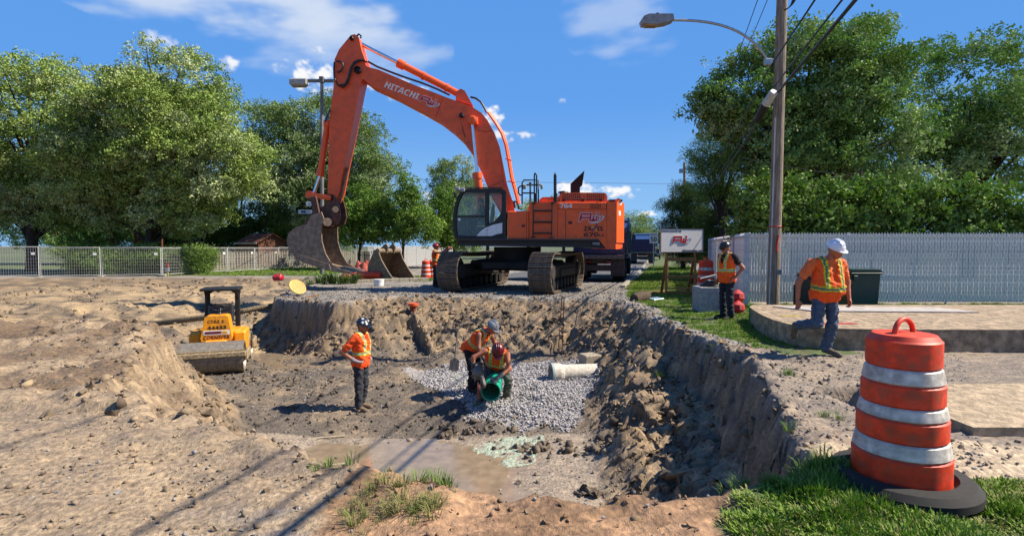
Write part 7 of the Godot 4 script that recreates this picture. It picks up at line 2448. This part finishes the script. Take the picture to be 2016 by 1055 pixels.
	solo("tool_case", bb, mat("hose_black", Color.BLACK), "black tool case on the grass behind the wooden stand", "case", on_ground(1372, 23.5))
	# drums
	drum("orange and white drum standing beside the project board", on_ground(1391, 19.4), 1.12)
	drum("orange drum left of the red-helmeted worker", on_ground(838, 29.5), 0.95)
	drum("orange drum partly behind the red-helmeted worker", on_ground(850, 30.5), 0.95)
	drum("big orange and white drum with rubber base on the near grass", on_ground(1785, 3.72), 1.0)
	# spare bucket
	var bp := on_ground(786, 28.3)
	var sbk := thing("spare_bucket", "rusty spare excavator bucket resting on the kerb", "bucket", bp, -0.5)
	var bst := mat("bucket_tan", Color(0.52, 0.45, 0.36), 0.7, 0.15, 0.6, 1.1, 0.0)
	var prof := V2([-0.95, 1.55, -1.2, 1.1, -1.4, 0.75, -1.42, 0.4, -1.25, 0.1, -0.4, 0.0, 0.35, 0.0])
	for z in [-0.85, 0.85]:
		var m := MB.new()
		m.prism(Vector3(0, 0, z), Vector3.RIGHT, Vector3.UP, V2([-0.95, 1.58, -0.7, 1.6, -0.45, 1.05, 0.0, 0.45, 0.42, 0.0, -0.4, -0.01, -1.25, 0.08, -1.43, 0.4, -1.41, 0.76, -1.2, 1.12]), 0.06)
		part("side_plate", m, bst, sbk)
	var ms := MB.new()
	ms.sheet(prof, -0.85, 0.85, 0.05)
	part("bucket_shell", ms, bst, sbk)
	for z in [-0.28, 0.28]:
		var m := MB.new()
		m.prism(Vector3(0, 0, z), Vector3.RIGHT, Vector3.UP, V2([-1.15, 1.4, -0.95, 1.7, -0.75, 1.88, -0.6, 1.9, -0.5, 1.75, -0.6, 1.4]), 0.09)
		part("hinge_ear", m, bst, sbk)
	var mt := MB.new()
	mt.tube([Vector3(-0.75, 1.52, -0.85), Vector3(-0.75, 1.52, 0.85)], 0.14, 14)
	part("torque_tube", mt, bst, sbk)
	for k in 6:
		var m := MB.new()
		m.box(Vector3(0.45, 0.02, -0.72 + k * 0.29), Vector3(0.24, 0.05, 0.12), 0.01)
		part("tooth", m, bst, sbk)

# ---------- loose stuff: clods, stones, gravel, grass ----------
func lump_mesh(seed_: int, rough := 0.35, soft := false) -> ArrayMesh:
	var f := noise(seed_, 0.9, 3)
	var vs := [Vector3.RIGHT, Vector3.LEFT, Vector3.UP, Vector3.DOWN, Vector3.BACK, Vector3.FORWARD]
	var fs := [[0, 2, 4], [2, 1, 4], [1, 3, 4], [3, 0, 4], [2, 0, 5], [1, 2, 5], [3, 1, 5], [0, 3, 5]]
	var out := []
	for t in fs:
		var a: Vector3 = vs[t[0]]
		var b: Vector3 = vs[t[1]]
		var c: Vector3 = vs[t[2]]
		var ab := ((a + b) * 0.5).normalized()
		var bc := ((b + c) * 0.5).normalized()
		var ca := ((c + a) * 0.5).normalized()
		out.append_array([[a, ab, ca], [ab, b, bc], [ca, bc, c], [ab, bc, ca]])
	var mb := MB.new()
	for t in out:
		var q := []
		for p in t: q.append(p * (1.0 + rough * 2.0 * f.get_noise_3dv(p * 1.3)) * Vector3(1.0, 0.72, 0.85))
		if soft: mb.stri(q[0], q[1], q[2], (q[0] * 0.7 + t[0] * 0.3).normalized(), (q[1] * 0.7 + t[1] * 0.3).normalized(), (q[2] * 0.7 + t[2] * 0.3).normalized())
		else: mb.tri(q[0], q[1], q[2], t[0] + t[1] + t[2])
	return mb.mesh()

func tuft_mesh(seed_: int, blades: int, spread: float, width: float, lean: float) -> ArrayMesh:
	var r := RandomNumberGenerator.new()
	r.seed = seed_
	var mb := MB.new()
	for i in blades:
		var an := r.randf() * TAU
		var o := Vector3(cos(an), 0, sin(an)) * spread * sqrt(r.randf())
		var dirv := Vector3(cos(an + r.randf_range(-0.8, 0.8)), 0, sin(an + r.randf_range(-0.8, 0.8)))
		var s := dirv.cross(Vector3.UP) * width * r.randf_range(0.7, 1.2)
		var h := r.randf_range(0.6, 1.1)
		var l := lean * r.randf_range(0.4, 1.2)
		var m := o + Vector3(0, h * 0.6, 0) + dirv * l * 0.35
		var e := o + Vector3(0, h * (1.0 - l * 0.3), 0) + dirv * l
		mb.quad(o - s, o + s, m + s * 0.8, m - s * 0.8, dirv + Vector3.UP)
		mb.tri(m - s * 0.8, m + s * 0.8, e, dirv + Vector3.UP)
	return mb.mesh()

func spin(s: float) -> Basis:
	return Basis.from_euler(Vector3(rng.randf() * TAU, rng.randf() * TAU, rng.randf() * TAU)).scaled(Vector3(s * rng.randf_range(0.7, 1.3), s * rng.randf_range(0.6, 1.1), s))

func build_stuff():
	rng.seed = 99
	var dm := vmat("clod_earth", 0.95, textures["dirt"], 0.5)
	var stone := vmat("stone_grey", 0.85, textures["dirt"], 0.3)
	var lumps := [lump_mesh(1), lump_mesh(2), lump_mesh(3), lump_mesh(4, 0.5)]
	var clods := [lump_mesh(11, 0.7, true), lump_mesh(12, 0.6), lump_mesh(13, 0.75, true), lump_mesh(14, 0.7)]
	var xf := [[], [], [], []]
	var cl := [[], [], [], []]
	# crumbled earth on the slopes, rims and pit floor
	var tries := 0
	var want := 21000
	while want > 0 and tries < 80000:
		tries += 1
		var x := rng.randf_range(-9.5, 4.6)
		var d := 2.6 + pow(rng.randf(), 0.8) * 17.0
		if absf(x) > d * 0.85 + 0.5: continue
		var g := ground(x, d)
		var wall := 1.0 - absf(g.y * 2.0 - 1.0)
		var pn := n_patch.get_noise_2d(x * 2.0, d * 2.0 + 11.0)
		var prob := 0.12 + 0.6 * wall * smoothstep(-0.3, 0.3, pn) + 0.4 * maxf(pn, 0.0)
		if d < 9.2 and g.y > 0.95: prob = 0.05 + 0.25 * maxf(pn - 0.1, 0.0)
		if g.y <= 0.02 and d < 12.0: prob = (0.10 if d > 4.6 else 0.3) + 0.35 * maxf(pn, 0.0)
		if rng.randf() > prob: continue
		if Geometry2D.is_point_in_polygon(Vector2(x, d), lawn_poly) or Geometry2D.is_point_in_polygon(Vector2(x, d), gravel_poly): continue
		want -= 1
		var s := 0.008 + 0.018 * pow(rng.randf(), 2.0) + 0.035 * pow(rng.randf(), 12.0) * (1.0 + wall)
		if d > 8.0: s *= 1.35
		elif d < 6.0: s = minf(s, 0.022)
		var i := rng.randi() % 4
		xf[i].append(Transform3D(spin(s), Vector3(x, g.x + s * 0.15, -d)))
		var c := ground_color(x, d, g.x, g.y) * rng.randf_range(0.65, 1.05)
		if rng.randf() < 0.06 and s < 0.025: c = Color(0.27, 0.26, 0.25) * rng.randf_range(0.6, 1.3)
		cl[i].append(c)
	for k in 5500:
		var x := rng.randf_range(-24.0, -8.0)
		var d := rng.randf_range(13.0, 31.0)
		if x < -d * 0.97: continue
		if n_patch.get_noise_2d(x * 0.8, d * 0.8) + rng.randf_range(-0.3, 0.3) < 0.0: continue
		var g := ground(x, d)
		var s := 0.02 + 0.07 * pow(rng.randf(), 3.0)
		xf[k % 4].append(Transform3D(spin(s), Vector3(x, g.x + s * 0.2, -d)))
		cl[k % 4].append(ground_color(x, d, g.x, g.y) * rng.randf_range(0.6, 1.05))
	# bigger broken lumps along rims and toes
	for k in 420:
		var e := rng.randi() % RIM.size()
		var a: Vector2 = rim_poly[e]
		var b: Vector2 = rim_poly[(e + 1) % RIM.size()]
		var p := a.lerp(b, rng.randf()) + Vector2(rng.randfn(), rng.randfn()) * 0.45
		if p.x > 3.9 or p.x < -11.0 or p.y > 19.5 or p.y < 3.2: continue
		if p.x > -0.9 and p.x < 2.2 and p.y < 4.0 and rng.randf() < 0.8: continue
		var g := ground(p.x, p.y)
		var s := rng.randf_range(0.025, 0.075) * (0.4 if p.y < 5.0 else 1.0)
		var i := rng.randi() % 4
		xf[i].append(Transform3D(spin(s), Vector3(p.x, g.x + s * 0.2, -p.y)))
		cl[i].append(ground_color(p.x, p.y, g.x, maxf(g.y, 0.3)) * rng.randf_range(0.6, 1.0))
	for q in [[-0.65, 9.25, 0.5, 60], [0.35, 8.45, 0.3, 40], [1.45, 8.2, 0.35, 50], [-5.4, 12.4, 0.4, 40], [1.05, 6.9, 0.15, 14], [-2.0, 5.9, 0.5, 30]]:
		for k in q[3]:
			var x: float = q[0] + rng.randfn() * q[2]
			var d: float = q[1] + rng.randfn() * q[2] * 0.4
			var s := 0.025 + 0.06 * pow(rng.randf(), 2.0)
			var i := rng.randi() % 4
			xf[i].append(Transform3D(spin(s), Vector3(x, ground(x, d).x + s * 0.3, -d)))
			cl[i].append(Color(0.15, 0.115, 0.08) * rng.randf_range(0.7, 1.3))
	for i in 4:
		meta(scatter(numbered("earth_clods"), clods[i], dm, xf[i], cl[i], self), ["crumbled brown earth clods strewn over the pit", "broken soil lumps scattered along the pit walls", "loose soil crumbs scattered round the pit", "rough earth fragments littering the dig"][i], "soil", "", "stuff")
	# bed of clean crushed stone round the pipe
	var gx := [[], []]
	var gc := [[], []]
	var n := 0
	while n < 17000:
		var x := rng.randf_range(-2.1, 2.2)
		var d := rng.randf_range(8.8, 14.2)
		if not Geometry2D.is_point_in_polygon(Vector2(x + n_mid.get_noise_2d(x, d) * 0.25, d + n_mid.get_noise_2d(d, x) * 0.3), gravel_poly): continue
		n += 1
		var s := rng.randf_range(0.012, 0.027)
		var i := n % 2
		gx[i].append(Transform3D(spin(s), Vector3(x, ground(x, d).x + s * 0.4 + 0.012 * rng.randf(), -d)))
		var v := rng.randf_range(0.26, 0.62)
		gc[i].append(Color(v, v * rng.randf_range(0.92, 0.98), v * rng.randf_range(0.88, 0.99)))
	for i in 2: meta(scatter(numbered("crushed_stone"), lumps[i], stone, gx[i], gc[i], self), ["pale grey crushed stone bedding round the green pipe", "light crushed stone spread under the pipe workers"][i], "gravel", "", "stuff")
	# road gravel on the excavator's ledge, the path at right and the foreground
	var px := []
	var pc := []
	while px.size() < 15000:
		var x := rng.randf_range(-7.5, 7.0)
		var d := rng.randf_range(2.7, 24.0)
		if absf(x) > d * 0.8 + 0.4: continue
		var v2 := Vector2(x, d)
		if Geometry2D.is_point_in_polygon(v2, lawn_poly) or Geometry2D.is_point_in_polygon(v2, near_grass): continue
		var pn := n_patch.get_noise_2d(x * 1.6 + 3.0, d * 1.6)
		var g := ground(x, d)
		if g.y > 0.02 and rng.randf() > 0.12 + 0.8 * maxf(pn, 0.0): continue
		if g.y <= 0.02 and d < 12.0 and x < 2.2 and rng.randf() > 0.10 + 0.5 * maxf(pn, 0.0): continue
		var s := rng.randf_range(0.006, 0.016) * (1.0 if d < 9.0 else 1.6)
		px.append(Transform3D(spin(s), Vector3(x, g.x + s * 0.3, -d)))
		var v := rng.randf_range(0.14, 0.42)
		pc.append(Color(v, v * 0.95, v * 0.9))
	meta(scatter("loose_gravel", lumps[2], stone, px, pc, self), "fine grey gravel strewn over ledge and paths", "gravel", "", "stuff")
	# grass
	var gm := leaf_mat("grass_blades", 0.7)
	var short := tuft_mesh(1, 12, 0.06 / 0.07, 0.085, 0.5)
	var xs := []
	var cs := []
	var area := [[lawn_poly, 3.6, 30.0, 8.8, 24.0, 15000, 0.06, 1.0], [lawn_poly, 4.5, 17.0, 22.0, 50.0, 9000, 0.12, 1.0], [near_grass, 0.7, 3.6, 2.3, 4.1, 5200, 0.075, 1.0], [left_lawn, -10.5, -4.0, 26.0, 33.5, 3500, 0.09, 1.0], [yard_grass, -30.0, -12.0, 34.8, 50.0, 3500, 0.14, 1.0]]
	for a in area:
		var poly: PackedVector2Array = a[0]
		var got := 0
		var tried := 0
		while got < a[5] and tried < a[5] * 8:
			tried += 1
			var x := rng.randf_range(a[1], a[2])
			var d := rng.randf_range(a[3], a[4])
			var wob := Vector2(x + n_mid.get_noise_2d(x * 0.9 + 50.0, d * 0.9) * 0.22, d + n_patch.get_noise_2d(x * 1.5, d * 1.5) * 0.3)
			if not Geometry2D.is_point_in_polygon(wob, poly): continue
			if absf(x) > d * 1.0 + 0.4: continue
			var pn := n_patch.get_noise_2d(x * 1.5, d * 1.5)
			if pn > 0.2 and rng.randf() < 0.8: continue
			got += 1
			var h: float = a[6] * rng.randf_range(0.5, 1.4) * (0.85 - 0.9 * pn)
			xs.append(Transform3D(Basis(Vector3.UP, rng.randf() * TAU).scaled(Vector3(a[6], h, a[6])), Vector3(x, ground(x, d).x - 0.004, -d)))
			var v := rng.randf_range(0.75, 1.2)
			var dry := rng.randf()
			cs.append((Color(0.15, 0.235, 0.035) if dry > 0.12 + 0.5 * maxf(pn + 0.05, 0.0) else Color(0.26, 0.24, 0.09)) * v)
	meta(scatter("grass", short, gm, xs, cs, self), "short green lawn grass beside the pit and street", "grass", "", "stuff")
	# ragged tufts on the near bank
	var long := tuft_mesh(2, 26, 0.35, 0.022, 0.75)
	var tx := []
	var tc := []
	for k in 150:
		var x := rng.randf_range(-1.05, -0.3)
		var d := rng.randf_range(2.8, 3.9)
		if not Geometry2D.is_point_in_polygon(Vector2(x, d), tuft_poly) or n_patch.get_noise_2d(x * 5.0, d * 5.0) < -0.05: continue
		var s := rng.randf_range(0.06, 0.13)
		tx.append(Transform3D(Basis(Vector3.UP, rng.randf() * TAU).scaled(Vector3(s, s * 0.9, s)), Vector3(x, ground(x, d).x - 0.005, -d)))
		tc.append(Color(0.13, 0.19, 0.04).lerp(Color(0.27, 0.23, 0.10), rng.randf()) * rng.randf_range(0.7, 1.1))
	for q in [[-1.34, 4.05], [-1.27, 4.15], [-0.6, 3.72], [-0.42, 3.68], [1.5, 3.7], [1.7, 3.72], [1.95, 3.75], [2.3, 4.1], [3.1, 5.2], [3.6, 6.9], [2.75, 9.9], [3.5, 9.3], [2.45, 4.9], [3.25, 4.55]]:
		for k in 5:
			var x: float = q[0] + rng.randfn() * 0.06
			var d: float = q[1] + rng.randfn() * 0.06
			var s := rng.randf_range(0.07, 0.13)
			tx.append(Transform3D(Basis(Vector3.UP, rng.randf() * TAU).scaled(Vector3(s, s, s)), Vector3(x, ground(x, d).x - 0.005, -d)))
			tc.append(Color(0.12, 0.19, 0.035) * rng.randf_range(0.7, 1.2))
	meta(scatter("weed_tufts", long, gm, tx, tc, self), "ragged grass tufts on the bare near bank", "grass", "", "stuff")
	# day lilies above the trench
	var lily := tuft_mesh(5, 70, 0.3, 0.035, 0.9)
	var k2 := 0
	for q in [[612, 24.4, "day lily clump nearest the dirt ledge"], [632, 24.0, "day lily clump under the hanging bucket"], [652, 24.4, "day lily clump below the bucket teeth"], [672, 24.2, "day lily clump before the orange mesh"], [692, 24.8, "day lily clump at the end by the orange roll"]]:
		var o := solo("day_lily", lily, mat("lily_green", Color(0.33, 0.44, 0.14), 0.6, 0.0, 0.7, 0.3), q[2], "plant", on_ground(q[0], q[1], -0.03), "day lilies above the trench")
		o.scale = Vector3(0.62, 0.7, 0.62)
		o.rotation.y = k2 * 1.3
		k2 += 1
	# mint green filter fabric half buried in the clay
	for q in [[[-0.62, 8.05, -0.58, 8.75, 0.1, 9.0, 0.5, 8.85, 0.33, 7.95, -0.1, 7.75], "mint green filter fabric half buried in the clay floor"], [[-1.75, 12.4, -1.0, 12.1, -0.75, 12.7, -1.4, 13.0], "mint fabric corner showing beside the shovel"]]:
		var pv := V2(q[0])
		var mb := MB.new()
		var lo := pv[0]
		var hi := pv[0]
		for v in pv:
			lo = lo.min(v)
			hi = hi.max(v)
		var st := 0.035
		for i in int((hi.x - lo.x) / st) + 1:
			for j in int((hi.y - lo.y) / st) + 1:
				var c := lo + Vector2(i, j) * st
				if not Geometry2D.is_point_in_polygon(c + Vector2(n_mid.get_noise_2d(c.x * 2.0, c.y * 2.0), 0) * 0.1, pv): continue
				var w := []
				for e in [[0, 0], [1, 0], [1, 1], [0, 1]]:
					var pq := c + Vector2(e[0], e[1]) * st
					w.append(Vector3(pq.x, ground(pq.x, pq.y).x + 0.006 + 0.022 * n_mid.get_noise_2d(pq.x * 1.5 + 8.0, pq.y * 1.5), -pq.y))
				mb.quad(w[0], w[1], w[2], w[3], Vector3.UP)
		solo("filter_fabric", mb, mat("fabric_mint", Color(0.66, 0.70, 0.62), 0.9, 0.0, 0.6, 0.3), q[1], "fabric")
	# sticks and litter on the floor
	for q in [[640, 858, "pale bent stick on the muddy floor", 0.3], [660, 906, "short pale stick at the sand edge", 0.22]]:
		var m := MB.new()
		var dv := at(q[0], q[1], 1.0) - Vector3(0, EYE, 0)
		var hit := Vector3(0, EYE, 0) + dv * ((-1.5 - EYE) / dv.y)
		hit.y = hy(hit.x, hit.z) + 0.015
		m.tube([Vector3(-q[3], 0, 0.05), Vector3(0, 0.015, 0), Vector3(q[3], 0.01, -0.09)], 0.012, 6)
		solo("stick", m, mat("stick_pale", Color(0.75, 0.70, 0.60), 0.9), q[2], "stick", hit)

func build_all():
	build_excavator()
	build_trees()
	build_fences()
	build_slab()
	build_poles()
	var rt := atan2(-0.2655, 0.9641)
	dump_truck("blue dump truck close behind the excavator", Vector3(4.22, 0.03, -26.2), rt, Color(0.10, 0.17, 0.36), "blue")
	dump_truck("blue dump truck farther down the street", Vector3(13.6, -0.1, -56.0), rt, Color(0.07, 0.13, 0.32), "navy")
	small_car("dark car approaching behind the far dump truck", Vector3(20.1, -0.1, -76.0), rt, Color(0.16, 0.16, 0.17))
	build_roller()
	build_signs()
	build_pit_things()
	print("people ", Time.get_ticks_msec())
	build_people()
	print("stuff ", Time.get_ticks_msec())
	build_stuff()
	print("done ", Time.get_ticks_msec())
